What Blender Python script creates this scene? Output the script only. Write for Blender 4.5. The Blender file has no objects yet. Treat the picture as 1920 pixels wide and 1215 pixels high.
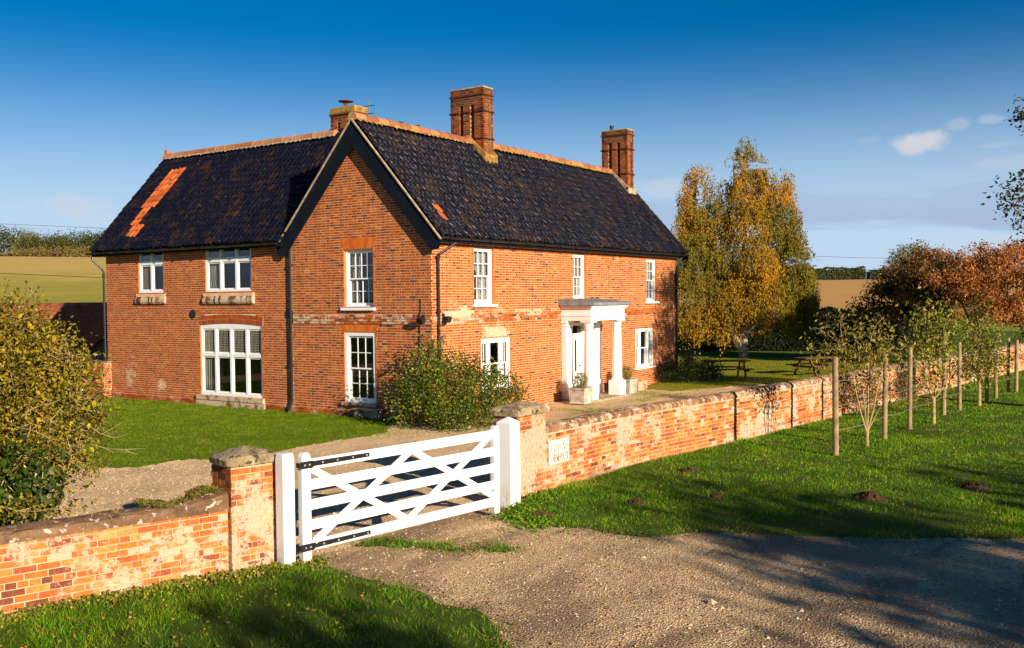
import bpy, math, random
import numpy as np
from mathutils import Vector, Matrix

rng = np.random.default_rng(11)
random.seed(11)
SC = bpy.context.scene
COL = SC.collection

# ------------------------------------------------------------------ camera
cam_data = bpy.data.cameras.new("camera")
cam_data.sensor_width = 36.0
cam_data.lens = 34.14
cam_data.clip_start = 0.1
cam_data.clip_end = 4000.0
cam = bpy.data.objects.new("camera", cam_data)
COL.objects.link(cam)
CAM_R = Vector((0.55411804, -0.83236988, -0.01065726))
CAM_U = Vector((0.02846233, 0.00614961, 0.99957595))
CAM_B = Vector((-0.83195138, -0.5541864, 0.0270988))
CAM = np.array([-20.0719, -15.8896, 3.30])
cam.matrix_world = Matrix(((CAM_R.x, CAM_U.x, CAM_B.x, CAM[0]), (CAM_R.y, CAM_U.y, CAM_B.y, CAM[1]),
                           (CAM_R.z, CAM_U.z, CAM_B.z, CAM[2]), (0, 0, 0, 1)))
SC.camera = cam

# ------------------------------------------------------------------ sun + sky
SUN_EL = math.radians(17.2)
_lh = Vector((0.36, 0.933, 0)).normalized()          # horizontal travel of the light
LIGHT = Vector((_lh.x * math.cos(SUN_EL), _lh.y * math.cos(SUN_EL), -math.sin(SUN_EL)))
sun_data = bpy.data.lights.new("sun", 'SUN')
sun_data.energy = 5.0
sun_data.angle = math.radians(0.53)
sun_data.color = (1.0, 0.86, 0.66)
sun = bpy.data.objects.new("sun", sun_data)
COL.objects.link(sun)
sun.rotation_euler = LIGHT.to_track_quat('-Z', 'Y').to_euler()
sun.location = (-20, -40, 40)

world = bpy.data.worlds.new("World")
SC.world = world
world.use_nodes = True
wn, wl = world.node_tree.nodes, world.node_tree.links
wn.clear()
w_out = wn.new('ShaderNodeOutputWorld')
w_bg = wn.new('ShaderNodeBackground')
w_bg.inputs['Strength'].default_value = 0.074
sky = wn.new('ShaderNodeTexSky')
sky.sky_type = 'NISHITA'
sky.sun_disc = False
sky.sun_elevation = SUN_EL
sky.sun_rotation = math.atan2(-_lh.x, -_lh.y)
sky.altitude = 0.0
sky.air_density = 1.0
sky.dust_density = 0.1
sky.ozone_density = 4.0


def wnode(t, **kw):
    n = wn.new(t)
    for k, v in kw.items():
        setattr(n, k, v)
    return n


def wmath(op, a, b=None, clamp=False):
    n = wnode('ShaderNodeMath', operation=op)
    n.use_clamp = clamp
    for i, x in enumerate((a, b)):
        if x is None:
            continue
        if isinstance(x, (int, float)):
            n.inputs[i].default_value = x
        else:
            wl.new(x, n.inputs[i])
    return n.outputs[0]


w_hsv = wnode('ShaderNodeHueSaturation')
w_hsv.inputs['Saturation'].default_value = 1.6
w_hsv.inputs['Value'].default_value = 0.66
w_hsv.inputs['Hue'].default_value = 0.506
wl.new(sky.outputs[0], w_hsv.inputs['Color'])
w_tc = wnode('ShaderNodeTexCoord')
w_sep = wnode('ShaderNodeSeparateXYZ')
wl.new(w_tc.outputs['Generated'], w_sep.inputs[0])
# low stratified autumn cloud: long flat streaks, thicker towards the horizon
w_map = wnode('ShaderNodeMapping')
w_map.inputs['Location'].default_value = (8.0, 1.0, 0.3)
w_map.inputs['Scale'].default_value = (2.6, 2.6, 26.0)
wl.new(w_tc.outputs['Generated'], w_map.inputs['Vector'])
w_ns = wnode('ShaderNodeTexNoise')
w_ns.inputs['Scale'].default_value = 1.0
w_ns.inputs['Detail'].default_value = 7.0
w_ns.inputs['Roughness'].default_value = 0.55
w_ns.inputs['Distortion'].default_value = 0.3
wl.new(w_map.outputs[0], w_ns.inputs['Vector'])
w_rmp = wnode('ShaderNodeMapRange')
w_rmp.interpolation_type = 'SMOOTHSTEP'
w_rmp.inputs['From Min'].default_value = 0.46
w_rmp.inputs['From Max'].default_value = 0.60
wl.new(w_ns.outputs[0], w_rmp.inputs['Value'])
w_low = wnode('ShaderNodeMapRange')
w_low.interpolation_type = 'SMOOTHSTEP'
w_low.inputs['From Min'].default_value = 0.16
w_low.inputs['From Max'].default_value = 0.03
wl.new(w_sep.outputs[2], w_low.inputs['Value'])
w_mask = wmath('MULTIPLY', wmath('MULTIPLY', w_rmp.outputs[0], w_low.outputs[0]), 0.72)

# small fair-weather puffs hanging in their own directions (direction, half width, half height)
_norm = wnode('ShaderNodeVectorMath', operation='NORMALIZE')
wl.new(w_tc.outputs['Generated'], _norm.inputs[0])
w_pn = wnode('ShaderNodeTexNoise')
w_pn.inputs['Scale'].default_value = 38.0
w_pn.inputs['Detail'].default_value = 6.0
wl.new(_norm.outputs[0], w_pn.inputs['Vector'])
PUFFS = [(0.9723, 0.1868, 0.1407, 0.0341, 0.0121, 0.95),
         (0.9758, 0.1539, 0.1555, 0.0132, 0.0082, 0.3),
         (0.9793, 0.1277, 0.157, 0.0143, 0.006, 0.35),
         (0.983, 0.1251, 0.1341, 0.0242, 0.0049, 0.2),
         (0.9865, 0.1124, 0.1189, 0.0363, 0.0082, 0.28),
         (0.9621, 0.2301, 0.1466, 0.0187, 0.0049, 0.15),
         (0.9018, 0.4181, 0.1092, 0.033, 0.0121, 0.4),
         (0.5348, 0.8403, 0.0891, 0.0467, 0.0165, 0.55),
         (0.5601, 0.8244, 0.0814, 0.033, 0.0121, 0.3),
         (0.9909, 0.0094, 0.134, 0.0495, 0.0137, 0.7),
         (0.3692, 0.9214, 0.1214, 0.0604, 0.0165, 0.6),
         (0.243, 0.9668, 0.0791, 0.0824, 0.0165, 0.5),
         (0.9859, -0.1437, 0.0854, 0.0769, 0.022, 0.6),
         (0.9928, 0.1107, 0.0453, 0.0879, 0.011, 0.35)]
w_puff = None
for (dx, dy, dz, hw, hh, amt) in PUFFS:
    d = Vector((dx, dy, dz)).normalized()
    side = Vector((d.y, -d.x, 0)).normalized()
    up = side.cross(d)
    q = []
    for ax, h in ((side, hw), (up, hh)):
        dt = wnode('ShaderNodeVectorMath', operation='DOT_PRODUCT')
        wl.new(_norm.outputs[0], dt.inputs[0])
        dt.inputs[1].default_value = ax
        q.append(wmath('POWER', wmath('ABSOLUTE', wmath('DIVIDE', dt.outputs['Value'], h)), 2.0))
    fw = wnode('ShaderNodeVectorMath', operation='DOT_PRODUCT')
    wl.new(_norm.outputs[0], fw.inputs[0])
    fw.inputs[1].default_value = d
    front = wmath('GREATER_THAN', fw.outputs['Value'], 0.5)
    rad = wmath('SQRT', wmath('ADD', q[0], q[1]))
    wob = wmath('ADD', rad, wmath('MULTIPLY', wmath('SUBTRACT', w_pn.outputs[0], 0.5), 1.6))
    m = wnode('ShaderNodeMapRange')
    m.interpolation_type = 'SMOOTHSTEP'
    m.inputs['From Min'].default_value = 1.0
    m.inputs['From Max'].default_value = 0.35
    m.inputs['To Max'].default_value = amt
    wl.new(wob, m.inputs['Value'])
    mm = wmath('MULTIPLY', m.outputs[0], front)
    w_puff = mm if w_puff is None else wmath('MAXIMUM', w_puff, mm)


def wmix(fac, a, b):
    n = wnode('ShaderNodeMix', data_type='RGBA')
    wl.new(fac, n.inputs[0])
    for s, x in ((6, a), (7, b)):
        if isinstance(x, tuple):
            n.inputs[s].default_value = (*x, 1)
        else:
            wl.new(x, n.inputs[s])
    return n.outputs[2]


# thin autumn haze pales the sky all round the horizon
w_hz = wnode('ShaderNodeMapRange')
w_hz.interpolation_type = 'SMOOTHERSTEP'
w_hz.inputs['From Min'].default_value = 0.28
w_hz.inputs['From Max'].default_value = 0.02
w_hz.inputs['To Max'].default_value = 0.92
wl.new(w_sep.outputs[2], w_hz.inputs['Value'])
w_sky = wmix(w_hz.outputs[0], w_hsv.outputs[0], (4.1, 5.4, 7.0))
w_c1 = wmix(w_mask, w_sky, (2.5, 3.1, 4.6))
w_c2 = wmix(w_puff, w_c1, (4.9, 5.1, 5.6))
wl.new(w_c2, w_bg.inputs['Color'])
wl.new(w_bg.outputs[0], w_out.inputs[0])

vs = SC.view_settings
SC.display_settings.display_device = 'sRGB'
vs.view_transform = 'Standard'
vs.look = 'None'
vs.exposure = 0.82
vs.gamma = 1.0
vs.use_curve_mapping = False
SC.cycles.max_bounces = 8
SC.cycles.transparent_max_bounces = 16
SC.cycles.caustics_reflective = False
SC.cycles.caustics_refractive = False


# ------------------------------------------------------------------ helpers: noise
def _hash2(ix, iy, seed):
    h = (ix.astype(np.int64) * 374761393 + iy.astype(np.int64) * 668265263 + seed * 1442695041) & 0xFFFFFFFF
    h = ((h ^ (h >> 13)) * 1274126177) & 0xFFFFFFFF
    return ((h ^ (h >> 16)) & 0xFFFF) / 65535.0


def vnoise(x, y, seed=0):
    x = np.asarray(x, float); y = np.asarray(y, float)
    ix, iy = np.floor(x), np.floor(y)
    fx, fy = x - ix, y - iy
    fx = fx * fx * (3 - 2 * fx); fy = fy * fy * (3 - 2 * fy)
    a = _hash2(ix, iy, seed); b = _hash2(ix + 1, iy, seed)
    c = _hash2(ix, iy + 1, seed); d = _hash2(ix + 1, iy + 1, seed)
    return (a * (1 - fx) + b * fx) * (1 - fy) + (c * (1 - fx) + d * fx) * fy


def fbm(x, y, seed=0, oct=3):
    s, a, t = 0.0, 0.5, 0.0
    for o in range(oct):
        s = s + a * vnoise(x * 2 ** o, y * 2 ** o, seed + o * 17)
        t += a; a *= 0.5
    return s / t


# ------------------------------------------------------------------ helpers: objects
WO = {}


def origin(o):
    return WO.get(o.name, np.zeros(3)) if o is not None else np.zeros(3)


def thing(name, label, cat, loc=(0, 0, 0), group=None):
    o = bpy.data.objects.new(name, None)
    o.empty_display_size = 0.2
    COL.objects.link(o)
    o.location = loc
    WO[o.name] = np.array(loc, float)
    o['label'] = label
    o['category'] = cat
    if group:
        o['group'] = group
    return o


def tag(o, label=None, cat=None, group=None, kind=None):
    if label: o['label'] = label
    if cat: o['category'] = cat
    if group: o['group'] = group
    if kind: o['kind'] = kind
    return o


def link_obj(name, me, parent=None, at=None):
    o = bpy.data.objects.new(name, me)
    COL.objects.link(o)
    if parent is not None:
        o.parent = parent
        WO[o.name] = origin(parent)
    return o


def mk(name, V, F, mat, parent=None, attrs=None, smooth=False, kind=None, loc=None):
    """V (N,3) world coordinates; F (M,k) array or list of (M,k) arrays / list of tuples."""
    V = np.asarray(V, float)
    off = np.array(loc, float) if loc is not None else origin(parent)
    me = bpy.data.meshes.new(name)
    Vl = (V - off).astype(np.float32)
    if isinstance(F, np.ndarray):
        F = [F]
    if len(F) and not isinstance(F[0], np.ndarray):
        lens = np.array([len(f) for f in F], np.int32)
        idx = np.fromiter((i for f in F for i in f), np.int32)
    else:
        lens = np.concatenate([np.full(len(f), f.shape[1], np.int32) for f in F])
        idx = np.concatenate([f.ravel() for f in F]).astype(np.int32)
    me.vertices.add(len(Vl))
    me.vertices.foreach_set('co', Vl.ravel())
    me.loops.add(len(idx))
    me.loops.foreach_set('vertex_index', idx)
    st = np.zeros(len(lens), np.int32)
    st[1:] = np.cumsum(lens)[:-1]
    me.polygons.add(len(lens))
    me.polygons.foreach_set('loop_start', st)
    me.polygons.foreach_set('loop_total', lens)
    me.polygons.foreach_set('use_smooth', smooth if isinstance(smooth, np.ndarray) else np.full(len(lens), bool(smooth)))
    me.update(calc_edges=True)
    for k, a in (attrs or {}).items():
        at = me.attributes.new(k, 'FLOAT', 'FACE')
        at.data.foreach_set('value', np.asarray(a, np.float32))
    if mat is not None:
        me.materials.append(mat)
    o = link_obj(name, me, parent)
    if parent is None and loc is not None:
        o.location = loc
        WO[o.name] = off
    if kind:
        o['kind'] = kind
    o.color = (0, 0, 0, 1)
    return o


class Geo:
    def __init__(s):
        s.v, s.f, s.a = [], [], []

    def add(s, verts, faces, rnd=None):
        b = len(s.v)
        s.v.extend([tuple(p) for p in verts])
        s.f.extend([tuple(i + b for i in f) for f in faces])
        s.a.extend([random.random() if rnd is None else rnd] * len(faces))

    def hexa(s, c8, rnd=None):
        s.add(c8, [(0, 3, 2, 1), (4, 5, 6, 7), (0, 1, 5, 4), (1, 2, 6, 5), (2, 3, 7, 6), (3, 0, 4, 7)], rnd)

    def box(s, a, b, rnd=None):
        (x0, y0, z0), (x1, y1, z1) = a, b
        s.hexa([(x0, y0, z0), (x1, y0, z0), (x1, y1, z0), (x0, y1, z0),
                (x0, y0, z1), (x1, y0, z1), (x1, y1, z1), (x0, y1, z1)], rnd)

    def obox(s, c, ax, half, rnd=None):
        c = np.array(c, float); ax = [np.array(a, float) for a in ax]
        P = []
        for dz in (-1, 1):
            for dx, dy in ((-1, -1), (1, -1), (1, 1), (-1, 1)):
                P.append(c + ax[0] * half[0] * dx + ax[1] * half[1] * dy + ax[2] * half[2] * dz)
        s.hexa(P, rnd)

    def beam(s, p0, p1, w, t, up=(0, 0, 1), rnd=None):
        """rectangular bar from p0 to p1, w across (in the plane of up), t thick"""
        p0, p1 = np.array(p0, float), np.array(p1, float)
        d = p1 - p0; L = np.linalg.norm(d); d /= L
        u = np.array(up, float); u = u - d * (u @ d)
        if np.linalg.norm(u) < 1e-6:
            u = np.array((1.0, 0, 0))
        u /= np.linalg.norm(u)
        n = np.cross(d, u)
        s.obox((p0 + p1) / 2, (d, n, u), (L / 2, t / 2, w / 2), rnd)

    def tube(s, pts, rad, n=6, cap=True, rnd=None):
        pts = [np.array(p, float) for p in pts]
        if np.isscalar(rad):
            rad = [rad] * len(pts)
        rings = []
        for i, p in enumerate(pts):
            a = pts[max(i - 1, 0)]; b = pts[min(i + 1, len(pts) - 1)]
            d = b - a
            if np.linalg.norm(d) < 1e-7: d = np.array((0, 0, 1.0))
            d = d / np.linalg.norm(d)
            ref = np.array((0, 0, 1.0)) if abs(d[2]) < 0.9 else np.array((1.0, 0, 0))
            u = np.cross(ref, d); u /= np.linalg.norm(u)
            w = np.cross(d, u)
            rings.append([p + rad[i] * (math.cos(k * 2 * math.pi / n) * u + math.sin(k * 2 * math.pi / n) * w) for k in range(n)])
        V = [q for r in rings for q in r]
        Fc = []
        for i in range(len(pts) - 1):
            for k in range(n):
                k2 = (k + 1) % n
                Fc.append((i * n + k, i * n + k2, (i + 1) * n + k2, (i + 1) * n + k))
        if cap:
            Fc.append(tuple(range(n))[::-1])
            Fc.append(tuple((len(pts) - 1) * n + k for k in range(n)))
        s.add(V, Fc, rnd)

    def lathe(s, c, prof, n=20, rnd=None, square=False):
        """profile [(r,z)...] about the vertical through c"""
        V, Fc = [], []
        for (r, z) in prof:
            for k in range(n):
                a = 2 * math.pi * (k + 0.5) / n
                V.append((c[0] + r * math.cos(a), c[1] + r * math.sin(a), c[2] + z))
        for i in range(len(prof) - 1):
            for k in range(n):
                k2 = (k + 1) % n
                Fc.append((i * n + k, i * n + k2, (i + 1) * n + k2, (i + 1) * n + k))
        Fc.append(tuple(range(n))[::-1])
        Fc.append(tuple((len(prof) - 1) * n + k for k in range(n)))
        s.add(V, Fc, rnd)

    def prism(s, poly, vec, rnd=None):
        """planar polygon (3d points) swept by vec"""
        n = len(poly); vec = np.array(vec, float)
        P = [np.array(p, float) for p in poly]
        V = P + [p + vec for p in P]
        s.add(V, [tuple(range(n))[::-1], tuple(range(n, 2 * n))] +
              [(i, (i + 1) % n, n + (i + 1) % n, n + i) for i in range(n)], rnd)

    def build(s, name, mat, parent=None, smooth=False, kind=None, loc=None, plain=False):
        if plain: s.a = [0.0] * len(s.a)      # the piece's colour comes from the object alone
        return mk(name, s.v, s.f, mat, parent, {'rnd': s.a}, smooth, kind, loc)


def bevel(o, w=0.006, seg=2):
    m = o.modifiers.new('bevel', 'BEVEL')
    m.width = w; m.segments = seg; m.limit_method = 'ANGLE'
    return o


def recalc(o):
    import bmesh
    bm = bmesh.new(); bm.from_mesh(o.data)
    bmesh.ops.recalc_face_normals(bm, faces=bm.faces[:])
    bm.to_mesh(o.data); bm.free()
    return o


class Fr:
    """frame of a wall: O origin, U along, N outward, Z up"""
    def __init__(s, O, U, N):
        s.O = np.array(O, float); s.U = np.array(U, float); s.N = np.array(N, float)
        s.Z = np.array((0, 0, 1.0))

    def p(s, u, z, n=0.0):
        return s.O + s.U * u + s.Z * z + s.N * n

    def box(s, g, u0, u1, z0, z1, n0, n1, rnd=None):
        g.hexa([s.p(u0, z0, n0), s.p(u1, z0, n0), s.p(u1, z0, n1), s.p(u0, z0, n1),
                s.p(u0, z1, n0), s.p(u1, z1, n0), s.p(u1, z1, n1), s.p(u0, z1, n1)], rnd)


# ------------------------------------------------------------------ helpers: materials
class M:
    def __init__(s, name, rough=0.8, spec=0.3):
        s.m = bpy.data.materials.new(name)
        s.m.use_nodes = True
        s.n, s.l = s.m.node_tree.nodes, s.m.node_tree.links
        s.b = s.n['Principled BSDF']
        s.out = s.n['Material Output']
        s.b.inputs['Roughness'].default_value = rough
        s.b.inputs['Specular IOR Level'].default_value = spec

    def _set(s, sock, x):
        if x is None: return
        if hasattr(x, 'is_output') or isinstance(x, bpy.types.NodeSocket):
            s.l.new(x, sock)
        elif isinstance(x, tuple) and len(x) == 3 and sock.type == 'RGBA':
            sock.default_value = (*x, 1)
        else:
            sock.default_value = x

    def pos(s):
        return s.n.new('ShaderNodeNewGeometry').outputs['Position']

    def mapping(s, scale, vec=None, loc=(0, 0, 0), rot=(0, 0, 0)):
        m = s.n.new('ShaderNodeMapping')
        m.inputs['Scale'].default_value = scale
        m.inputs['Location'].default_value = loc
        m.inputs['Rotation'].default_value = rot
        s.l.new(vec if vec is not None else s.pos(), m.inputs['Vector'])
        return m.outputs[0]

    def noise(s, scale, detail=4, rough=0.55, vec=None, dist=0.0):
        n = s.n.new('ShaderNodeTexNoise')
        n.inputs['Scale'].default_value = scale
        n.inputs['Detail'].default_value = detail
        n.inputs['Roughness'].default_value = rough
        n.inputs['Distortion'].default_value = dist
        s.l.new(vec if vec is not None else s.pos(), n.inputs['Vector'])
        return n.outputs[0]

    def voro(s, scale, vec=None, feature='F1', out=0):
        n = s.n.new('ShaderNodeTexVoronoi')
        n.feature = feature
        n.inputs['Scale'].default_value = scale
        s.l.new(vec if vec is not None else s.pos(), n.inputs['Vector'])
        return n.outputs[out]

    def attr(s, name):
        n = s.n.new('ShaderNodeAttribute')
        n.attribute_name = name
        return n.outputs['Fac']

    def objcol(s):
        n = s.n.new('ShaderNodeObjectInfo')
        q = s.n.new('ShaderNodeSeparateColor')
        s.l.new(n.outputs['Color'], q.inputs[0])
        return q.outputs

    def objrnd(s):
        return s.n.new('ShaderNodeObjectInfo').outputs['Random']

    def math(s, op, a, b=None, c=None, clamp=False):
        n = s.n.new('ShaderNodeMath')
        n.operation = op; n.use_clamp = clamp
        for i, x in enumerate((a, b, c)):
            s._set(n.inputs[i], x)
        return n.outputs[0]

    def step(s, x, lo, hi, a=0.0, b=1.0):
        n = s.n.new('ShaderNodeMapRange')
        n.interpolation_type = 'SMOOTHSTEP'
        s.l.new(x, n.inputs['Value'])
        n.inputs['From Min'].default_value = lo
        n.inputs['From Max'].default_value = hi
        n.inputs['To Min'].default_value = a
        n.inputs['To Max'].default_value = b
        return n.outputs[0]

    def ramp(s, x, stops, interp='LINEAR'):
        n = s.n.new('ShaderNodeValToRGB')
        cr = n.color_ramp
        cr.interpolation = interp
        while len(cr.elements) < len(stops):
            cr.elements.new(0.5)
        for e, (p, c) in zip(cr.elements, stops):
            e.position = p
            e.color = (*c, 1)
        s.l.new(x, n.inputs[0])
        return n.outputs[0]

    def mix(s, fac, a, b, mode='MIX'):
        n = s.n.new('ShaderNodeMix')
        n.data_type = 'RGBA'; n.blend_type = mode
        s._set(n.inputs[0], fac)
        s._set(n.inputs[6], a)
        s._set(n.inputs[7], b)
        return n.outputs[2]

    def scale(s, col, fac):
        return s.mix(1.0, col, s.gray(fac), 'MULTIPLY')

    def gray(s, v):
        n = s.n.new('ShaderNodeCombineColor')
        for i in range(3):
            s._set(n.inputs[i], v)
        return n.outputs[0]

    def bump(s, h, strength=0.4, dist=0.01):
        n = s.n.new('ShaderNodeBump')
        n.inputs['Strength'].default_value = strength
        n.inputs['Distance'].default_value = dist
        s.l.new(h, n.inputs['Height'])
        s.l.new(n.outputs[0], s.b.inputs['Normal'])

    def color(s, c):
        s._set(s.b.inputs['Base Color'], c)
        return s

    def rough(s, r):
        s._set(s.b.inputs['Roughness'], r)
        return s


def simple(name, col, rough=0.7, spec=0.3, nscale=6.0, namt=0.18, bump=0.0, bscale=40.0):
    m = M(name, rough, spec)
    f = m.step(m.noise(nscale, 5), 0.25, 0.75, 1 - namt, 1 + namt)
    m.color(m.scale(col if not isinstance(col, tuple) else m.mix(0.0, col, col), f))
    if bump:
        m.bump(m.noise(bscale, 5), bump, 0.01)
    return m.m


def leaf_mat(name, stops, trans=0.35, rough=0.55, spec=0.25, patch=1.3, patch_amt=0.35, tint=None):
    """leaves: colour from the leaf's own number, drifting through the crown; some light passes through"""
    m = M(name, rough, spec)
    r = m.math('FRACT', m.math('ADD', m.attr('rnd'), m.objcol()[0]))
    drift = m.math('MULTIPLY', m.math('SUBTRACT', m.noise(patch, 2), 0.5), patch_amt * 2)
    f = m.math('ADD', m.math('MULTIPLY', r, 0.75), m.math('ADD', drift, 0.125), clamp=True)
    c = m.ramp(f, stops)
    if tint is not None:
        c = m.mix(m.step(m.noise(tint[0], 3), tint[1], tint[2]), c, tint[3])
    m.color(c)
    t = m.n.new('ShaderNodeBsdfTranslucent')
    m.l.new(c, t.inputs[0])
    mx = m.n.new('ShaderNodeMixShader')
    mx.inputs[0].default_value = trans
    m.l.new(m.b.outputs[0], mx.inputs[1])
    m.l.new(t.outputs[0], mx.inputs[2])
    m.l.new(mx.outputs[0], m.out.inputs[0])
    return m.m


def brick_material(name, stops, lime_col, lime_noise=(1.1, 0.62, 0.72), grime=0.25, fine=0.35, bmp=0.5, lime_amt=0.9, soft=9.0, mid=9.0):
    m = M(name, 0.88, 0.2)
    oc = m.objcol()
    r = m.math('ADD', m.attr('rnd'), oc[0], clamp=True)
    lime = m.math('ADD', m.attr('lime'), oc[1], clamp=True)
    c = m.ramp(r, stops)
    n1 = m.noise(soft, 5, 0.65)
    n2 = m.noise(70.0, 4, 0.7)
    c = m.scale(c, m.math('MULTIPLY', m.step(n1, 0.2, 0.8, 1 - grime, 1 + grime), m.step(n2, 0.2, 0.8, 1 - fine, 1 + fine)))
    lowf = m.noise(lime_noise[0], 3, 0.6)
    midf = m.noise(mid, 7, 0.78, dist=0.8)
    comb = m.math('ADD', m.math('MULTIPLY', lowf, 0.55), m.math('MULTIPLY', midf, 0.45))
    comb = m.math('ADD', comb, m.math('MULTIPLY', lime, 0.30))
    f = m.math('MULTIPLY', m.step(comb, lime_noise[1], lime_noise[2]), lime_amt)
    lc = m.scale(m.mix(0.0, lime_col, lime_col), m.step(n2, 0.2, 0.8, 0.75, 1.15))
    m.color(m.mix(f, c, lc))
    m.bump(m.math('ADD', n2, m.math('MULTIPLY', n1, 0.6)), bmp, 0.006)
    return m.m

# ------------------------------------------------------------------ materials
BRICK = brick_material("house_brick",
    [(0.0, (0.055, 0.035, 0.035)), (0.035, (0.085, 0.04, 0.03)), (0.06, (0.22, 0.05, 0.016)), (0.3, (0.29, 0.056, 0.010)),
     (0.6, (0.38, 0.082, 0.013)), (0.85, (0.47, 0.120, 0.018)), (1.0, (0.54, 0.165, 0.03))],
    (0.60, 0.46, 0.32), lime_noise=(0.9, 0.65, 0.76), grime=0.25, fine=0.30)
MORTAR = simple("lime_mortar", (0.66, 0.43, 0.24), 0.95, 0.1, 3.0, 0.2, 0.4, 60)
REVEAL = simple("brick_reveal", (0.55, 0.17, 0.045), 0.9, 0.1, 5.0, 0.25, 0.4, 50)
RUBBED = brick_material("rubbed_brick", [(0.0, (0.48, 0.095, 0.016)), (0.5, (0.55, 0.125, 0.018)), (1.0, (0.62, 0.17, 0.03))],
    (0.6, 0.45, 0.3), lime_noise=(0.9, 0.9, 0.99), grime=0.12, fine=0.15, bmp=0.25)
OLDBRICK = brick_material("old_wall_brick",
    [(0.0, (0.18, 0.05, 0.025)), (0.2, (0.34, 0.08, 0.024)), (0.45, (0.45, 0.125, 0.026)), (0.75, (0.52, 0.18, 0.034)), (1.0, (0.56, 0.25, 0.07))],
    (0.52, 0.41, 0.29), lime_noise=(1.6, 0.525, 0.575), grime=0.3, mid=15.0, fine=0.35, bmp=0.8, lime_amt=0.85)
OLDMORTAR = simple("old_wall_mortar", (0.50, 0.37, 0.24), 0.95, 0.1, 4.0, 0.25, 0.7, 45)
CHIMBRICK = brick_material("chimney_brick",
    [(0.0, (0.05, 0.022, 0.015)), (0.3, (0.16, 0.042, 0.014)), (0.7, (0.27, 0.066, 0.016)), (1.0, (0.36, 0.11, 0.028))],
    (0.5, 0.38, 0.25), lime_noise=(1.6, 0.70, 0.84), grime=0.4, fine=0.4)


def lichen(m, base, scale, lo, hi, col, amt=0.9):
    f = m.math('MULTIPLY', m.step(m.noise(scale, 6, 0.65), lo, hi), amt)
    return m.mix(f, base, col)


_m = M("glazed_pantile", 0.40, 0.10)
_r = _m.math('ADD', _m.attr('rnd'), _m.objcol()[0], clamp=True)
_c = _m.ramp(_r, [(0.0, (0.003, 0.004, 0.012)), (0.55, (0.005, 0.006, 0.016)), (0.85, (0.009, 0.007, 0.009)), (0.95, (0.024, 0.012, 0.010)), (1.0, (0.07, 0.03, 0.016))])
_c = lichen(_m, _c, 1.6, 0.52, 0.66, (0.032, 0.017, 0.012), 0.7)
_c = lichen(_m, _c, 6.0, 0.60, 0.72, (0.075, 0.036, 0.018), 0.6)
_c = _m.mix(_m.math('MULTIPLY', _m.attr('edge'), _m.step(_m.noise(4.0, 4, 0.7), 0.40, 0.62, 0.05, 0.95)), _c, (0.27, 0.155, 0.08))
_c = lichen(_m, _c, 22.0, 0.655, 0.70, (0.42, 0.28, 0.17), 0.8)
_m.color(_c)
_m.rough(_m.step(_m.noise(9.0, 4), 0.3, 0.7, 0.25, 0.6))
_m.bump(_m.noise(35.0, 4), 0.25, 0.006)
PANTILE = _m.m
_m = M("new_orange_pantile", 0.8, 0.2)
_c = _m.ramp(_m.objrnd(), [(0, (0.28, 0.06, 0.018)), (0.5, (0.42, 0.095, 0.022)), (1, (0.50, 0.13, 0.032))])
_c = lichen(_m, _c, 7.0, 0.58, 0.70, (0.14, 0.06, 0.03), 0.6)
_m.color(_c); _m.bump(_m.noise(30, 4), 0.3, 0.006)
NEWTILE = _m.m
_m = M("ridge_terracotta", 0.85, 0.2)
_c = _m.ramp(_m.math('ADD', _m.attr('rnd'), _m.objcol()[0], clamp=True), [(0, (0.25, 0.085, 0.045)), (0.5, (0.36, 0.14, 0.065)), (1, (0.44, 0.21, 0.10))])
_c = lichen(_m, _c, 5.0, 0.55, 0.68, (0.42, 0.25, 0.12), 0.7)
_c = lichen(_m, _c, 3.0, 0.62, 0.72, (0.55, 0.33, 0.03), 0.8)
_m.color(_c); _m.bump(_m.noise(40, 4), 0.4, 0.006)
RIDGE = _m.m
_m = M("yellow_lichen_mortar", 0.9, 0.1)
_m.color(_m.ramp(_m.noise(6.0, 5), [(0.35, (0.16, 0.10, 0.05)), (0.55, (0.36, 0.20, 0.035)), (0.75, (0.50, 0.29, 0.03))]))
_m.bump(_m.noise(30, 5), 0.6, 0.01)
LICHEN = _m.m
_m = M("white_paint", 0.45, 0.4)
_c = _m.scale(_m.mix(0.0, (0.80, 0.79, 0.77), (1, 1, 1)), _m.step(_m.noise(3.0, 6, 0.6), 0.2, 0.8, 0.93, 1.03))
_c = _m.mix(_m.math('MULTIPLY', _m.step(_m.noise(9.0, 6, 0.7), 0.64, 0.80), 0.35), _c, (0.45, 0.38, 0.30))
_m.color(_c); _m.bump(_m.noise(50, 3), 0.08, 0.003)
WHITE = _m.m
_m = M("gate_white", 0.55, 0.35)
_c = _m.scale(_m.mix(0.0, (0.82, 0.80, 0.77), (1, 1, 1)), _m.step(_m.noise(2.0, 5, 0.6), 0.2, 0.8, 0.92, 1.03))
_c = _m.mix(_m.math('MULTIPLY', _m.step(_m.noise(5.0, 6, 0.75), 0.62, 0.80), 0.5), _c, (0.42, 0.38, 0.27))
_sp = _m.n.new('ShaderNodeSeparateXYZ'); _m.l.new(_m.pos(), _sp.inputs[0])
_low = _m.step(_sp.outputs[2], 0.45, 0.0)
_c = _m.mix(_m.math('MULTIPLY', _m.math('MULTIPLY', _low, _m.step(_m.noise(14.0, 5, 0.7), 0.35, 0.6)), 0.55), _c, (0.30, 0.24, 0.14))
_c = _m.mix(_m.math('MULTIPLY', _m.step(_m.noise(3.2, 6, 0.7, vec=_m.mapping((1, 1, 0.5), loc=(3, 1, 0))), 0.56, 0.75), 0.35), _c, (0.40, 0.42, 0.28))
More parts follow.
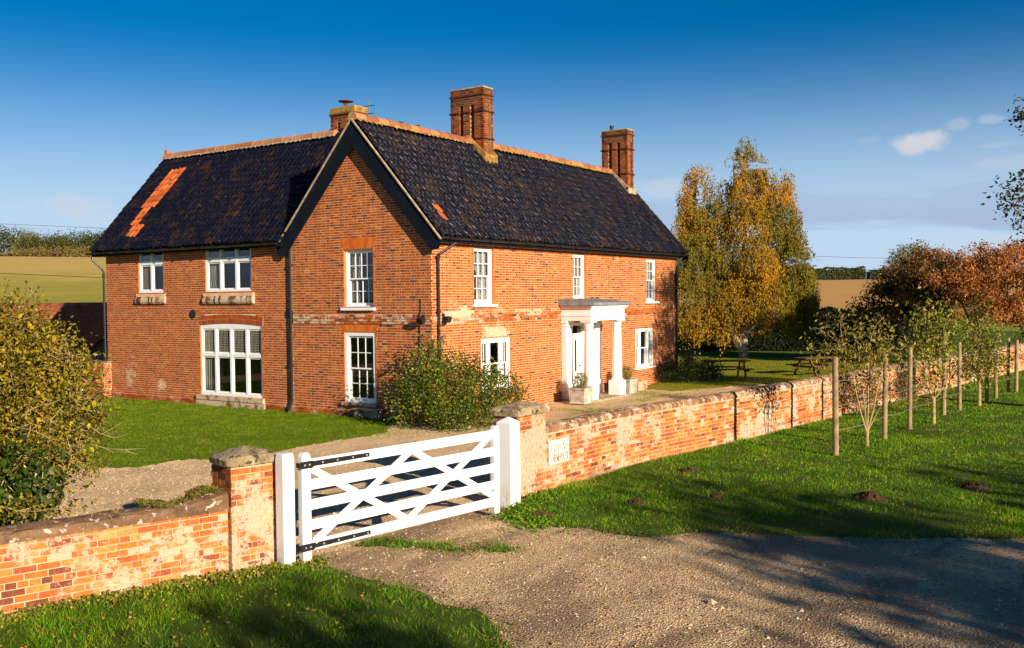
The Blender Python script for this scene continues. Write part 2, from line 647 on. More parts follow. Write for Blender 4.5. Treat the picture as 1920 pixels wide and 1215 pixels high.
_m.color(_c); _m.bump(_m.noise(25, 4, vec=_m.mapping((1, 1, 6))), 0.25, 0.004)
GATEWHITE = _m.m
BLACK = simple("black_ironwork", (0.012, 0.012, 0.014), 0.4, 0.5, 10, 0.3)
BARGE = simple("blue_black_bargeboard", (0.005, 0.008, 0.015), 0.8, 0.1, 3, 0.25)
LEAD = simple("lead_sheet", (0.20, 0.20, 0.21), 0.6, 0.4, 6, 0.3, 0.4, 12)
STONE = simple("weathered_stone", (0.36, 0.27, 0.17), 0.95, 0.15, 5, 0.35, 0.7, 30)
RENDERED = M("stained_render", 0.95, 0.1)
_c = RENDERED.mix(RENDERED.step(RENDERED.noise(4.0, 6, 0.7), 0.48, 0.62), (0.50, 0.38, 0.26), (0.16, 0.07, 0.035))
RENDERED.color(_c); RENDERED.bump(RENDERED.noise(25, 5), 0.7, 0.01)
RENDERED = RENDERED.m
DARKROOM = simple("painted_room_dark", (0.022, 0.018, 0.014), 0.9, 0.1)  # near-black colour stands in for the darkness of the unlit rooms
_m = M("window_glass", 0.03, 0.5)
_t = _m.n.new('ShaderNodeBsdfTransparent'); _t.inputs[0].default_value = (0.86, 0.88, 0.88, 1)
_g = _m.n.new('ShaderNodeBsdfGlossy'); _g.inputs['Roughness'].default_value = 0.02
_fr = _m.n.new('ShaderNodeLayerWeight')
_ff = _m.math('ADD', _m.math('MULTIPLY', _m.math('POWER', _fr.outputs['Facing'], 4.0), 0.85), 0.045)
_x = _m.n.new('ShaderNodeMixShader')
_m.l.new(_ff, _x.inputs[0]); _m.l.new(_t.outputs[0], _x.inputs[1]); _m.l.new(_g.outputs[0], _x.inputs[2])
_m.l.new(_x.outputs[0], _m.out.inputs[0])
GLASS = _m.m
CURTAIN = leaf_mat("curtain_cloth", [(0.0, (0.60, 0.55, 0.43)), (1.0, (0.66, 0.60, 0.48))], 0.35, 0.9, 0.1, 3, 0.1)
CURTAIN_TAN = leaf_mat("tan_curtain_cloth", [(0.0, (0.45, 0.28, 0.16)), (1.0, (0.5, 0.33, 0.2))], 0.3, 0.9, 0.1, 3, 0.1)
BLIND = leaf_mat("white_blind_cloth", [(0.0, (0.66, 0.65, 0.6)), (1.0, (0.7, 0.69, 0.64))], 0.4, 0.9, 0.1, 3, 0.1)
WOOD = simple("weathered_post_wood", (0.28, 0.19, 0.10), 0.9, 0.15, 6, 0.3, 0.4, 25)
BENCHWOOD = simple("dark_bench_wood", (0.16, 0.075, 0.035), 0.8, 0.25, 5, 0.35, 0.3, 25)

# ------------------------------------------------------------------ brick laying
UNIT = None


def unit_brick():
    global UNIT
    if UNIT is None:
        g = Geo()
        c = 0.03
        # a box with slightly nibbled arrises: 8 outer corners pulled in on the front face
        g.hexa([(-.5, -.5, -.5), (.5, -.5, -.5), (.5, .5, -.5), (-.5, .5, -.5),
                (-.5, -.5, .5), (.5, -.5, .5), (.5, .5, .5), (-.5, .5, .5)])
        UNIT = g
    return UNIT


_unit_me = {}


def unit_mesh(mat):
    if mat.name not in _unit_me:
        g = unit_brick()
        me = bpy.data.meshes.new("brick")
        me.from_pydata(g.v, [], g.f)
        me.update()
        me.materials.append(mat)
        _unit_me[mat.name] = me
    return _unit_me[mat.name]


class Bricks:
    """collects bricks (centre, axes, half sizes, rnd, lime); the largest in view become objects, the rest one part"""
    def __init__(s):
        s.c, s.U, s.N, s.h, s.r, s.l = [], [], [], [], [], []

    def add(s, c, U, N, half, rnd, lime=0.0):
        s.c.append(c); s.U.append(U); s.N.append(N); s.h.append(half); s.r.append(rnd); s.l.append(lime)

    def arrays(s):
        return [np.array(x, float) for x in (s.c, s.U, s.N, s.h, s.r, s.l)]

    def emit(s, mat, parent_for, n_single, jitter=0.0, mass_name='bricks', mass_parent=None, name='brick'):
        c, U, N, h, r, l = s.arrays()
        v = CAM - c
        dist = np.linalg.norm(v, axis=1)
        cosn = np.maximum(0, (v * N).sum(1) / dist)
        f = -np.array(CAM_B); rr = np.array(CAM_R); uu = np.array(CAM_U)
        dep = -(v @ f)
        x = -(v @ rr) / np.maximum(dep, 0.1); y = -(v @ uu) / np.maximum(dep, 0.1)
        infr = (dep > 0) & (np.abs(x) < 0.53) & (np.abs(y) < 0.335)
        size = h[:, 0] * h[:, 2] * cosn / dist ** 2 * infr
        order = np.argsort(-size)
        single = order[:n_single]
        single = single[size[single] > 0]
        mask = np.ones(len(c), bool); mask[single] = False
        me = unit_mesh(mat)
        Z = np.array((0, 0, 1.0))
        for i in single:
            par = parent_for
            o = link_obj(name, me, par)
            R = np.eye(4)
            R[:3, 0] = U[i] * h[i, 0] * 2; R[:3, 1] = -N[i] * h[i, 1] * 2
            zz = np.cross(R[:3, 0], R[:3, 1]); zz /= np.linalg.norm(zz)
            R[:3, 2] = zz * h[i, 2] * 2
            R[:3, 3] = c[i] - origin(par)
            o.matrix_local = Matrix(R.tolist())
            o.color = (r[i], l[i], 0, 1)
        m = np.where(mask)[0]
        if len(m) == 0:
            return
        k = len(m)
        sg = np.array([(-1, -1, -1), (1, -1, -1), (1, 1, -1), (-1, 1, -1), (-1, -1, 1), (1, -1, 1), (1, 1, 1), (-1, 1, 1)], float)
        cc, UU, NN, hh = c[m], U[m], N[m], h[m]
        ZZ = np.cross(UU, -NN); ZZ /= np.linalg.norm(ZZ, axis=1)[:, None]
        V = (cc[:, None, :] + sg[None, :, 0, None] * (UU * hh[:, :1])[:, None, :]
             + sg[None, :, 1, None] * (-NN * hh[:, 1:2])[:, None, :] + sg[None, :, 2, None] * (ZZ * hh[:, 2:3])[:, None, :])
        if jitter:
            V = V + rng.normal(0, jitter, V.shape)
        V = V.reshape(-1, 3)
        fq = np.array([(0, 3, 2, 1), (4, 5, 6, 7), (0, 1, 5, 4), (1, 2, 6, 5), (3, 0, 4, 7)])
        F = (np.arange(k)[:, None, None] * 8 + fq[None]).reshape(-1, 4)
        mk(mass_name, V, F, mat, mass_parent or parent_for,
           {'rnd': np.repeat(r[m], 5), 'lime': np.repeat(l[m], 5)}, kind='stuff')


def lay(B, fr, u0, u1, z0, z1, blocked, depth=0.10, course=0.0705, joint=0.013, proud=0.0025, pj=0.0015,
        rndf=None, limef=None, bond='flemish', umap=None, lim=None, stretcher=0.215):
    """courses of brick over [u0,u1]x[z0,z1] of the wall frame, leaving out what blocked(z) returns as intervals"""
    n = int(round((z1 - z0) / course))
    for k in range(n):
        za, zb = z0 + k * course, z0 + (k + 1) * course - joint
        zm = (za + zb) / 2
        lo, hi = (u0, u1) if lim is None else lim(zm)
        if hi - lo < 0.05:
            continue
        cuts = sorted(blocked(zm))
        iv, a = [], lo
        for (b0, b1) in cuts:
            if b1 <= a or b0 >= hi:
                continue
            if b0 > a: iv.append((a, b0))
            a = max(a, b1)
        if a < hi: iv.append((a, hi))
        hd = (stretcher - joint) / 2
        if bond == 'flemish':
            seq = [stretcher, hd]; per = stretcher + hd + 2 * joint; ph = (k % 2) * per / 2 + 0.03 * random.random()
        else:
            if k % 4 == 0:
                seq = [hd]; per = hd + joint; ph = 0.3 * hd
            else:
                seq = [stretcher]; per = stretcher + joint; ph = (k % 2) * per / 2
            ph += 0.02 * random.random()
        pos = math.floor((lo - ph - 1) / per) * per + ph
        while pos < hi:
            q = pos
            for w in seq:
                a, b = q, q + w
                q = b + joint
                for (i0, i1) in iv:
                    aa, bb = max(a, i0), min(b, i1)
                    if bb - aa < 0.025: continue
                    um = (aa + bb) / 2
                    pr = proud + random.uniform(-pj, pj)
                    rv = random.random() if rndf is None else rndf(um, zm, w < 0.15)
                    lv = 0.0 if limef is None else limef(um, zm)
                    if umap is None:
                        c = fr.p(um, zm, pr - depth / 2); U, N = fr.U, fr.N
                    else:
                        P, U, N = umap(um)
                        c = P + np.array((0, 0, zm)) + N * (pr - depth / 2)
                    B.add(c, U, N, ((bb - aa) / 2, depth / 2, (zb - za) / 2), rv, lv)
            pos += per


def wall_core(g, fr, u0, u1, z0, z1, openings, n0=-0.30, n1=0.0):
    us = sorted({u0, u1, *[x for o in openings for x in o[:2]]})
    zs = sorted({z0, z1, *[x for o in openings for x in o[2:]]})
    for i in range(len(us) - 1):
        run = None
        for j in range(len(zs) - 1):
            um, zm = (us[i] + us[i + 1]) / 2, (zs[j] + zs[j + 1]) / 2
            hole = any(o[0] < um < o[1] and o[2] < zm < o[3] for o in openings)
            if hole:
                if run is not None:
                    fr.box(g, us[i], us[i + 1], run, zs[j], n0, n1); run = None
            elif run is None:
                run = zs[j]
        if run is not None:
            fr.box(g, us[i], us[i + 1], run, zs[-1], n0, n1)


# ------------------------------------------------------------------ the farmhouse
house = thing("farmhouse", "two storey red brick farmhouse with black pantile roof, tall chimneys and white columned porch", "farmhouse", (0, 0, 0))
GAB = Fr((0, 0, 0), (0, 1, 0), (-1, 0, 0))      # gable wall and wing wall (u = Y)
FRO = Fr((0, 0, 0), (1, 0, 0), (0, -1, 0))      # long front (u = X)
EAVE = 5.12
SL = 1.12                                        # rise of the roof per metre
RZ = 8.30                                        # ridge
GA_OPEN = [(2.02, 3.13, 3.07, 4.70), (1.97, 3.16, 0.42, 2.40)]
WI_OPEN = [(11.08, 12.42, 3.57, 5.16), (6.90, 9.04, 3.56, 5.10), (6.50, 9.34, 0.35, 2.625)]
FR_OPEN = [(1.88, 2.86, 3.12, 4.73), (7.36, 8.24, 3.22, 4.72), (12.80, 13.72, 3.10, 4.70),
           (2.18, 3.69, 0.70, 2.16), (11.87, 13.40, 0.68, 2.14), (7.22, 8.28, 0.05, 2.46)]


def blk(openings, extra=()):
    def f(z):
        r = [(o[0], o[1]) for o in openings if o[2] <= z <= o[3]]
        for e in extra:
            iv = e(z)
            if iv: r.append(iv)
        return r
    return f


def trap(u0, u1, z0, z1, splay):
    """flat arch: splayed block above an opening"""
    return lambda z: (u0 - splay * (z - z0) / (z1 - z0), u1 + splay * (z - z0) / (z1 - z0)) if z0 <= z <= z1 else None


BIG_C = 7.92


def arc_z(u):           # underside of the big window's segmental arch
    return 2.61 - 0.07 * ((u - BIG_C) / 1.42) ** 2


def seg(z):
    if 2.50 <= z <= 2.895:
        a = 1.50 if z < 2.82 else 1.42 * math.sqrt(max(0.0, (2.895 - z) / 0.07))
        return (BIG_C - min(a, 1.50), BIG_C + min(a, 1.50))
    return None


BAND = (2.62, 2.83)
B_g, B_w, B_f = Bricks(), Bricks(), Bricks()


def rnd_g(u, z, head):
    t = random.random()
    dark = 0.25 * max(0, fbm(u * 0.9, z * 1.6, 5) - 0.45) * 4
    if t < 0.07 + dark * 0.45:
        return random.uniform(0.0, 0.16)
    return min(1, max(0.06, random.gauss(0.52, 0.2)))


def rnd_w(u, z, head):
    t = random.random()
    if t < 0.09: return random.uniform(0.05, 0.22)
    return min(1, max(0.06, random.gauss(0.48, 0.16)))


def rnd_f(u, z, head):
    t = random.random()
    q = 0.05
    for (uc, zc) in ((5.1, 4.0), (10.4, 4.0)):
        dd = abs(abs(u - uc) / 1.0 + abs(((z - zc + 0.6) % 1.2) - 0.6) / 0.7 - 0.8)
        if abs(u - uc) < 1.2 and z > 2.9 and dd < 0.28 and head:
            q = 0.62
    if t < q: return random.uniform(0.0, 0.06)
    return min(1, max(0.06, random.gauss(0.62, 0.17)))


def lime_g(u, z):
    v = 0.0
    if BAND[0] - 0.02 < z < BAND[1] + 0.08: v += 0.62 + random.uniform(-.25, .3)
    if 0.3 < z < 0.9 and u < 2.0: v += 0.15
    if z < 0.28: v += 0.35
    v += 0.5 * math.exp(-((u - 3.2) / 0.14) ** 2) * (3.0 < z < 4.3)
    return v


def lime_w(u, z):
    v = 0.9 * math.exp(-(((u - 11.3) / 0.22) ** 2 + ((z - 0.55) / 0.25) ** 2))
    v += 0.45 * math.exp(-(((u - 13.0) / 0.8) ** 2 + ((z - 0.9) / 0.5) ** 2))
    if z < 0.3: v += 0.2
    return v


def lime_f(u, z):
    v = 0.0
    if BAND[0] - 0.03 < z < BAND[1] + 0.1: v += (0.60 if u < 2.2 or 3.9 < u < 6.6 else 0.36) + random.uniform(-.35, .15)
    v += 1.0 * math.exp(-(((u - 2.95) / 0.75) ** 4 + ((z - 2.33) / 0.22) ** 4))
    v += 0.55 * math.exp(-(((u - 0.9) / 0.5) ** 2 + ((z - 3.3) / 0.45) ** 2))
    v += 0.7 * math.exp(-(((u - 1.5) / 0.25) ** 2 + ((z - 2.95) / 0.2) ** 2))
    v += 0.4 * math.exp(-(((u - 3.1) / 0.3) ** 2 + ((z - 3.0) / 0.3) ** 2))
    v += 0.35 * math.exp(-(((u - 0.9) / 0.8) ** 2 + ((z - 1.6) / 0.6) ** 2))
    return v


def not_band(f):
    def g(z):
        if BAND[0] < z < BAND[1]: return [(-99, 99)]
        return f(z)
    return g


gab_blk = blk(GA_OPEN, (trap(2.0, 3.11, 4.70, 5.0, 0.12), trap(1.97, 3.16, 2.40, 2.62, 0.16)))
win_blk = blk(WI_OPEN, (seg,))
fro_blk = blk(FR_OPEN, (trap(1.88, 2.86, 4.73, 5.01, 0.12), trap(7.36, 8.24, 4.72, 5.01, 0.14), trap(12.8, 13.72, 4.70, 4.98, 0.12)))


def gable_lim(z):
    if z < EAVE: return (0.0, 5.18)
    t = (z - EAVE) / SL
    return (0.0 + t, 5.2 - t)


lay(B_g, GAB, 0, 5.2, 0.0, 8.1, not_band(gab_blk), rndf=rnd_g, limef=lime_g, lim=gable_lim)
lay(B_w, GAB, 5.2, 14.2, 0.0, 5.2, win_blk, rndf=rnd_w, limef=lime_w, bond='wall')
lay(B_f, FRO, 0.006, 15.5, 0.0, 5.12, not_band(fro_blk), rndf=rnd_f, limef=lime_f)
# string course: three courses standing 3 cm proud, right round the corner
lay(B_g, GAB, 0.0, 5.16, BAND[0], BAND[1], lambda z: [], proud=0.030, rndf=rnd_g, limef=lime_g, course=0.07)
lay(B_f, FRO, -0.026, 15.5, BAND[0], BAND[1], lambda z: [(6.55, 8.95)], proud=0.030, rndf=rnd_f, limef=lime_f, course=0.07)
# wing plinth: lower courses stand a little forward
lay(B_w, GAB, 5.2, 14.2, 0.0, 0.21, lambda z: [(6.35, 9.56)], proud=0.045, rndf=rnd_w, limef=lambda u, z: 0.45, bond='wall')
lay(B_g, GAB, 0.0, 5.2, 0.0, 0.21, lambda z: [(1.72, 2.6)], proud=0.045, rndf=rnd_g, limef=lambda u, z: 0.55)


def core(name, mat, build):
    g = Geo(); build(g); return g.build(name, mat, house)


def _gable_core(g):
    wall_core(g, GAB, 0.003, 5.2, -0.3, EAVE, GA_OPEN)
    g.prism([GAB.p(0.0, EAVE, 0), GAB.p(5.2, EAVE, 0), GAB.p(2.6, EAVE + 2.6 * SL, 0)], (0.3, 0, 0))


def _front_core(g):
    wall_core(g, FRO, 0.006, 15.5, -0.3, EAVE - 0.004, FR_OPEN)


wall_g = core("gable_wall", MORTAR, _gable_core)
wall_w = core("wing_wall", MORTAR, lambda g: wall_core(g, GAB, 5.202, 14.2, -0.3, EAVE + 0.08, WI_OPEN))
wall_f = core("front_wall", MORTAR, _front_core)
B_g.emit(BRICK, wall_g, 170)
B_f.emit(BRICK, wall_f, 90)
B_w.emit(BRICK, wall_w, 40)


def _other(g):      # remaining outside walls, seen only from other sides
    g.box((15.2, 0.301, -0.3), (15.5, 5.2, EAVE))
    g.box((5.702, 4.9, -0.3), (15.199, 5.2, EAVE))
    g.box((5.4, 5.2, -0.3), (5.7, 14.2, EAVE))
    g.box((0.302, 13.9, -0.3), (5.398, 14.198, EAVE))
    g.prism([(15.5, 0.0, EAVE), (15.5, 5.2, EAVE), (15.5, 2.6, EAVE + 2.6 * SL)], (-0.3, 0, 0))
    g.prism([(0.0, 14.2, EAVE + .08), (5.6, 14.2, EAVE + .08), (2.8, 14.2, EAVE + 2.8 * SL)], (0, -0.3, 0))
    g.box((0.31, 0.31, 2.70), (15.19, 4.89, 2.80))
    g.box((0.31, 5.2, 2.70), (5.39, 13.89, 2.80))
    g.box((0.31, 0.31, 5.13), (15.19, 4.89, 5.18))
    g.box((0.31, 5.2, 5.22), (5.39, 13.89, 5.26))


_m = M("rear_wall_brick", 0.9, 0.2)
_bt = _m.n.new('ShaderNodeTexBrick')
_bt.inputs['Scale'].default_value = 1.0
_bt.inputs['Brick Width'].default_value = 0.225; _bt.inputs['Row Height'].default_value = 0.0705; _bt.inputs['Mortar Size'].default_value = 0.01
_bt.inputs['Color1'].default_value = (0.45, 0.1, 0.02, 1); _bt.inputs['Color2'].default_value = (0.3, 0.06, 0.02, 1); _bt.inputs['Mortar'].default_value = (0.6, 0.42, 0.26, 1)
_sx = _m.n.new('ShaderNodeSeparateXYZ'); _m.l.new(_m.pos(), _sx.inputs[0])
_cx = _m.n.new('ShaderNodeCombineXYZ')
_m.l.new(_m.math('ADD', _sx.outputs[0], _sx.outputs[1]), _cx.inputs[0]); _m.l.new(_sx.outputs[2], _cx.inputs[1])
_m.l.new(_cx.outputs[0], _bt.inputs['Vector']); _m.color(_bt.outputs[0])
core("rear_walls", _m.m, _other)


# flat arches of rubbed brick, voussoir by voussoir
def flat_arch(fr, u0, u1, z0, z1, splay, n, proud=0.008):
    e = Geo()
    fr.box(e, u0 - 0.02, u1 + 0.02, z0 + 0.004, z1 - 0.01, -0.10, 0.002)
    a = e.build("flat_arch", REVEAL, house)
    for k in range(n):
        g = Geo()
        t0, t1 = k / n + 0.02 / n, (k + 1) / n - 0.02 / n
        b0, b1 = u0 + (u1 - u0) * t0, u0 + (u1 - u0) * t1
        c0, c1 = u0 - splay + (u1 - u0 + 2 * splay) * t0, u0 - splay + (u1 - u0 + 2 * splay) * t1
        g.prism([fr.p(b0, z0, proud), fr.p(b1, z0, proud), fr.p(c1, z1, proud), fr.p(c0, z1, proud)], -fr.N * 0.08)
        recalc(g.build("voussoir", RUBBED, a, plain=True)).color = (random.random(), 0, 0, 1)


flat_arch(GAB, 2.0, 3.11, 4.702, 5.0, 0.12, 9)
flat_arch(GAB, 1.97, 3.16, 2.402, 2.617, 0.16, 15, 0.006)
flat_arch(FRO, 1.88, 2.86, 4.732, 5.01, 0.12, 7)
flat_arch(FRO, 7.36, 8.24, 4.722, 5.01, 0.14, 7)
flat_arch(FRO, 12.8, 13.72, 4.702, 4.98, 0.12, 7)
# segmental arch over the big window: two rings of headers
e = Geo()
GAB.box(e, 6.44, 9.40, 2.63, 2.76, -0.28, -0.003)
arch = e.build("segmental_arch", MORTAR, house)
for ring in range(2):
    for k in range(38):
        g = Geo()
        t0, t1 = -1.46 + 2.92 * k / 38 + 0.008, -1.46 + 2.92 * (k + 1) / 38 - 0.008
        pts = []
        for (t, dz) in ((t0, 0.0), (t1, 0.0), (t1, 0.125), (t0, 0.125)):
            dz += ring * 0.138
            ang = t / 14.4
            pts.append(GAB.p(BIG_C + t + math.sin(ang) * dz, arc_z(BIG_C + t) + 0.004 + math.cos(ang) * dz, 0.010))
        g.prism(pts, (0.10, 0, 0))
        o = recalc(g.build("arch_brick", BRICK, arch, plain=True))
        o.color = (random.uniform(0.2, 0.6), 0.0, 0, 1)
        if ring == 0:
            pass


# ------------------------------------------------------------------ windows
def pane(fr, u0, u1, z0, z1, n, parent):
    g = Geo()
    fr.box(g, u0, u1, z0, z1, n - 0.004, n)
    return g.build("pane", GLASS, parent)


def reveal(fr, op, n0=-0.22, lintel=True):
    u0, u1, z0, z1 = op
    g = Geo()
    t = 0.012
    fr.box(g, u0 - 0.05, u0 + t, z0, z1, n0, 0.003)
    if not lintel:
        g.build("window_reveal", REVEAL, house); g = Geo()
    fr.box(g, u1 - t, u1 + 0.05, z0, z1, n0, 0.003)
    if lintel: fr.box(g, u0 + t, u1 - t, z1 - t, z1 + 0.03, n0, 0.001)
    return g.build("window_reveal", REVEAL, house)


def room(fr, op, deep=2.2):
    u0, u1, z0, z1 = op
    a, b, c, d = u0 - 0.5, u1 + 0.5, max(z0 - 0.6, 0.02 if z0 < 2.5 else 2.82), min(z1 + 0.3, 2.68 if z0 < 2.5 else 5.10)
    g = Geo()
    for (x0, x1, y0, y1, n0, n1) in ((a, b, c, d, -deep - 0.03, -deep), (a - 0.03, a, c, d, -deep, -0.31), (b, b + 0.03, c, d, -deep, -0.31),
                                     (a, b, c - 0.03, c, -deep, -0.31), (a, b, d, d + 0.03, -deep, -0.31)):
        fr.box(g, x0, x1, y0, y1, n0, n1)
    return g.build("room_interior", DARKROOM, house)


def sash_window(fr, op, cols, rows_top, rows_bot, sill=(0.06, 0.07, 0.1), frame=0.07, n=-0.10, head=0.06, sill_mat=None, label=None, deep_sill=0.05):
    u0, u1, z0, z1 = op
    reveal(fr, op)
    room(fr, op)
    g = Geo()
    e = 0.012
    fr.box(g, u0 + e, u0 + frame, z0, z1 - e, n - 0.09, n + 0.03)
    fr.box(g, u1 - frame, u1 - e, z0, z1 - e, n - 0.09, n + 0.03)
    fr.box(g, u0 + frame, u1 - frame, z1 - head - e, z1 - e, n - 0.09, n + 0.03)
    fr.box(g, u0 + frame, u1 - frame, z0, z0 + 0.05, n - 0.09, n + 0.028)
    w = bevel(g.build("sash_window", WHITE, house), 0.006)
    if label: w['label'] = label
    a, b = u0 + frame, u1 - frame
    zb, zt = z0 + 0.05, z1 - head - e
    zm = zb + (zt - zb) * rows_bot / (rows_top + rows_bot)
    for (y0, y1, rows, nn, bot) in ((zm - 0.02, zt, rows_top, n - 0.015, False), (zb, zm + 0.02, rows_bot, n - 0.06, True)):
        s = Geo()
        st, br = 0.045, 0.045
        bb = 0.08 if bot else 0.04
        fr.box(s, a + .001, a + st, y0, y1, nn - 0.035, nn)
        fr.box(s, b - st, b - .001, y0, y1, nn - 0.035, nn)
        fr.box(s, a + st, b - st, y0, y0 + bb, nn - 0.035, nn - .001)
        fr.box(s, a + st, b - st, y1 - br, y1, nn - 0.035, nn - .001)
        so = s.build("sash", WHITE, w)
        bars = Geo()
        A, Bq, C, D = a + st, b - st, y0 + bb, y1 - br
        for i in range(1, cols):
            x = A + (Bq - A) * i / cols
            fr.box(bars, x - 0.011, x + 0.011, C, D, nn - 0.03, nn - 0.004)
        for j in range(1, rows):
            y = C + (D - C) * j / rows
            fr.box(bars, A, Bq, y - 0.011, y + 0.011, nn - 0.031, nn - 0.006)
        bars.build("glazing_bars", WHITE, w)
        for i in range(cols):
            for j in range(rows):
                pane(fr, A + (Bq - A) * i / cols + .006, A + (Bq - A) * (i + 1) / cols - .006,
                     C + (D - C) * j / rows + .006, C + (D - C) * (j + 1) / rows - .006, nn - 0.016, w)
    if sill:
        s = Geo()
        fr.box(s, u0 - sill[0], u1 + sill[0], z0 - sill[1], z0 - 0.002, n, sill[2])
        bevel(s.build("window_sill", sill_mat or WHITE, w), 0.008)
    return w


def casement(fr, op, cols, zt, n=-0.045, lattice=False, frame=0.085, mull=0.10, arched=False, label=None):
    u0, u1, z0, z1 = op
    reveal(fr, op, lintel=not arched)
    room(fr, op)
    g = Geo()
    e = 0.012
    top = z1 - e
    fr.box(g, u0 + e, u0 + frame, z0, top, n - 0.062, n + 0.018)
    fr.box(g, u1 - frame, u1 - e, z0, top, n - 0.062, n + 0.018)
    fr.box(g, u0 + e, u1 - e, top - frame + 0.001, top + (0.10 if arched else 0), n - 0.063, n + 0.017)
    fr.box(g, u0 + e, u1 - e, z0, z0 + 0.09, n - 0.062, n + 0.03)
    fr.box(g, u0 + frame, u1 - frame, zt - 0.06, zt + 0.05, n - 0.058, n + 0.02)
    for i in range(1, cols):
        x = u0 + (u1 - u0) * i / cols
        fr.box(g, x - mull / 2, x + mull / 2, z0 + 0.091, top - frame, n - 0.061, n + 0.026)
    w = bevel(g.build("casement_window", WHITE, house), 0.008)
    if label: w['label'] = label
    for i in range(cols):
        a = u0 + (u1 - u0) * i / cols + (mull / 2 if i else frame)
        b = u0 + (u1 - u0) * (i + 1) / cols - (mull / 2 if i < cols - 1 else frame)
        for (y0, y1, up) in ((z0 + 0.09, zt - 0.06, False), (zt + 0.05, top - frame, True)):
            s = Geo()
            st = 0.04
            nn = n - 0.012
            fr.box(s, a + .001, a + st, y0, y1, nn - 0.03, nn)
            fr.box(s, b - st, b - .001, y0, y1, nn - 0.03, nn)
            fr.box(s, a + st, b - st, y0 + .001, y0 + st, nn - 0.03, nn - .001)
            fr.box(s, a + st, b - st, y1 - st, y1 - .001, nn - 0.03, nn - .001)
            s.build("casement", WHITE, w)
            pane(fr, a + st - .004, b - st + .004, y0 + st - .004, y1 - st + .004, nn - 0.012, w)
            if lattice and up:
                s = Geo()
                for k in range(1, 8):
                    x = a + st + (b - a - 2 * st) * k / 8
                    fr.box(s, x - 0.004, x + 0.004, y0 + st, y1 - st, nn - 0.016, nn - 0.010)
                for k in range(1, 9):
                    y = y0 + st + (y1 - y0 - 2 * st) * k / 9
                    fr.box(s, a + st, b - st, y - 0.004, y + 0.004, nn - 0.017, nn - 0.011)
                s.build("lead_lattice", LEADCAME, w)
    return w


LEADCAME = simple("lead_came", (0.33, 0.30, 0.26), 0.6, 0.4)
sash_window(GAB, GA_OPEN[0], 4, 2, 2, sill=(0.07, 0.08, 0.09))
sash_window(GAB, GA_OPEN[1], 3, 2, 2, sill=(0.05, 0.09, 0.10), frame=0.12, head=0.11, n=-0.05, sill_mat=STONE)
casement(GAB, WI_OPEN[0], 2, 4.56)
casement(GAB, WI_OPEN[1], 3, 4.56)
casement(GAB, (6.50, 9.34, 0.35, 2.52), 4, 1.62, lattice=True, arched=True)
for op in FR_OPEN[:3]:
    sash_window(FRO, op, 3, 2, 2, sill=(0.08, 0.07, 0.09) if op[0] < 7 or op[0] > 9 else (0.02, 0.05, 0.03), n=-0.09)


def tripartite(fr, op):
    u0, u1, z0, z1 = op
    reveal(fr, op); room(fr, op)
    n = -0.045
    g = Geo(); e = 0.012
    w4 = (u1 - u0)
    c0, c1 = u0 + w4 * 0.29, u1 - w4 * 0.29
    fr.box(g, u0 + e, u0 + 0.085, z0, z1 - e, n - 0.1, n + 0.03)
    fr.box(g, u1 - 0.085, u1 - e, z0, z1 - e, n - 0.1, n + 0.03)
    fr.box(g, u0 + 0.085, u1 - 0.085, z1 - 0.11, z1 - e, n - 0.1, n + 0.03)
    fr.box(g, u0 + 0.085, u1 - 0.085, z0, z0 + 0.06, n - 0.1, n + 0.03)
    for c in (c0, c1):
        fr.box(g, c - 0.055, c + 0.055, z0 + 0.06, z1 - 0.11, n - 0.1, n + 0.025)
    w = bevel(g.build("sash_window", WHITE, house), 0.006)
    zm = (z0 + z1) / 2 - 0.02
    for (a, b, bar) in ((u0 + 0.085, c0 - 0.055, 0.5), (c0 + 0.055, c1 - 0.055, None), (c1 + 0.055, u1 - 0.085, 0.5)):
        for (y0, y1, nn) in ((zm - 0.02, z1 - 0.11, n - 0.015), (z0 + 0.06, zm + 0.02, n - 0.055)):
            s = Geo(); st = 0.032
            fr.box(s, a + .001, a + st, y0, y1, nn - 0.035, nn)
            fr.box(s, b - st, b - .001, y0, y1, nn - 0.035, nn)
            fr.box(s, a + st, b - st, y0, y0 + 0.04, nn - 0.035, nn - .001)
            fr.box(s, a + st, b - st, y1 - 0.04, y1, nn - 0.035, nn - .001)
            if bar:
                x = a + st + (b - a - 2 * st) * bar
                fr.box(s, x - 0.012, x + 0.012, y0 + .04, y1 - .04, nn - 0.03, nn - 0.004)
            s.build("sash", WHITE, w)
            pane(fr, a + st - .004, b - st + .004, y0 + .036, y1 - .036, nn - 0.018, w)
    s = Geo()
    fr.box(s, u0 - 0.06, u1 + 0.06, z0 - 0.06, z0 - .002, n, 0.09)
    bevel(s.build("window_sill", WHITE, w), 0.008)


tripartite(FRO, FR_OPEN[3])
tripartite(FRO, FR_OPEN[4])


# bullnosed brick sills of the wing's upper windows
def brick_sill(u0, u1, z0, z1):
    e = Geo()
    GAB.box(e, u0 + .01, u1 - .01, z0 + .01, z1 - 0.005, -0.1, 0.06)
    s = e.build("brick_sill", MORTAR, house)
    n = int((u1 - u0) / 0.075)
    for k in range(n):
        a, b = u0 + (u1 - u0) * k / n + .005, u0 + (u1 - u0) * (k + 1) / n - .005
        g = Geo()
        prof = [(z0, 0.0), (z0, 0.07), (z0 + 0.06, 0.105), (z0 + 0.15, 0.10), (z0 + 0.22, 0.07), (z1, 0.0)]
        g.prism([GAB.p(a, z, nn) for z, nn in prof], GAB.U * (b - a))
        o = recalc(g.build("sill_brick", BRICK, s, plain=True))
        o.color = (random.uniform(0.0, 0.12), random.uniform(0.35, 0.95), 0, 1)


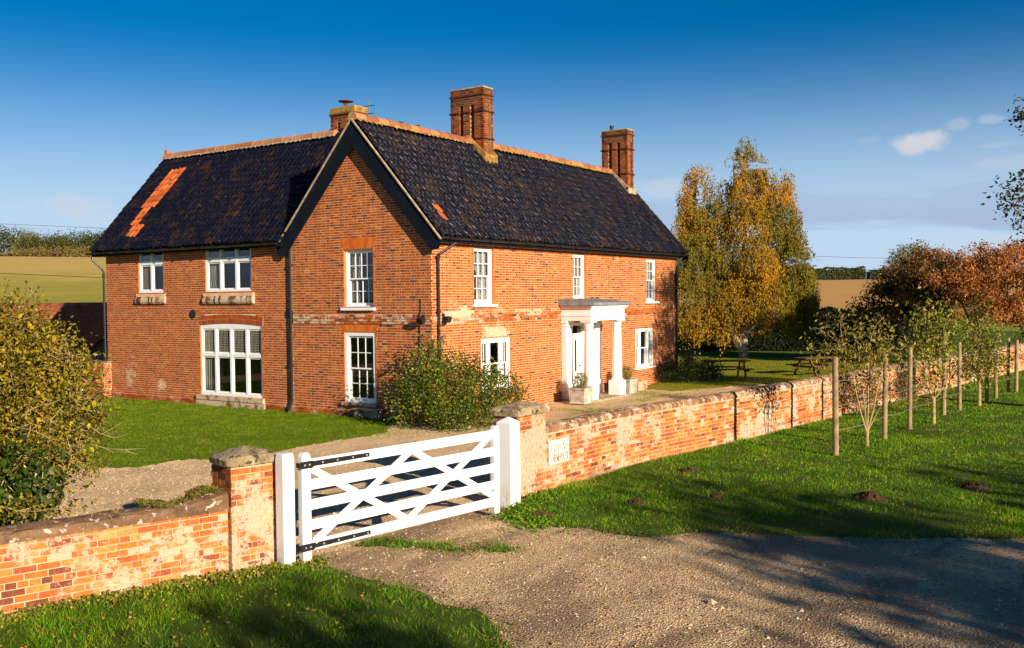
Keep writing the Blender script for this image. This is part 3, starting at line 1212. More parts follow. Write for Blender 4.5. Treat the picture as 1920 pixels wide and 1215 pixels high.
brick_sill(10.98, 12.50, 3.22, 3.555)
brick_sill(6.78, 9.10, 3.21, 3.545)
# rendered panel below the big window, air brick box at the gable
g = Geo()
GAB.box(g, 6.36, 9.55, 0.0, 0.20, 0.0, 0.07)
GAB.box(g, 6.40, 9.48, 0.20, 0.34, 0.0, 0.10)
bevel(g.build("rendered_plinth", RENDERED, house), 0.012)
g = Geo()
GAB.box(g, 1.74, 2.0, 0.0, 0.25, 0.0, 0.26); GAB.box(g, 2.42, 2.58, 0.0, 0.25, 0.0, 0.26)
GAB.box(g, 1.70, 2.60, 0.25, 0.30, 0.0, 0.30); GAB.box(g, 2.0, 2.42, 0.0, 0.25, 0.0, 0.12)
bevel(g.build("vent_box", STONE, house), 0.01)


# curtains hang inside the windows
def curtain(name, label, fr, u0, u1, z0, z1, mat, n=-0.245, waves=5, amp=0.035, gather=None, group=None, cat="curtain"):
    nu, nz = 26, 8
    V = []
    for j in range(nz + 1):
        t = j / nz
        for i in range(nu + 1):
            s = i / nu
            a, b = u0, u1
            if gather:
                k = math.exp(-((t - 0.35) / 0.25) ** 2)
                side, amt = gather
                if side > 0: a = u0 + (u1 - u0) * amt * k
                else: b = u1 - (u1 - u0) * amt * k
            V.append(fr.p(a + (b - a) * s, z0 + (z1 - z0) * t, n + amp * math.sin(s * waves * 2 * math.pi + 0.6 * math.sin(3 * t))))
    F = np.array([(j * (nu + 1) + i, j * (nu + 1) + i + 1, (j + 1) * (nu + 1) + i + 1, (j + 1) * (nu + 1) + i) for j in range(nz) for i in range(nu)])
    c = fr.p((u0 + u1) / 2, z1, n)
    o = mk(name, V, F, mat, None, {'rnd': np.full(len(F), 0.5)}, True, loc=c)
    sm = o.modifiers.new('thick', 'SOLIDIFY'); sm.thickness = 0.004
    tag(o, label, cat, group)
    return o


curtain("curtain", "tan curtain inside the small two light upper window of the wing", GAB, 11.85, 12.38, 3.62, 5.05, CURTAIN_TAN, n=-0.155, gather=(1, 0.4))
curtain("curtain", "pale curtain tied back inside the three light upper window of the wing", GAB, 8.25, 9.0, 3.62, 5.02, CURTAIN, n=-0.155, gather=(1, 0.4), waves=6)
curtain("curtain", "long cream curtain inside the tall leaded ground floor window", GAB, 8.85, 9.32, 0.45, 2.40, CURTAIN, n=-0.155, waves=4)
curtain("curtain", "white net curtain inside the sixteen pane gable window", GAB, 2.62, 3.1, 3.12, 4.66, BLIND, waves=5, gather=(1, 0.35))
curtain("curtain", "pale curtain inside the upper front window nearest the drainpipe", FRO, 2.15, 2.84, 3.15, 4.68, BLIND, waves=6, gather=(1, 0.4))
curtain("blind", "white blind drawn in the window above the porch roof", FRO, 7.38, 8.22, 3.25, 4.68, BLIND, n=-0.2, waves=9, amp=0.012, cat="blind")
curtain("curtain", "pale curtain inside the upper front window farthest from the gable", FRO, 13.2, 13.7, 3.15, 4.66, BLIND, waves=4)

# ------------------------------------------------------------------ roof
TW, TG = 0.205, 0.285       # cover width and gauge of a pantile


def tile_mesh():
    """an S shaped pantile: u across, s up the slope, n out"""
    prof = [(0.0, 0.040), (0.035, 0.070), (0.075, 0.040), (0.11, 0.008), (0.15, 0.0), (0.19, 0.014), (0.222, 0.046)]
    V, F = [], []
    for (s, lift) in ((0.0, 0.028), (TG + 0.055, 0.0)):
        for (u, h) in prof:
            V.append((u, s, h + lift))
    for (u, h) in prof:
        V.append((u, 0.0, h + 0.028 - 0.026))
    m = len(prof)
    for i in range(m - 1):
        F.append((i, i + 1, m + i + 1, m + i))
        F.append((2 * m + i, 2 * m + i + 1, i + 1, i))
    return np.array(V), np.array(F)


TV, TF = tile_mesh()
TEDGE = np.array([float(k % 2) for k in range(len(TF))], np.float32)
TSM = np.array([k % 2 == 0 for k in range(len(TF))])
_tile_me = {}


def tile_data(mat):
    if mat.name not in _tile_me:
        me = bpy.data.meshes.new("pantile")
        me.from_pydata(TV.tolist(), [], TF.tolist())
        me.polygons.foreach_set('use_smooth', [k % 2 == 0 for k in range(len(TF))])
        me.update(); me.materials.append(mat)
        at = me.attributes.new('edge', 'FLOAT', 'FACE'); at.data.foreach_set('value', TEDGE)
        _tile_me[mat.name] = me
    return _tile_me[mat.name]


def tile_slope(parent, O, U, S, width, length, keep=lambda u, s: True, orange=lambda u, s: False, n_single=150):
    O, U, S = (np.array(x, float) for x in (O, U, S))
    N = np.cross(U, S)
    P, R, C = [], [], []
    for j in range(int(math.ceil(length / TG))):
        for i in range(int(round(width / TW))):
            u, s = i * TW, j * TG
            if not keep(u + TW / 2, s + TG / 2): continue
            P.append(O + U * (u + random.uniform(-.009, .009)) + S * (s + random.gauss(0, .013)) + N * (random.uniform(0, .012) + 0.05 * (fbm(u * 0.35, s * 0.5, 15) - 0.5)))
            R.append(min(1, max(0, 0.85 * random.random() ** 1.3 + 0.35 * (fbm(u * 0.8, s * 0.5, 3) - 0.4))))
            C.append(orange(u + TW / 2, s + TG / 2))
    P, R, C = np.array(P), np.array(R), np.array(C)
    d = np.linalg.norm(P - CAM, axis=1)
    order = list(np.where(C)[0]) + [i for i in np.argsort(d) if not C[i]]
    single = order[:n_single]
    mask = np.ones(len(P), bool); mask[single] = False
    for i in single:
        o = link_obj("pantile", tile_data(NEWTILE if C[i] else PANTILE), parent)
        a = random.gauss(0, 0.008)
        U2 = U * math.cos(a) + S * math.sin(a); S2 = np.cross(N, U2)
        mat4 = np.eye(4); mat4[:3, 0] = U2; mat4[:3, 1] = S2; mat4[:3, 2] = N; mat4[:3, 3] = P[i] - origin(parent)
        o.matrix_local = Matrix(mat4.tolist())
        o.color = (R[i], 0, 0, 1)
        if C[i]: o['label'] = "bright orange replacement pantile"
    k = mask.sum()
    if k:
        V = (P[mask][:, None, :] + TV[None, :, 0, None] * U + TV[None, :, 1, None] * S + TV[None, :, 2, None] * N).reshape(-1, 3)
        F = (np.arange(k)[:, None, None] * len(TV) + TF[None]).reshape(-1, 4)
        mk("pantiles", V, F, PANTILE, parent, {'rnd': np.repeat(R[mask], len(TF)), 'edge': np.tile(TEDGE, k)}, smooth=np.tile(TSM, k), kind='stuff')


ca = 1 / math.sqrt(1 + SL * SL); sa = SL * ca
# sarking decks under the tiles
OV = 0.30
e0 = EAVE - OV * SL + 0.20            # height of the deck at the eaves edge
g = Geo()
g.prism([(-0.12, -OV, e0), (-0.12, 2.6, e0 + (2.6 + OV) * SL), (-0.12, 2.6, e0 + (2.6 + OV) * SL - 0.08), (-0.12, -OV + 0.02, e0 - 0.06)], (15.97, 0, 0))
g.prism([(-0.12, 5.2 + OV, e0), (-0.12, 2.6, e0 + (2.6 + OV) * SL), (-0.12, 2.6, e0 + (2.6 + OV) * SL - 0.08), (-0.12, 5.2 + OV - 0.02, e0 - 0.06)], (15.97, 0, 0))
roof_f = recalc(g.build("main_roof", BARGE, house))
RTOP = e0 + (2.6 + OV) * SL
g = Geo()
wr = e0 + 0.06
WTOP = wr + (2.8 + OV) * SL
g.prism([(-OV, 5.46, wr), (2.8, 2.6, WTOP), (2.8, 14.55, WTOP), (-OV, 14.55, wr)], (0, 0, -0.08))
g.prism([(5.6 + OV, 3.6, wr), (2.8, 3.6, WTOP), (2.8, 3.6, WTOP - 0.08), (5.6 + OV - 0.02, 3.6, wr - 0.06)], (0, 10.95, 0))
roof_w = recalc(g.build("wing_roof", BARGE, house))
slope_f = (2.6 + OV) / ca
slope_w = (2.8 + OV) / ca
tile_slope(roof_f, (-0.10, -OV - 0.04, e0 - 0.03), (1, 0, 0), (0, ca, sa), 15.98, slope_f - 0.02,
           orange=lambda u, s: (0.62 < u < 0.80 and 0.55 < s < 1.2), n_single=170)


def wing_keep(u, s):
    Y = 14.55 - u
    z = wr + s * sa
    zm = e0 + (5.2 + OV - Y) * SL      # back slope of the main roof
    return Y > 5.5 or z > zm + 0.02


def wing_orange(u, s):
    k = s / slope_w
    c = 1.28 + 0.08 * math.floor(k * 5)
    if 0.10 < k < 0.80:
        w = 0.22 if k < 0.3 else 0.42
        return abs(u - (1.35 + (0.25 if k > 0.45 else 0.0))) < w
    if 0.02 < k < 0.16:
        return abs(u - 2.0) < 0.32
    return False


def wing_orange2(u, s):
    k = s / slope_w
    if 0.22 < k < 0.84: return abs(u - 1.42) < (0.33 if k > 0.42 else 0.22)
    if 0.10 < k < 0.27: return 1.45 < u < 2.05
    return False


tile_slope(roof_w, (-OV - 0.04, 14.55, wr - 0.03), (0, -1, 0), (ca, 0, sa), 11.2, slope_w - 0.02, keep=wing_keep, orange=wing_orange2, n_single=125)


# ridge tiles: butted half rounds, each its own piece
def ridge(parent, p0, p1, L=0.46, r=0.155, bed=None):
    p0, p1 = np.array(p0, float), np.array(p1, float)
    D = p1 - p0; T = np.linalg.norm(D); D /= T
    side = np.cross(D, (0, 0, 1.0))
    n = int(T / L)
    for k in range(n):
        a = p0 + D * (T * k / n + 0.006); b = p0 + D * (T * (k + 1) / n - 0.006)
        dz = random.uniform(-.006, .006)
        g = Geo()
        V, F = [], []
        for (q, lift) in ((a, 0.012), (a + D * 0.05, 0.012), (a + D * 0.051, 0.0), (b, 0.0)):
            for j in range(9):
                th = math.pi * (j / 8 * 1.1 - 0.05)
                V.append(q + side * (r + lift) * math.cos(th) + np.array((0, 0, (r + lift) * math.sin(th) * 1.25 + dz)))
        for i in range(3):
            for j in range(8):
                F.append((i * 9 + j, i * 9 + j + 1, (i + 1) * 9 + j + 1, (i + 1) * 9 + j))
        F.append(tuple(range(9))); F.append(tuple(range(27, 36))[::-1])
        g.add(V, F)
        o = g.build("ridge_tile", RIDGE, parent, smooth=False, plain=True)
        o.color = (random.random(), 0, 0, 1)
    # bedding mortar with yellow lichen along the foot of the ridge
    for sg in (-1, 1):
        V, F = [], []
        m = int(T / 0.07)
        for k in range(m + 1):
            q = p0 + D * (T * k / m)
            w = 0.07 + 0.05 * abs(math.sin(k * 1.03)) * (0.4 + random.random())
            c = q + side * sg * (r - 0.03)
            V.append(c + np.array((0, 0, 0.045)))
            V.append(c + side * sg * w + np.array((0, 0, 0.062 - w * SL)))
        for k in range(m):
            F.append((2 * k, 2 * k + 1, 2 * k + 3, 2 * k + 2))
        mk("ridge_bedding", V, np.array(F), bed or LICHEN, parent)


ridge(roof_f, (-0.14, 2.6, RTOP + 0.03), (15.85, 2.6, RTOP + 0.03))
ridge(roof_w, (2.8, 14.58, WTOP + 0.02), (2.8, 6.0, WTOP + 0.02), bed=STONE)
g = Geo()
g.box((2.72, 14.42, WTOP + 0.1), (2.88, 14.57, WTOP + 0.34))
bevel(g.build("ridge_end_stop", RIDGE, roof_w), 0.02)

# bargeboards of the near gable, verge strips, soffit shade boards
for sgn in (-1, 1):
    g = Geo()
    bw = 0.52
    pk = np.array((-0.16, 2.6, RTOP + 0.03))
    ft = np.array((-0.16, 2.6 + sgn * (2.6 + OV + 0.16), e0 - 0.15))
    up = np.array((0, 0, 1.0))
    g.prism([pk, ft, ft - up * 0.24 + np.array((0, -sgn * 0.10, 0)), ft - up * 0.28 + np.array((0, -sgn * 0.34, 0)), pk - up * 0.74], (0.035, 0, 0))
    o = recalc(g.build("bargeboard", BARGE, house))
    g = Geo()
    g.beam(pk + np.array((-0.012, 0, 0.0)), ft + np.array((-0.012, 0, 0.0)), 0.032, 0.06, up=(0, sgn * 0.7, 0.7))
    g.build("verge_strip", STONE, house)
g = Geo()
g.prism([(15.86, -OV - .1, e0 - 0.16), (15.86, 2.6, RTOP + 0.02), (15.86, 2.6, RTOP - 0.3), (15.86, -OV, e0 - 0.36)], (-0.035, 0, 0))
g.prism([(15.86, 5.2 + OV + .1, e0 - 0.16), (15.86, 2.6, RTOP + 0.02), (15.86, 2.6, RTOP - 0.3), (15.86, 5.2 + OV, e0 - 0.36)], (-0.035, 0, 0))
recalc(g.build("far_bargeboard", BARGE, house))
g = Geo()
g.prism([(-OV, 14.56, wr - 0.06), (2.8, 14.56, WTOP + 0.01), (2.8, 14.56, WTOP - 0.25), (-OV, 14.56, wr - 0.24)], (0, -0.03, 0))
g.prism([(5.9, 14.56, wr - 0.06), (2.8, 14.56, WTOP + 0.01), (2.8, 14.56, WTOP - 0.25), (5.9, 14.56, wr - 0.24)], (0, -0.03, 0))
recalc(g.build("wing_bargeboard", BARGE, house))

# eaves: fascia, soffit, gutter
g = Geo()
g.box((-0.08, -OV + 0.03, e0 - 0.19), (15.8, -OV + 0.06, e0 - 0.05))
g.box((-0.08, -OV + 0.06, e0 - 0.17), (15.8, 0.0, e0 - 0.14))
g.box((-OV + 0.03, 5.3, wr - 0.19), (-OV + 0.06, 14.5, wr - 0.05))
g.box((-OV + 0.06, 5.3, wr - 0.17), (0.0, 14.5, wr - 0.14))
g.build("eaves_boards", BARGE, house)
g = Geo()
for k in range(72):
    x = 0.15 + k * 0.215
    g.box((x, -OV + 0.10, e0 - 0.215), (x + 0.10, -0.02, e0 - 0.172))
g.build("eaves_corbels", STONE, house, kind='stuff')


def gutter(name, p0, p1, out):
    p0, p1, out = (np.array(x, float) for x in (p0, p1, out))
    V, F = [], []
    for q in (p0, p1):
        for r in (0.060, 0.050):
            for j in range(7):
                th = math.pi * (1 + j / 6)
                V.append(q + out * r * math.cos(th) + np.array((0, 0, r * math.sin(th))))
    for j in range(6):
        F.append((j, j + 1, 14 + j + 1, 14 + j)); F.append((7 + j + 1, 7 + j, 21 + j, 21 + j + 1))
    F += [(0, 14, 21, 7), (6, 13, 27, 20)]
    for b in (0, 14):
        F += [(b + j, b + 7 + j, b + 8 + j, b + j + 1) for j in range(6)]
    g = Geo(); g.add(V, F)
    D = (p1 - p0); L = np.linalg.norm(D)
    for k in range(int(L / 0.9)):
        c = p0 + D * (k + 0.5) / int(L / 0.9)
        g.obox(c + np.array((0, 0, -0.03)), (D / L, out, (0, 0, 1)), (0.018, 0.066, 0.038))
    return g.build(name, BLACK, house)


gutter("gutter", (-0.12, -OV - 0.05, e0 - 0.07), (15.85, -OV - 0.05, e0 - 0.07), (0, -1, 0))
gutter("gutter", (-OV - 0.05, 5.42, wr - 0.07), (-OV - 0.05, 14.72, wr - 0.07), (-1, 0, 0))


def pipe(pts, r=0.038, collars=()):
    g = Geo()
    g.tube(pts, r, 10)
    for (p, d) in collars:
        g.lathe((p[0], p[1], p[2] - 0.05), [(r + .004, 0), (r + 0.016, 0.005), (r + 0.016, 0.085), (r + .004, 0.09)], 10)
        g.box((p[0] - 0.07 * abs(d[1]) - 0.012, p[1] - 0.07 * abs(d[0]) - 0.012, p[2] - 0.02), (p[0] + 0.07 * abs(d[1]) + 0.012, p[1] + 0.07 * abs(d[0]) + 0.012, p[2] + 0.02))
    return g.build("drainpipe", BLACK, house, smooth=False)


pipe([(0.62, -OV - 0.05, e0 - 0.10), (0.62, -OV - 0.03, e0 - 0.22), (0.22, -0.10, e0 - 0.52), (0.20, -0.07, e0 - 0.62), (0.20, -0.07, 0.05)],
     collars=[((0.20, -0.07, z), (0, 1)) for z in (4.4, 2.95, 1.3)])
pipe([(0.02 - 0.08, 5.20, e0 + 0.1), (-0.06, 5.20, 5.0), (-0.06, 5.20, 0.35), (-0.16, 5.22, 0.08)], r=0.042,
     collars=[((-0.06, 5.2, z), (1, 0)) for z in (4.3, 1.4)])
pipe([(-OV - 0.05, 14.5, wr - 0.10), (-OV - 0.03, 14.48, wr - 0.3), (-0.1, 14.28, wr - 0.62), (-0.06, 14.26, wr - 0.72), (-0.06, 14.26, 0.1)],
     collars=[((-0.06, 14.26, z), (1, 0)) for z in (4.2, 3.0, 1.6)])
pipe([(15.78, -OV - 0.05, e0 - 0.10), (15.76, -OV - 0.02, e0 - 0.25), (15.45, -0.09, e0 - 0.55), (15.43, -0.06, e0 - 0.65), (15.43, -0.06, 0.1)],
     collars=[((15.43, -0.06, z), (0, 1)) for z in (4.1, 2.6, 1.2)])

# wall anchors, lamps, cable, small bracket on the gable
for (u, z, r) in ((9.65, 2.89, 0.135), (5.30, 2.90, 0.145)):
    g = Geo()
    n = 20
    V = [GAB.p(u + r * math.cos(2 * math.pi * k / n), z + r * math.sin(2 * math.pi * k / n), nn) for nn in (0.0, 0.035) for k in range(n)]
    F = [tuple(range(n, 2 * n)), tuple(range(n))[::-1]] + [(k, (k + 1) % n, n + (k + 1) % n, n + k) for k in range(n)]
    g.add(V, F)
    GAB.box(g, u - 0.03, u + 0.03, z - 0.03, z + 0.03, 0.03, 0.07)
    recalc(g.build("anchor_plate", BLACK, house))


def floodlight(fr, u, z):
    g = Geo()
    fr.box(g, u - 0.03, u + 0.03, z + 0.0, z + 0.16, 0.03, 0.08)
    c = fr.p(u, z - 0.0, 0.20)
    ax = (fr.U, fr.N * 0.9 - fr.Z * 0.44, fr.Z * 0.9 + fr.N * 0.44)
    g.obox(c, ax, (0.10, 0.05, 0.08))
    g.tube([fr.p(u, z + 0.08, 0.06), fr.p(u, z + 0.02, 0.18)], 0.02, 6)
    o = bevel(g.build("floodlight", BLACK, house), 0.012)
    g = Geo()
    g.obox(c + (fr.N * 0.9 - fr.Z * 0.44) * 0.052, ax, (0.085, 0.003, 0.065))
    g.build("lamp_glass", GLASS, o)


floodlight(GAB, 0.24, 2.72)
floodlight(FRO, 0.42, 2.74)
g = Geo()
g.tube([GAB.p(0.36, 3.3, 0.015), GAB.p(0.37, 2.95, 0.015), GAB.p(0.36, 2.85, 0.05), GAB.p(0.36, 2.62, 0.05), GAB.p(0.40, 2.55, 0.02), GAB.p(0.44, 0.3, 0.015)], 0.013, 6)
g.build("wall_cable", BLACK, house)
g = Geo()
g.tube([GAB.p(3.74, 6.75, -0.02), GAB.p(3.74, 6.75, 0.13)], 0.10, 14)
g.build("gable_vent_pipe", BLACK, house)


# ------------------------------------------------------------------ chimneys
CHIMMORTAR = simple("shade_dark_mortar", (0.32, 0.21, 0.12), 0.95, 0.1, 3.0, 0.3)  # mortar colour darkened to put shade into the recessed slots

def chimney(x0, x1, y0, y1, zb, ringlo, ringhi, shaft, cap, top, nsl, label=None, sides=1):
    """stack with tall recessed slots between its shafts, thin projecting rings and a solid cap"""
    g = Geo()
    i = 0.09
    g.box((x0 + i, y0 + i, zb), (x1 - i, y1 - i, top - 0.02))
    frs = [(Fr((x0, y0, 0), (1, 0, 0), (0, -1, 0)), x1 - x0, sides), (Fr((x0, y0, 0), (0, 1, 0), (-1, 0, 0)), y1 - y0, nsl),
           (Fr((x1, y1, 0), (-1, 0, 0), (0, 1, 0)), x1 - x0, sides), (Fr((x1, y1, 0), (0, -1, 0), (1, 0, 0)), y1 - y0, nsl)]
    for (fr, W, n) in frs:
        for k in range(n + 1):
            cc = [W * (q + 1) / (n + 1) if n > 1 else W * 0.66 for q in range(n)]
            fr.box(g, 0.004 if k == 0 else cc[k - 1] + 0.082, W - 0.004 if k == n else cc[k] - 0.082, zb, shaft, -0.12, -0.004)
        fr.box(g, 0.0045, W - 0.0045, shaft, top - 0.02, -0.12, -0.0045)
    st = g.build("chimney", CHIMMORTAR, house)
    if label: st['label'] = label
    B = Bricks()
    for (fr, W, n) in frs:
        slots = []
        for k in range(n):
            c = W * (k + 1) / (n + 1) if n > 1 else W * 0.66
            slots.append((c - 0.075, c + 0.075))

        def bl(z, slots=slots):
            return slots if zb + 0.02 < z < shaft else []
        lay(B, fr, 0.0, W, zb + 0.03, shaft, lambda z, sl=slots: [(-9, sl[0][0] + .002)] + [(sl[q][1] - .002, sl[q + 1][0] + .002 if q + 1 < len(sl) else 99) for q in range(len(sl))],
            depth=0.02, rndf=lambda u, z, h: random.uniform(.1, .5), proud=-0.078)
        rf = lambda u, z, h: min(1, max(0, random.gauss(0.52, 0.22) - (0.25 if z > shaft else 0)))
        lay(B, fr, 0.0, W, zb, top - 0.01, bl, depth=0.105, rndf=rf, limef=lambda u, z: 0.35 if z > shaft else 0.1, proud=0.0)
        for zr in (ringlo, ringhi):
            for k in range(n + 1):
                a = slots[k - 1][1] if k else -0.035
                b = slots[k][0] if k < n else W + 0.035
                lay(B, fr, a - 0.01, b + 0.01, zr, zr + 0.06, lambda z: [], depth=0.12, course=0.06, proud=0.035, rndf=lambda u, z, h: 0.05)
        lay(B, fr, -0.03, W + 0.03, cap, cap + 0.0705, lambda z: [], depth=0.12, proud=0.035, rndf=lambda u, z, h: 0.15)
    B.emit(CHIMBRICK, st, 0, mass_name='chimney_bricks')
    g = Geo()
    g.box((x0 - 0.01, y0 - 0.01, top - 0.012), (x1 + 0.01, y1 + 0.01, top + 0.03))
    g.build("chimney_cap", STONE, st)
    return st


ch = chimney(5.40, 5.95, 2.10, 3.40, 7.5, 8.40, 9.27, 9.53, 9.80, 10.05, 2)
g = Geo()
for sgn in (-1, 1):
    pass
g.box((5.33, 1.98, 7.55), (6.02, 2.12, 7.90))
g.beam((5.37, 2.02, 7.84), (5.37, 2.75, 8.50), 0.16, 0.10, up=(0, -0.7, 0.7))
g.beam((5.98, 2.02, 7.84), (5.98, 2.75, 8.50), 0.16, 0.10, up=(0, -0.7, 0.7))
g.build("flashing", LICHEN, ch)
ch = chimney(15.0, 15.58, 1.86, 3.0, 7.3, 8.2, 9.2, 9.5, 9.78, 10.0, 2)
g = Geo()
g.box((14.93, 1.76, 7.42), (15.62, 1.88, 7.66))
g.beam((14.97, 1.80, 7.60), (14.97, 2.55, 8.30), 0.14, 0.08, up=(0, -0.7, 0.7))
g.build("flashing", STONE, ch)
g = Geo(); g.lathe((15.22, 2.65, 10.03), [(0.08, 0), (0.075, 0.02), (0.07, 0.12), (0.09, 0.125), (0.09, 0.2), (0.03, 0.21)], 12)
g.build("chimney_pot", BLACK, ch)
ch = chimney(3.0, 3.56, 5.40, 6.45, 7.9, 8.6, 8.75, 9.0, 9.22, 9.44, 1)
g = Geo()
g.tube([(3.25, 6.0, 9.44), (3.25, 6.0, 9.66)], 0.05, 10)
for a in range(3):
    th = a * 2.1
    g.tube([(3.25 + 0.07 * math.cos(th), 6.0 + 0.07 * math.sin(th), 9.46), (3.25 + 0.07 * math.cos(th), 6.0 + 0.07 * math.sin(th), 9.70)], 0.012, 5)
g.lathe((3.25, 6.0, 9.68), [(0.24, 0), (0.25, 0.02), (0.02, 0.07)], 16)
g.build("chimney_cowl", simple("rusty_cowl", (0.20, 0.05, 0.03), 0.7, 0.3), ch)
# the near stack is yellow with lichen round its top
g = Geo()
g.box((2.985, 5.385, 9.26), (3.575, 6.465, 9.455))
g.build("lichen_crust", LICHEN, ch)
g = Geo()
g.tube([(3.9, 5.6, 7.5), (3.9, 5.6, 9.75)], 0.015, 6)
g.beam((3.9, 5.35, 9.6), (3.9, 5.85, 9.6), 0.02, 0.02); g.beam((3.9, 5.4, 9.35), (3.9, 5.8, 9.35), 0.02, 0.02)
g.build("aerial", BLACK, house)

# ------------------------------------------------------------------ porch
g = Geo()
g.box((6.50, -1.22, -0.02), (9.0, -0.01, 0.05))
porch = bevel(g.build("porch", STONE, house), 0.01)
for (cx, wide) in ((6.81, 0.21), (8.71, 0.21)):
    cy = -0.90
    g = Geo()
    g.box((cx - 0.21, cy - 0.21, 0.05), (cx + 0.21, cy + 0.21, 0.52))
    pl = g
    pl.lathe((cx, cy, 0.52), [(0.205, 0.0), (0.21, 0.03), (0.20, 0.06), (0.175, 0.075), (0.168, 0.10), (0.166, 0.4), (0.160, 1.0), (0.146, 1.6),
                             (0.138, 1.84), (0.158, 1.85), (0.160, 1.875), (0.140, 1.885), (0.140, 1.93), (0.18, 1.955), (0.185, 1.975)], 28)
    pl.box((cx - 0.195, cy - 0.195, 2.495), (cx + 0.195, cy + 0.195, 2.54))
    o = pl.build("column", WHITE, porch)
    for (px0, px1) in ((cx - 0.19, cx + 0.19),):
        g = Geo()
        g.box((px0 - 0.03, -0.24, 0.05), (px1 + 0.03, 0.0, 0.52))
        g.box((px0, -0.20, 0.52), (px1, 0.0, 2.46))
        g.box((px0 - 0.02, -0.22, 2.36), (px1 + 0.02, -0.005, 2.41))
        g.box((px0 - 0.03, -0.23, 2.46), (px1 + 0.03, -0.002, 2.54))
        bevel(g.build("pilaster", WHITE, porch), 0.01)
g = Geo()
X0, X1, Yf = 6.60, 8.92, -1.10
g.box((X0, Yf, 2.541), (X1, -0.004, 2.68))
g.box((X0 - 0.02, Yf - 0.02, 2.68), (X1 + 0.02, -0.003, 2.74))
g.box((X0 + 0.01, Yf + 0.01, 2.74), (X1 - 0.01, -0.002, 2.92))
g.box((X0 - 0.04, Yf - 0.04, 2.92), (X1 + 0.04, -0.001, 2.97))
g.box((X0 - 0.09, Yf - 0.09, 2.97), (X1 + 0.09, -0.0015, 3.03))
bevel(g.build("entablature", WHITE, porch), 0.012)
g = Geo()
g.prism([(X0 - 0.17, -0.001, 3.24), (X0 - 0.17, Yf - 0.17, 3.12), (X0 - 0.17, Yf - 0.17, 3.032), (X0 - 0.17, -0.001, 3.032)], (X1 - X0 + 0.34, 0, 0))
for k in range(1, 6):
    x = X0 - 0.17 + (X1 - X0 + 0.34) * k / 6
    g.beam((x, Yf - 0.175, 3.128), (x, -0.004, 3.248), 0.03, 0.035)
recalc(g.build("porch_roof", LEAD, porch))
# front door, recessed
g = Geo()
FRO.box(g, 7.22, 7.36, 0.05, 2.46, -0.22, -0.06); FRO.box(g, 8.14, 8.28, 0.05, 2.46, -0.22, -0.06)
FRO.box(g, 7.36, 8.14, 2.36, 2.46, -0.22, -0.06); FRO.box(g, 7.36, 8.14, 2.04, 2.10, -0.22, -0.07)
bevel(g.build("door_frame", WHITE, house), 0.006)
g = Geo()
FRO.box(g, 7.364, 8.136, 0.08, 2.036, -0.19, -0.14)
for (a, b, c, d) in ((7.44, 7.66, 0.2, 0.85), (7.84, 8.06, 0.2, 0.85), (7.44, 7.62, 1.0, 1.9), (7.88, 8.06, 1.0, 1.9)):
    FRO.box(g, a, b, c, d, -0.14, -0.128)
door = bevel(g.build("front_door", WHITE, house), 0.006)
g = Geo(); FRO.box(g, 7.70, 7.80, 0.85, 1.88, -0.139, -0.126); g.build("door_light", simple("obscure_glass", (0.03, 0.03, 0.03), 0.1, 0.6), door)
g = Geo(); FRO.box(g, 7.82, 7.93, 0.62, 0.66, -0.14, -0.115); g.build("letter_box", BLACK, door)
g = Geo(); g.lathe((8.0, 0.11, 1.02), [(0.005, -0.03), (0.03, -0.02), (0.035, 0.0), (0.03, 0.02), (0.005, 0.03)], 10); g.build("door_knob", BLACK, door)
pane(FRO, 7.36, 8.14, 2.10, 2.36, -0.15, door)["label"] = "small fanlight over the front door"
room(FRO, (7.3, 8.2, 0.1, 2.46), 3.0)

# ------------------------------------------------------------------ boundary walls
class Poly:
    def __init__(s, pts):
        s.P = [np.array((*p, 0.0), float) for p in pts]
        s.L = np.concatenate([[0], np.cumsum([np.linalg.norm(b - a) for a, b in zip(s.P[:-1], s.P[1:])])])

    def __call__(s, u):
        i = int(np.clip(np.searchsorted(s.L, u) - 1, 0, len(s.P) - 2))
        d = s.P[i + 1] - s.P[i]; d = d / np.linalg.norm(d)
        # soften the corners: blend neighbouring directions
        return s.P[i] + d * (u - s.L[i]), d, np.array((d[1], -d[0], 0.0))


def smooth_poly(pts, n=4):
    for _ in range(n):
        q = [pts[0]]
        for a, b in zip(pts[:-1], pts[1:]):
            q += [(a[0] * .75 + b[0] * .25, a[1] * .75 + b[1] * .25), (a[0] * .25 + b[0] * .75, a[1] * .25 + b[1] * .75)]
        pts = q + [pts[-1]]
    return pts


RW = [(-6.15, -7.22), (-2.6, -7.36), (0.5, -7.92), (5.1, -8.48), (13.2, -9.45), (20, -10.25), (27, -11.2)]
LW = [(-21.5, -4.3), (-17.0, -5.05), (-14.66, -5.78), (-12.2, -6.56)]
RWP, LWP = Poly(smooth_poly(RW, 2)), Poly(smooth_poly(LW, 2))


def wall_line(x):
    pts = LW + [(-11.6, -6.9), (-6.9, -7.3)] + RW[0:]
    xs = [p[0] for p in pts]; ys = [p[1] for p in pts]
    return np.interp(x, xs, ys)


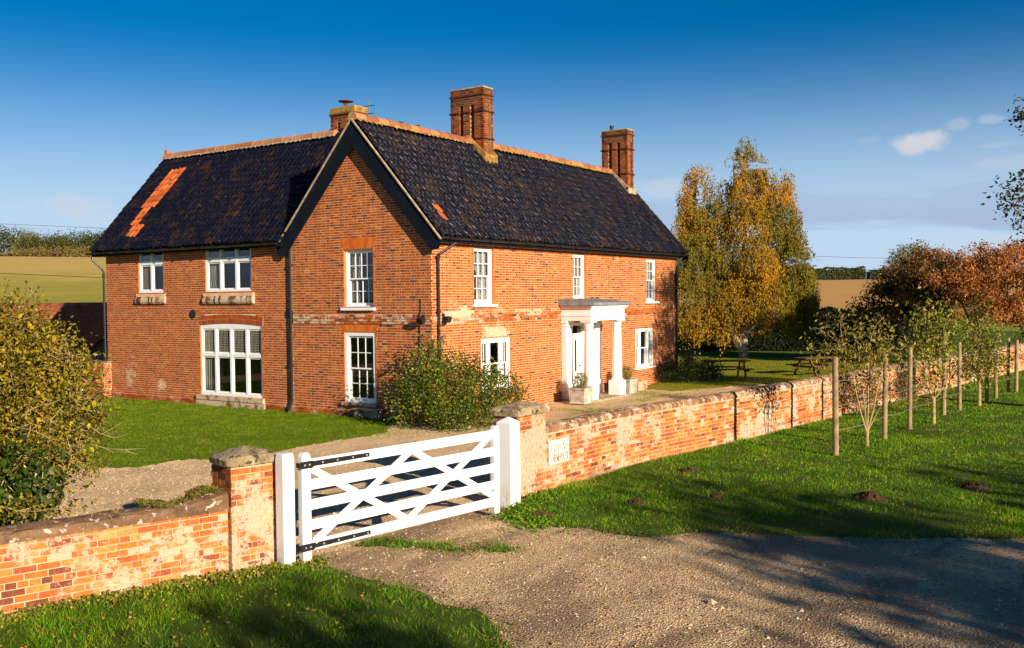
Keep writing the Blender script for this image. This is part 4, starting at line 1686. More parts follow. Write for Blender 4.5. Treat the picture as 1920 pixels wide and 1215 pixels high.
def strip(g, poly, n0, n1, z0, z1, step=0.6):
    m = max(2, int(poly.L[-1] / step))
    rows = []
    for k in range(m + 1):
        P, U, N = poly(poly.L[-1] * k / m)
        rows.append([P + N * n0 + np.array((0, 0, z0)), P + N * n1 + np.array((0, 0, z0)), P + N * n1 + np.array((0, 0, z1)), P + N * n0 + np.array((0, 0, z1))])
    V = [q for r in rows for q in r]
    F = []
    for k in range(m):
        for j in range(4):
            F.append((k * 4 + j, k * 4 + (j + 1) % 4, (k + 1) * 4 + (j + 1) % 4, (k + 1) * 4 + j))
    F += [(0, 3, 2, 1), (m * 4, m * 4 + 1, m * 4 + 2, m * 4 + 3)]
    g.add(V, F)


def old_rnd(u, z, h):
    return min(1, max(0, random.gauss(0.5, 0.24)))


def boundary(name, label, poly, H, lime_shift, n_single, base=(0, 0, 0)):
    t = thing(name, label, "wall", base, None)
    g = Geo()
    strip(g, poly, -0.325, -0.006, -0.3, H)
    recalc(g.build("wall_core", OLDMORTAR, t))
    B = Bricks()
    fr = Fr((0, 0, 0), (1, 0, 0), (0, -1, 0))

    def lf(u, z):
        q = random.random()
        return lime_shift(u, z) + (0.34 if q < 0.12 else -0.22 if q > 0.62 else 0.0)
    lay(B, fr, 0.0, poly.L[-1], -0.03, H, lambda z: [], depth=0.09, course=0.0765, joint=0.013, proud=0.004, pj=0.006,
        rndf=old_rnd, limef=lf, bond='wall', umap=poly, stretcher=0.225)
    B.emit(OLDBRICK, t, n_single, jitter=0.0025)
    return t


def lime_right(u, z):
    v = 0.25 * math.exp(-((z - 0.0) / 0.13) ** 2)
    v += 0.25 * math.exp(-((u - 3.1) / 0.55) ** 2) * (z > 0.5)
    if u > 5.8: v += min(0.13, (u - 5.8) * 0.07)
    if 0.6 < u < 2.0: v -= 0.05
    if 3.6 < u < 5.6: v -= 0.3
    return v


def lime_left(u, z):
    v = -0.05
    L = LWP.L[-1]
    v += 0.16 * max(0.0, min(1.0, (u - L + 1.3) / 0.9))
    if 0.5 < z < 0.75 and u < L - 1: v += 0.1
    if 0.15 < z < 0.5 and u < L - 1.3: v -= 0.3
    return v


wallR = boundary("boundary_wall", "long low lime-streaked brick garden wall running from the sign pier to the young trees", RWP, 0.985, lime_right, 300, (4, -8.4, 0))
wallL = boundary("boundary_wall", "short low orange brick garden wall under the yellow leaved shrub", LWP, 0.80, lime_left, 300, (-15, -5.8, 0))

# coping of the long wall: bricks on edge with a rounded back
_m = M("coping_brick", 0.95, 0.1)
_c = _m.ramp(_m.math('ADD', _m.attr('rnd'), _m.objcol()[0], clamp=True), [(0, (0.16, 0.075, 0.04)), (0.5, (0.30, 0.15, 0.075)), (1, (0.42, 0.24, 0.12))])
_c = lichen(_m, _c, 6.0, 0.50, 0.62, (0.62, 0.54, 0.42), 0.85)
_c = lichen(_m, _c, 3.5, 0.60, 0.70, (0.10, 0.075, 0.045), 0.7)
_m.color(_c); _m.bump(_m.noise(35, 5, 0.7), 0.9, 0.01)
COPING = _m.m
nc = int(RWP.L[-1] / 0.079)
mass = Geo()
for k in range(nc):
    u = RWP.L[-1] * (k + 0.5) / nc
    P, U, N = RWP(u)
    h = random.uniform(-.008, .008)
    w = RWP.L[-1] / nc - 0.010
    lean = U * random.gauss(0.006, 0.006)
    prof = [(0.015, 0.0), (0.02, 0.06), (-0.04, 0.115), (-0.165, 0.135), (-0.29, 0.115), (-0.35, 0.06), (-0.345, 0.0)]
    g = mass if k >= 130 else Geo()
    pts = [P - U * w / 2 + N * n + np.array((0, 0, 0.987 + z + h)) + lean * (z * 8) for (n, z) in prof]
    g.prism(pts, U * w)
    if k < 130:
        o = recalc(g.build("coping_brick", COPING, wallR, plain=True))
        o.color = (random.random(), 0, 0, 1)
recalc(mass.build("coping_bricks", COPING, wallR, kind='stuff'))
# coping of the short wall: worn weathered blocks with a rounded falling top
nc = int(LWP.L[-1] / 0.34)
_m = M("weathered_coping", 0.95, 0.1)
_c = _m.ramp(_m.noise(5.5, 7, 0.75), [(0.3, (0.07, 0.042, 0.025)), (0.5, (0.19, 0.105, 0.058)), (0.7, (0.31, 0.19, 0.105))])
_c = lichen(_m, _c, 10.0, 0.57, 0.62, (0.55, 0.48, 0.38), 0.85)
_c = lichen(_m, _c, 2.6, 0.60, 0.70, (0.36, 0.12, 0.03), 0.6)
_m.color(_c); _m.bump(_m.noise(22, 6, 0.7), 1.0, 0.015)
WCOP = _m.m
for k in range(nc):
    a, b = LWP.L[-1] * k / nc, LWP.L[-1] * (k + 1) / nc - 0.002
    V, F = [], []
    nu = 6
    CPR = [(.028, .0), (.030, .055), (.012, .078), (-.06, .098), (-.14, .112), (-.22, .118), (-.30, .104), (-.355, .07), (-.362, 0)]
    nn = len(CPR)
    for i in range(nu):
        u = a + (b - a) * i / (nu - 1)
        P, U, N = LWP(u)
        for j, (n, z) in enumerate(CPR):
            z = 0.80 + z + (0.05 * (fbm(np.array([u * 4.0]), np.array([j * 0.7]), 31)[0] - 0.5) + 0.03 * (fbm(np.array([u * 1.2]), np.array([0.5]), 9)[0] - .5)) * (0 < j < nn - 1)
            if u > LWP.L[-1] - 0.75: z += 0.10 * (u - LWP.L[-1] + 0.75) / 0.75
            n += 0.022 * (fbm(np.array([u * 7.0]), np.array([j * 1.1]), 4)[0] - .5)
            V.append(P + N * n + np.array((0, 0, z)))
        for (n, z) in ((-0.36, 0.77), (0.025, 0.77)):
            V.append(P + N * n + np.array((0, 0, z)))
    m = nn + 2
    for i in range(nu - 1):
        for j in range(m):
            F.append((i * m + j, i * m + (j + 1) % m, (i + 1) * m + (j + 1) % m, (i + 1) * m + j))
    F += [tuple(range(m)), tuple((nu - 1) * m + j for j in range(m))[::-1]]
    o = mk("coping_block", V, F, WCOP, wallL, smooth=False)
    recalc(o)

# ------------------------------------------------------------------ gate piers
_m = M("lichened_capstone", 0.95, 0.1)
_c = _m.ramp(_m.noise(4.0, 6, 0.7), [(0.3, (0.14, 0.10, 0.06)), (0.5, (0.34, 0.25, 0.14)), (0.7, (0.48, 0.37, 0.22))])
_c = lichen(_m, _c, 11.0, 0.55, 0.61, (0.03, 0.025, 0.02), 0.85)
_c = lichen(_m, _c, 8.0, 0.60, 0.66, (0.66, 0.58, 0.45), 0.85)
_c = lichen(_m, _c, 3.0, 0.68, 0.74, (0.62, 0.33, 0.04), 0.7)
_m.color(_c); _m.bump(_m.noise(24, 6, 0.75), 1.0, 0.02)
CAP = _m.m


def pier(label, cx, cy, wx, wy, H, U, capw, lime, round_corner=1.0, cap_h=0.13, peak=0.11, n_single=150, dirt=0.0):
    U = np.array((*U, 0.0)); U /= np.linalg.norm(U)
    N = np.array((U[1], -U[0], 0.0))
    c = np.array((cx, cy, 0.0))
    t = thing("gate_pier", label, "gate pier", (cx, cy, 0), "brick gate piers")
    g = Geo()
    g.obox(c + np.array((0, 0, H / 2 - 0.1)), (U, -N, (0, 0, 1)), (wx / 2 - 0.01, wy / 2 - 0.01, H / 2 + 0.09))
    g.build("pier_core", OLDMORTAR, t)
    B = Bricks()
    sides = [(c - U * wx / 2 + N * wy / 2, U, N, wx), (c + U * wx / 2 + N * wy / 2, -N, U, wy),
             (c + U * wx / 2 - N * wy / 2, -U, -N, wx), (c - U * wx / 2 - N * wy / 2, N, -U, wy)]
    for q, (O, u, n, W) in enumerate(sides):
        fr = Fr(O, u, n)
        lay(B, fr, 0.0 if q % 2 == 0 else 0.004, W - (0 if q % 2 == 0 else 0.004), -0.02, H, lambda z: [], depth=0.06, course=0.0765, joint=0.013, proud=0.0, pj=0.003,
            rndf=lambda a, z, h: min(1, max(0, random.gauss(0.42, 0.25))), limef=lambda a, z: lime(z), stretcher=0.225)
    B.emit(OLDBRICK, t, n_single, jitter=0.002)
    # cap: a worn slab with a low pyramid
    n = 22
    V, F = [], []
    hx, hy = capw[0] / 2, capw[1] / 2

    def pt(a, b):
        k = max(abs(a), abs(b))
        if k > 0:
            r = (abs(a) ** 5 + abs(b) ** 5) ** (1 / 5)
            s = k / r if round_corner else 1.0
            a, b = a * (1 + (s - 1) * round_corner), b * (1 + (s - 1) * round_corner)
        return a, b
    for i in range(n + 1):
        for j in range(n + 1):
            a, b = -1 + 2 * i / n, -1 + 2 * j / n
            k = max(abs(a), abs(b))
            a2, b2 = pt(a, b)
            p = c + U * hx * a2 - N * hy * b2
            z = H + cap_h + peak * (1 - k) ** 0.85 + 0.022 * (fbm(np.array([p[0] * 9.0]), np.array([p[1] * 9.0]), 77, 4)[0] - 0.5)
            if k > 0.97: z -= 0.025
            V.append(p + np.array((0, 0, z)))
    for i in range(n):
        for j in range(n):
            F.append((i * (n + 1) + j, (i + 1) * (n + 1) + j, (i + 1) * (n + 1) + j + 1, i * (n + 1) + j + 1))
    rim = [i * (n + 1) for i in range(n + 1)] + [n * (n + 1) + j for j in range(1, n + 1)] + [i * (n + 1) + n for i in range(n - 1, -1, -1)] + [j for j in range(n - 1, 0, -1)]
    b0 = len(V)
    for r in rim:
        p = np.array(V[r]); V.append(np.array((p[0] - (p[0] - cx) * 0.02, p[1] - (p[1] - cy) * 0.02, H + 0.004 + 0.006 * random.random())))
    m = len(rim)
    for k in range(m):
        F.append((rim[k], b0 + k, b0 + (k + 1) % m, rim[(k + 1) % m]))
    F.append(tuple(range(b0, b0 + m)))
    recalc(mk("cap_stone", V, F, CAP, t, smooth=False))
    return t


pierL = pier("square brick gate pier with rounded stone cap beside the hinge end of the white gate", -11.93, -6.45, 0.62, 0.55, 1.30, (0.965, -0.26), (0.73, 0.66), lambda z: 0.24 if z < 0.85 else -0.35, 1.0, 0.10, 0.10)
pierR = pier("brick gate pier with thick lichened cap beside the farmhouse name sign", -6.53, -7.02, 0.86, 0.44, 1.36, (1.0, -0.01), (0.99, 0.56), lambda z: 0.22 if z < 1.1 else -0.15, 0.15, 0.12, 0.10)


# ------------------------------------------------------------------ white gate and its posts
def gate_post(label, c, U, w, h, cap=0.06, chamfer=True):
    U = np.array((*U, 0.0)); U /= np.linalg.norm(U); N = np.array((U[1], -U[0], 0))
    c = np.array((*c, 0.0))
    g = Geo()
    V = []
    for (z, s) in ((-0.3, 1.0), (h - 0.05, 1.0), (h - 0.045, 0.97), (h + cap, 0.08 if cap > .03 else 0.9)):
        for (a, b) in ((-1, 1), (1, 1), (1, -1), (-1, -1)):
            V.append(c + U * w / 2 * a * s + N * w / 2 * b * s + np.array((0, 0, z)))
    F = [(0, 1, 2, 3), (12, 15, 14, 13)] + [(i * 4 + k, i * 4 + k + 4, i * 4 + (k + 1) % 4 + 4, i * 4 + (k + 1) % 4) for i in range(3) for k in range(4)]
    g.add(V, F)
    o = g.build("gate_post", GATEWHITE, None, loc=tuple(c))
    recalc(o)
    bevel(o, 0.012)
    tag(o, label, "gate post", "white gate posts")
    return o


GD = (0.989, -0.146)
gate_post("white hinge post tight against the brick pier with the rounded cap", (-11.73, -6.95), GD, 0.17, 1.40, 0.02)
gate_post("thick white latch post with pyramid top beside the lichened pier", (-7.41, -7.36), (1.0, -0.02), 0.27, 1.39, 0.035)
gate = thing("field_gate", "white five bar wooden gate with crossed braces and black strap hinges", "gate", (-9.7, -7.26, 0))
GA = Fr((-11.575, -7.05, 0.02), (GD[0], GD[1], 0), (GD[1], -GD[0], 0))
GL = 3.585
for (u0, u1, z1) in ((0.0, 0.13, 1.39), (GL - 0.11, GL, 1.33)):
    g = Geo()
    pts = [(u0, 0.0), (u1, 0.0), (u1, z1 - 0.05), (u1 - 0.03, z1 - 0.01), ((u0 + u1) / 2, z1), (u0 + 0.03, z1 - 0.01), (u0, z1 - 0.05)]
    if u0 > 1: pts = [(a, b + 0.03) for a, b in pts]
    g.prism([GA.p(u, z, 0.05) for u, z in pts], -GA.N * 0.10)
    bevel(recalc(g.build("gate_stile", GATEWHITE, gate)), 0.01)
for (z0, z1) in ((0.14, 0.275), (0.40, 0.53), (0.655, 0.785), (0.905, 1.035), (1.16, 1.295)):
    g = Geo()
    GA.box(g, 0.12, GL - 0.10, z0, z1, -0.018, 0.018)
    bevel(g.build("gate_rail", GATEWHITE, gate), 0.006)
for (a, b, n) in (((0.18, 0.26), (GL * 0.505, 1.19), 0.03), ((GL * 0.515, 1.19), (GL - 0.12, 0.30), 0.03),
                  ((0.14, 1.19), (GL * 0.50, 0.24), -0.03), ((GL * 0.50, 0.24), (GL - 0.14, 1.19), -0.03)):
    g = Geo()
    g.beam(GA.p(a[0], a[1], n), GA.p(b[0], b[1], n), 0.095, 0.022, up=(0, 0, 1))
    bevel(g.build("gate_brace", GATEWHITE, gate), 0.005)
for z in (1.235, 0.205):
    g = Geo()
    GA.box(g, -0.02, 0.16, z - 0.045, z + 0.045, 0.052, 0.062)
    pts = [(0.161, z - 0.032), (1.08, z - 0.026), (1.08, z + 0.026), (0.161, z + 0.032)]
    g.prism([GA.p(u, q, 0.0395) for u, q in pts], -GA.N * 0.018)
    GA.box(g, 0.14, 0.17, z - 0.032, z + 0.032, 0.022, 0.062)
    GA.box(g, -0.04, -0.02, z - 0.03, z + 0.03, -0.02, 0.065)
    hstrap = recalc(g.build("hinge_strap", BLACK, gate))
    for u in (0.03, 0.10, 0.32, 0.55, 0.8, 1.03):
        g = Geo()
        nn = 0.062 if u < 0.15 else 0.0395
        c = GA.p(u, z, nn)
        g.obox(c, (GA.U, GA.N, (0, 0, 1)), (0.011, 0.005, 0.011))
        g.build("hinge_bolt", LEADCAME, hstrap)
g = Geo()
GA.box(g, GL - 0.16, GL + 0.05, 0.86, 0.89, -0.09, -0.05)
g.build("gate_latch", BLACK, gate)

# ------------------------------------------------------------------ name sign with incised letters
P0 = np.array((-6.02, -7.235, 0)); P1 = np.array((-5.40, -7.262, 0))
sd = (P1 - P0); SWD = np.linalg.norm(sd); sd /= SWD
SGN = Fr(P0 + np.array((0, 0, 0.0)) + np.array((sd[1], -sd[0], 0)) * 0.012, sd, (sd[1], -sd[0], 0))
SZ0, SZ1 = 0.44, 0.845
sign = thing("name_sign", "white stone name plate lettered EDGAR FARMHOUSE on the garden wall", "sign", (-5.7, -7.25, 0.64))
g = Geo(); SGN.box(g, 0, SWD, SZ0, SZ1, -0.01, 0.022)
bevel(g.build("sign_panel", simple("pale_sign_stone", (0.74, 0.70, 0.62), 0.8, 0.2, 5, 0.1, 0.15), sign), 0.008)
GL_ = {  # strokes on a unit em box: ((x0,y0,x1,y1,width)...)  thick verticals, thin horizontals, small serifs
    'E': (0.62, [(0.12, 0, 0.12, 1, 1), (0.02, 0.02, 0.6, 0.02, .5), (0.12, 0.52, 0.5, 0.52, .5), (0.02, 0.98, 0.56, 0.98, .5), (0.6, 0.0, 0.6, 0.2, .4), (0.56, 0.82, 0.56, 1, .4)]),
    'D': (0.86, [(0.12, 0, 0.12, 1, 1), (0.02, 0.02, 0.4, 0.02, .5), (0.02, 0.98, 0.4, 0.98, .5), (0.4, 0.98, 0.7, 0.8, .7), (0.7, 0.8, 0.78, 0.5, 1), (0.78, 0.5, 0.7, 0.2, 1), (0.7, 0.2, 0.4, 0.02, .7)]),
    'G': (0.88, [(0.78, 0.82, 0.5, 1.0, .6), (0.5, 1.0, 0.22, 0.86, .8), (0.22, 0.86, 0.1, 0.5, 1), (0.1, 0.5, 0.22, 0.14, 1), (0.22, 0.14, 0.5, 0, .8), (0.5, 0, 0.76, 0.12, .6), (0.76, 0.0, 0.76, 0.42, .9), (0.6, 0.42, 0.86, 0.42, .4), (0.78, 0.78, 0.78, 0.98, .4)]),
    'A': (0.84, [(0.04, 0, 0.42, 1, .55), (0.42, 1, 0.8, 0, 1), (0.18, 0.36, 0.64, 0.36, .45), (-0.04, 0.01, 0.14, 0.01, .4), (0.66, 0.01, 0.9, 0.01, .4)]),
    'R': (0.76, [(0.12, 0, 0.12, 1, 1), (0.02, 0.98, 0.42, 0.98, .5), (0.42, 0.98, 0.6, 0.76, .9), (0.6, 0.76, 0.42, 0.5, .9), (0.42, 0.5, 0.12, 0.5, .5), (0.36, 0.5, 0.74, 0.0, .9), (0.02, 0.01, 0.24, 0.01, .4)]),
    'F': (0.58, [(0.12, 0, 0.12, 1, 1), (0.02, 0.98, 0.56, 0.98, .5), (0.12, 0.52, 0.46, 0.52, .5), (0.02, 0.01, 0.26, 0.01, .4), (0.56, 0.8, 0.56, 1, .4)]),
    'M': (1.0, [(0.1, 0, 0.14, 1, .5), (0.14, 1, 0.5, 0.05, .9), (0.5, 0.05, 0.84, 1, .5), (0.84, 1, 0.88, 0, 1), (0.0, 0.01, 0.2, 0.01, .4), (0.78, 0.01, 1.0, 0.01, .4)]),
    'H': (0.9, [(0.12, 0, 0.12, 1, 1), (0.76, 0, 0.76, 1, 1), (0.12, 0.52, 0.76, 0.52, .5), (0.02, 0.01, 0.24, 0.01, .4), (0.66, 0.01, 0.88, 0.01, .4), (0.02, 0.99, 0.24, 0.99, .4), (0.66, 0.99, 0.88, 0.99, .4)]),
    'O': (0.92, [(0.44, 1, 0.18, 0.84, .7), (0.18, 0.84, 0.08, 0.5, 1), (0.08, 0.5, 0.18, 0.16, 1), (0.18, 0.16, 0.44, 0, .7), (0.44, 0, 0.7, 0.16, .7), (0.7, 0.16, 0.8, 0.5, 1), (0.8, 0.5, 0.7, 0.84, 1), (0.7, 0.84, 0.44, 1, .7)]),
    'U': (0.86, [(0.12, 1, 0.12, 0.3, 1), (0.12, 0.3, 0.26, 0.04, .8), (0.26, 0.04, 0.54, 0.04, .6), (0.54, 0.04, 0.7, 0.3, .7), (0.7, 0.3, 0.7, 1, .6), (0.02, 0.99, 0.24, 0.99, .4), (0.6, 0.99, 0.82, 0.99, .4)]),
    'S': (0.62, [(0.52, 0.84, 0.34, 1, .6), (0.34, 1, 0.14, 0.84, .8), (0.14, 0.84, 0.16, 0.64, 1), (0.16, 0.64, 0.44, 0.44, 1), (0.44, 0.44, 0.52, 0.22, 1), (0.52, 0.22, 0.32, 0, .8), (0.32, 0, 0.08, 0.14, .6), (0.52, 0.8, 0.52, 0.98, .4), (0.08, 0.02, 0.08, 0.2, .4)]),
}
LETTER = simple("grey_letter_paint", (0.13, 0.115, 0.09), 0.8, 0.2)
for (word, zc, hgt, uc) in (("EDGAR", 0.718, 0.135, 0.32), ("FARMHOUSE", 0.540, 0.135, 0.315)):
    wid = [GL_[c][0] for c in word]
    sc = min(hgt * 0.92, (SWD - 0.04) / (sum(wid) + 0.12 * len(word)))
    tot = (sum(wid) + 0.12 * (len(word) - 1)) * sc
    x = uc - tot / 2
    g = Geo()
    q = 0
    for c, w in zip(word, wid):
        for (a, b, c2, d, wt) in GL_[c][1]:
            q += 1
            p0 = SGN.p(x + a * sc, zc - hgt / 2 + b * hgt, 0.0225 + 0.00002 * q); p1 = SGN.p(x + c2 * sc, zc - hgt / 2 + d * hgt, 0.0225 + 0.00002 * q)
            L = np.linalg.norm(p1 - p0)
            dd = (p1 - p0) / L
            g.beam(p0 - dd * 0.003, p1 + dd * 0.003, 0.0165 * wt, 0.003, up=np.cross(SGN.N, dd))
        x += (w + 0.12) * sc
    g.build("lettering", LETTER, sign)

# ------------------------------------------------------------------ garden stub wall, little white gate by the wing
t = thing("garden_wall", "short brick garden wall butting against the far left corner of the house", "wall", (-0.3, 14.9, 0))
STB = Fr((-0.32, 14.0, 0), (0, 1, 0), (-1, 0, 0))
g = Geo(); STB.box(g, 0.0, 1.0, -0.3, 1.22, -0.3, -0.004); g.build("wall_core", OLDMORTAR, t)
B = Bricks()
lay(B, STB, 0, 1.0, 0.0, 1.22, lambda z: [], rndf=lambda u, z, h: random.gauss(0.5, 0.15), limef=lambda u, z: 0.4, bond='wall')
lay(B, Fr((-0.32, 14.0, 0), (1, 0, 0), (0, -1, 0)), 0, 0.28, 0.0, 1.22, lambda z: [], rndf=lambda u, z, h: random.gauss(0.5, 0.15), limef=lambda u, z: 0.4, bond='wall')
B.emit(BRICK, t, 0)
g = Geo(); STB.box(g, -0.03, 1.03, 1.222, 1.28, -0.33, 0.03); g.build("coping", WCOP, t)
t = thing("picket_gate", "small white boarded garden gate half hidden by the yellow shrub", "gate", (-0.5, 15.6, 0))
PK = Fr((-0.45, 15.05, 0.05), (0, 1, 0), (-1, 0, 0))
for k in range(8):
    g = Geo(); PK.box(g, 0.02 + k * 0.13, 0.135 + k * 0.13, 0.05, 1.15 + 0.04 * math.sin(k), 0.0, 0.022)
    g.build("gate_board", WHITE, t)
g = Geo(); PK.box(g, 0.0, 1.06, 0.2, 0.32, -0.03, -0.002); PK.box(g, 0.0, 1.06, 0.85, 0.97, -0.03, -0.002); g.build("gate_ledge", WHITE, t)

# ------------------------------------------------------------------ outbuilding behind, orange pantiles over flint
barn = thing("outbuilding", "long low flint outbuilding with orange pantile roof at the left behind the house", "outbuilding", (5, 24, 0))
_m = M("flint_wall", 0.8, 0.3)
_v = _m.voro(7.0, out=1); _d = _m.voro(7.0, feature='DISTANCE_TO_EDGE')
_c = _m.ramp(_m.noise(9.0, 3), [(0.3, (0.10, 0.09, 0.08)), (0.6, (0.30, 0.27, 0.23)), (0.8, (0.5, 0.46, 0.4))])
_m.color(_m.mix(_m.step(_d, 0.02, 0.08, 1, 0), _c, (0.48, 0.42, 0.33)))
_m.bump(_m.step(_d, 0.0, 0.2), 0.8, 0.03)
FLINT = _m.m
BR, BY0, BY1, BRZ, BEZ, BH = 4.9, 19.2, 33.0, 3.15, 0.95, 2.9
g = Geo()
g.prism([(BR - BH + .3, BY0, -0.3), (BR + BH - .3, BY0, -0.3), (BR + BH - .3, BY0, BEZ + 0.15), (BR, BY0, BRZ - 0.08), (BR - BH + .3, BY0, BEZ + 0.15)], (0, BY1 - BY0, 0))
recalc(g.build("flint_walls", FLINT, barn))
g = Geo()
g.prism([(BR - BH, BY0 - .15, BEZ), (BR, BY0 - .15, BRZ), (BR + BH, BY0 - .15, BEZ), (BR + BH, BY0 - .15, BEZ - .06), (BR, BY0 - .15, BRZ - .06), (BR - BH, BY0 - .15, BEZ - 0.06)], (0, BY1 - BY0 + .3, 0))
_m = M("old_orange_pantile", 0.85, 0.2)
_c = _m.ramp(_m.math('ADD', _m.attr('rnd'), _m.objcol()[0], clamp=True), [(0, (0.17, 0.04, 0.022)), (0.5, (0.28, 0.075, 0.034)), (1, (0.38, 0.13, 0.055))])
_c = lichen(_m, _c, 1.5, 0.55, 0.7, (0.22, 0.09, 0.06), 0.7)
_m.color(_c)
BARNTILE = _m.m
broof = recalc(g.build("barn_roof", BARNTILE, barn))
_sl = np.array((BH, 0, BRZ - BEZ)); _sl /= np.linalg.norm(_sl)
P, R = [], []
for i in range(int((BY1 - BY0 + .3) / TW)):
    for j in range(13):
        P.append(np.array((BR - BH, BY1 + .15 - i * TW, BEZ + 0.01)) + _sl * j * TG); R.append(random.random())
P, R = np.array(P), np.array(R)
Ub = np.array((0, -1.0, 0)); Nb = np.cross(Ub, _sl)
V = (P[:, None, :] + TV[None, :, 0, None] * Ub + TV[None, :, 1, None] * _sl + TV[None, :, 2, None] * Nb).reshape(-1, 3)
F = (np.arange(len(P))[:, None, None] * len(TV) + TF[None]).reshape(-1, 4)
mk("pantiles", V, F, BARNTILE, broof, {'rnd': np.repeat(0.3 + 0.4 * R, len(TF))}, smooth=np.tile(TSM, len(P)), kind='stuff')
g = Geo()
for k in range(30):
    y = BY0 - .1 + k * 0.46
    g.tube([(BR, y, BRZ + 0.02), (BR, y + 0.45, BRZ + 0.02)], 0.12, 8)
g.build("ridge_tiles", BARNTILE, broof)


# ------------------------------------------------------------------ planters by the porch
def planter(label_p, label_b, x, y):
    t = thing("planter", label_p, "planter", (x, y, 0), "lead coloured planters beside the porch")
    g = Geo()
    V = []
    for (z, s) in ((0.0, 0.27), (0.03, 0.28), (0.05, 0.262), (0.42, 0.285), (0.44, 0.30), (0.50, 0.305), (0.50, 0.25), (0.42, 0.245)):
        for (a, b) in ((-1, -1), (1, -1), (1, 1), (-1, 1)):
            V.append((x + a * s, y + b * s, z))
    F = [(0, 3, 2, 1)] + [(i * 4 + k, i * 4 + (k + 1) % 4, i * 4 + (k + 1) % 4 + 4, i * 4 + k + 4) for i in range(7) for k in range(4)]
    g.add(V, F)
    bevel(g.build("planter_box", LEADPLANT, t), 0.008)
    for (dx, dy) in ((-1, 0), (0, -1), (1, 0), (0, 1)):
        g = Geo()
        n = np.array((dx, dy, 0.0)); u = np.array((-dy, dx, 0.0))
        pts = []
        for k in range(17):
            th = math.pi * k / 16
            pts.append(np.array((x, y, 0)) + n * (0.272) + u * 0.19 * math.cos(th) + np.array((0, 0, 0.16 + 0.19 * math.sin(th))))
        pts = [pts[0] - np.array((0, 0, 0.08))] + pts + [pts[-1] - np.array((0, 0, 0.08))]
        g.tube(pts, 0.012, 5)
        g.build("arch_moulding", LEADPLANT, t)
    g = Geo(); g.box((x - 0.244, y - 0.244, 0.30), (x + 0.244, y + 0.244, 0.44)); g.build("soil", simple("potting_soil", (0.05, 0.03, 0.02), 0.95, 0.1), t)
    return t


LEADPLANT = simple("lead_grey_planter", (0.40, 0.36, 0.30), 0.8, 0.3, 5, 0.35, 0.3, 20)
planter("square grey planter with arched mouldings left of the porch, nearest the corner bush", "", 6.12, -0.98)
planter("square grey planter right of the porch, half hidden by the far column", "", 9.55, -0.80)
# brick kerb box near the right window
t = thing("step_block", "low brick block on the gravel under the far ground floor window", "block", (10.9, -0.5, 0))
g = Geo(); g.box((10.6, -0.75, -0.05), (11.3, -0.05, 0.30)); g.build("block_core", OLDMORTAR, t)
B = Bricks()
lay(B, Fr((10.59, -0.75, 0), (1, 0, 0), (0, -1, 0)), 0, 0.72, 0.0, 0.30, lambda z: [], rndf=old_rnd, limef=lambda u, z: .3, proud=0.01)
lay(B, Fr((10.6, -0.76, 0), (0, 1, 0), (-1, 0, 0)), 0, 0.72, 0.0, 0.30, lambda z: [], rndf=old_rnd, limef=lambda u, z: .3, proud=0.01)
B.emit(OLDBRICK, t, 0)


# ------------------------------------------------------------------ picnic tables
def picnic(label, x, y, rz):
    t = thing("picnic_table", label, "picnic table", (x, y, 0), "picnic tables on the garden lawn")
    R = Matrix.Rotation(rz, 3, 'Z')

    def q(a, b, c): v = R @ Vector((a, b, c)); return np.array((x + v.x, y + v.y, v.z))
    for k in range(5):
        g = Geo(); yy = -0.30 + k * 0.15
        g.beam(q(-0.9, yy, 0.735), q(0.9, yy, 0.735), 0.04, 0.135, up=(0, 0, 1)); g.build("table_plank", BENCHWOOD, t)
    for s in (-1, 1):
        for yy in (0.62, 0.77):
            g = Geo(); g.beam(q(-0.9, s * yy, 0.44), q(0.9, s * yy, 0.44), 0.04, 0.14, up=(0, 0, 1)); g.build("bench_plank", BENCHWOOD, t)
    for xx in (-0.62, 0.62):
        for s in (-1, 1):
            g = Geo(); g.beam(q(xx, s * 0.25, 0.715), q(xx, s * 0.66, 0.0), 0.10, 0.05, up=(0, 0, 1)); g.build("leg", BENCHWOOD, t)
        g = Geo(); g.beam(q(xx + 0.055, -0.85, 0.39), q(xx + 0.055, 0.85, 0.39), 0.09, 0.045); g.beam(q(xx + 0.055, -0.36, 0.69), q(xx + 0.055, 0.36, 0.69), 0.07, 0.045)
        g.build("cross_beam", BENCHWOOD, t)


picnic("dark wooden picnic table on the lawn nearest the house end", 16.3, -1.75, -0.95)
picnic("dark wooden picnic table on the lawn behind the leafy sapling", 19.6, -4.35, -0.55)

# ------------------------------------------------------------------ posts and wires on the verge
POSTS = [(-0.07, -10.44, 2.02, 0.062), (2.82, -10.74, 2.03, 0.058), (4.73, -10.89, 2.02, 0.055), (8.1, -11.08, 2.06, 0.06), (9.46, -11.26, 1.92, 0.056),
         (11.93, -11.62, 1.95, 0.055), (13.58, -11.66, 1.91, 0.056), (15.75, -11.75, 1.8, 0.05), (15.66, -12.0, 1.74, 0.06)]
PL = ["nearest round wooden post, standing before the bare stemmed sapling", "round wooden post just behind the bare stemmed sapling, third wire strung from it",
      "round wooden post between the bare stemmed sapling and the green leaved young tree", "round wooden post leaning beside the trunk of the green leaved young tree",
      "round wooden post in front of the full bushy young tree", "thin wooden post half hidden inside the bushy young tree", "round wooden post right of the bushy young tree, under the red leaved tree",
      "thin pale stake beside the last post of the row", "last thick wooden post of the row at the edge of the picture"]
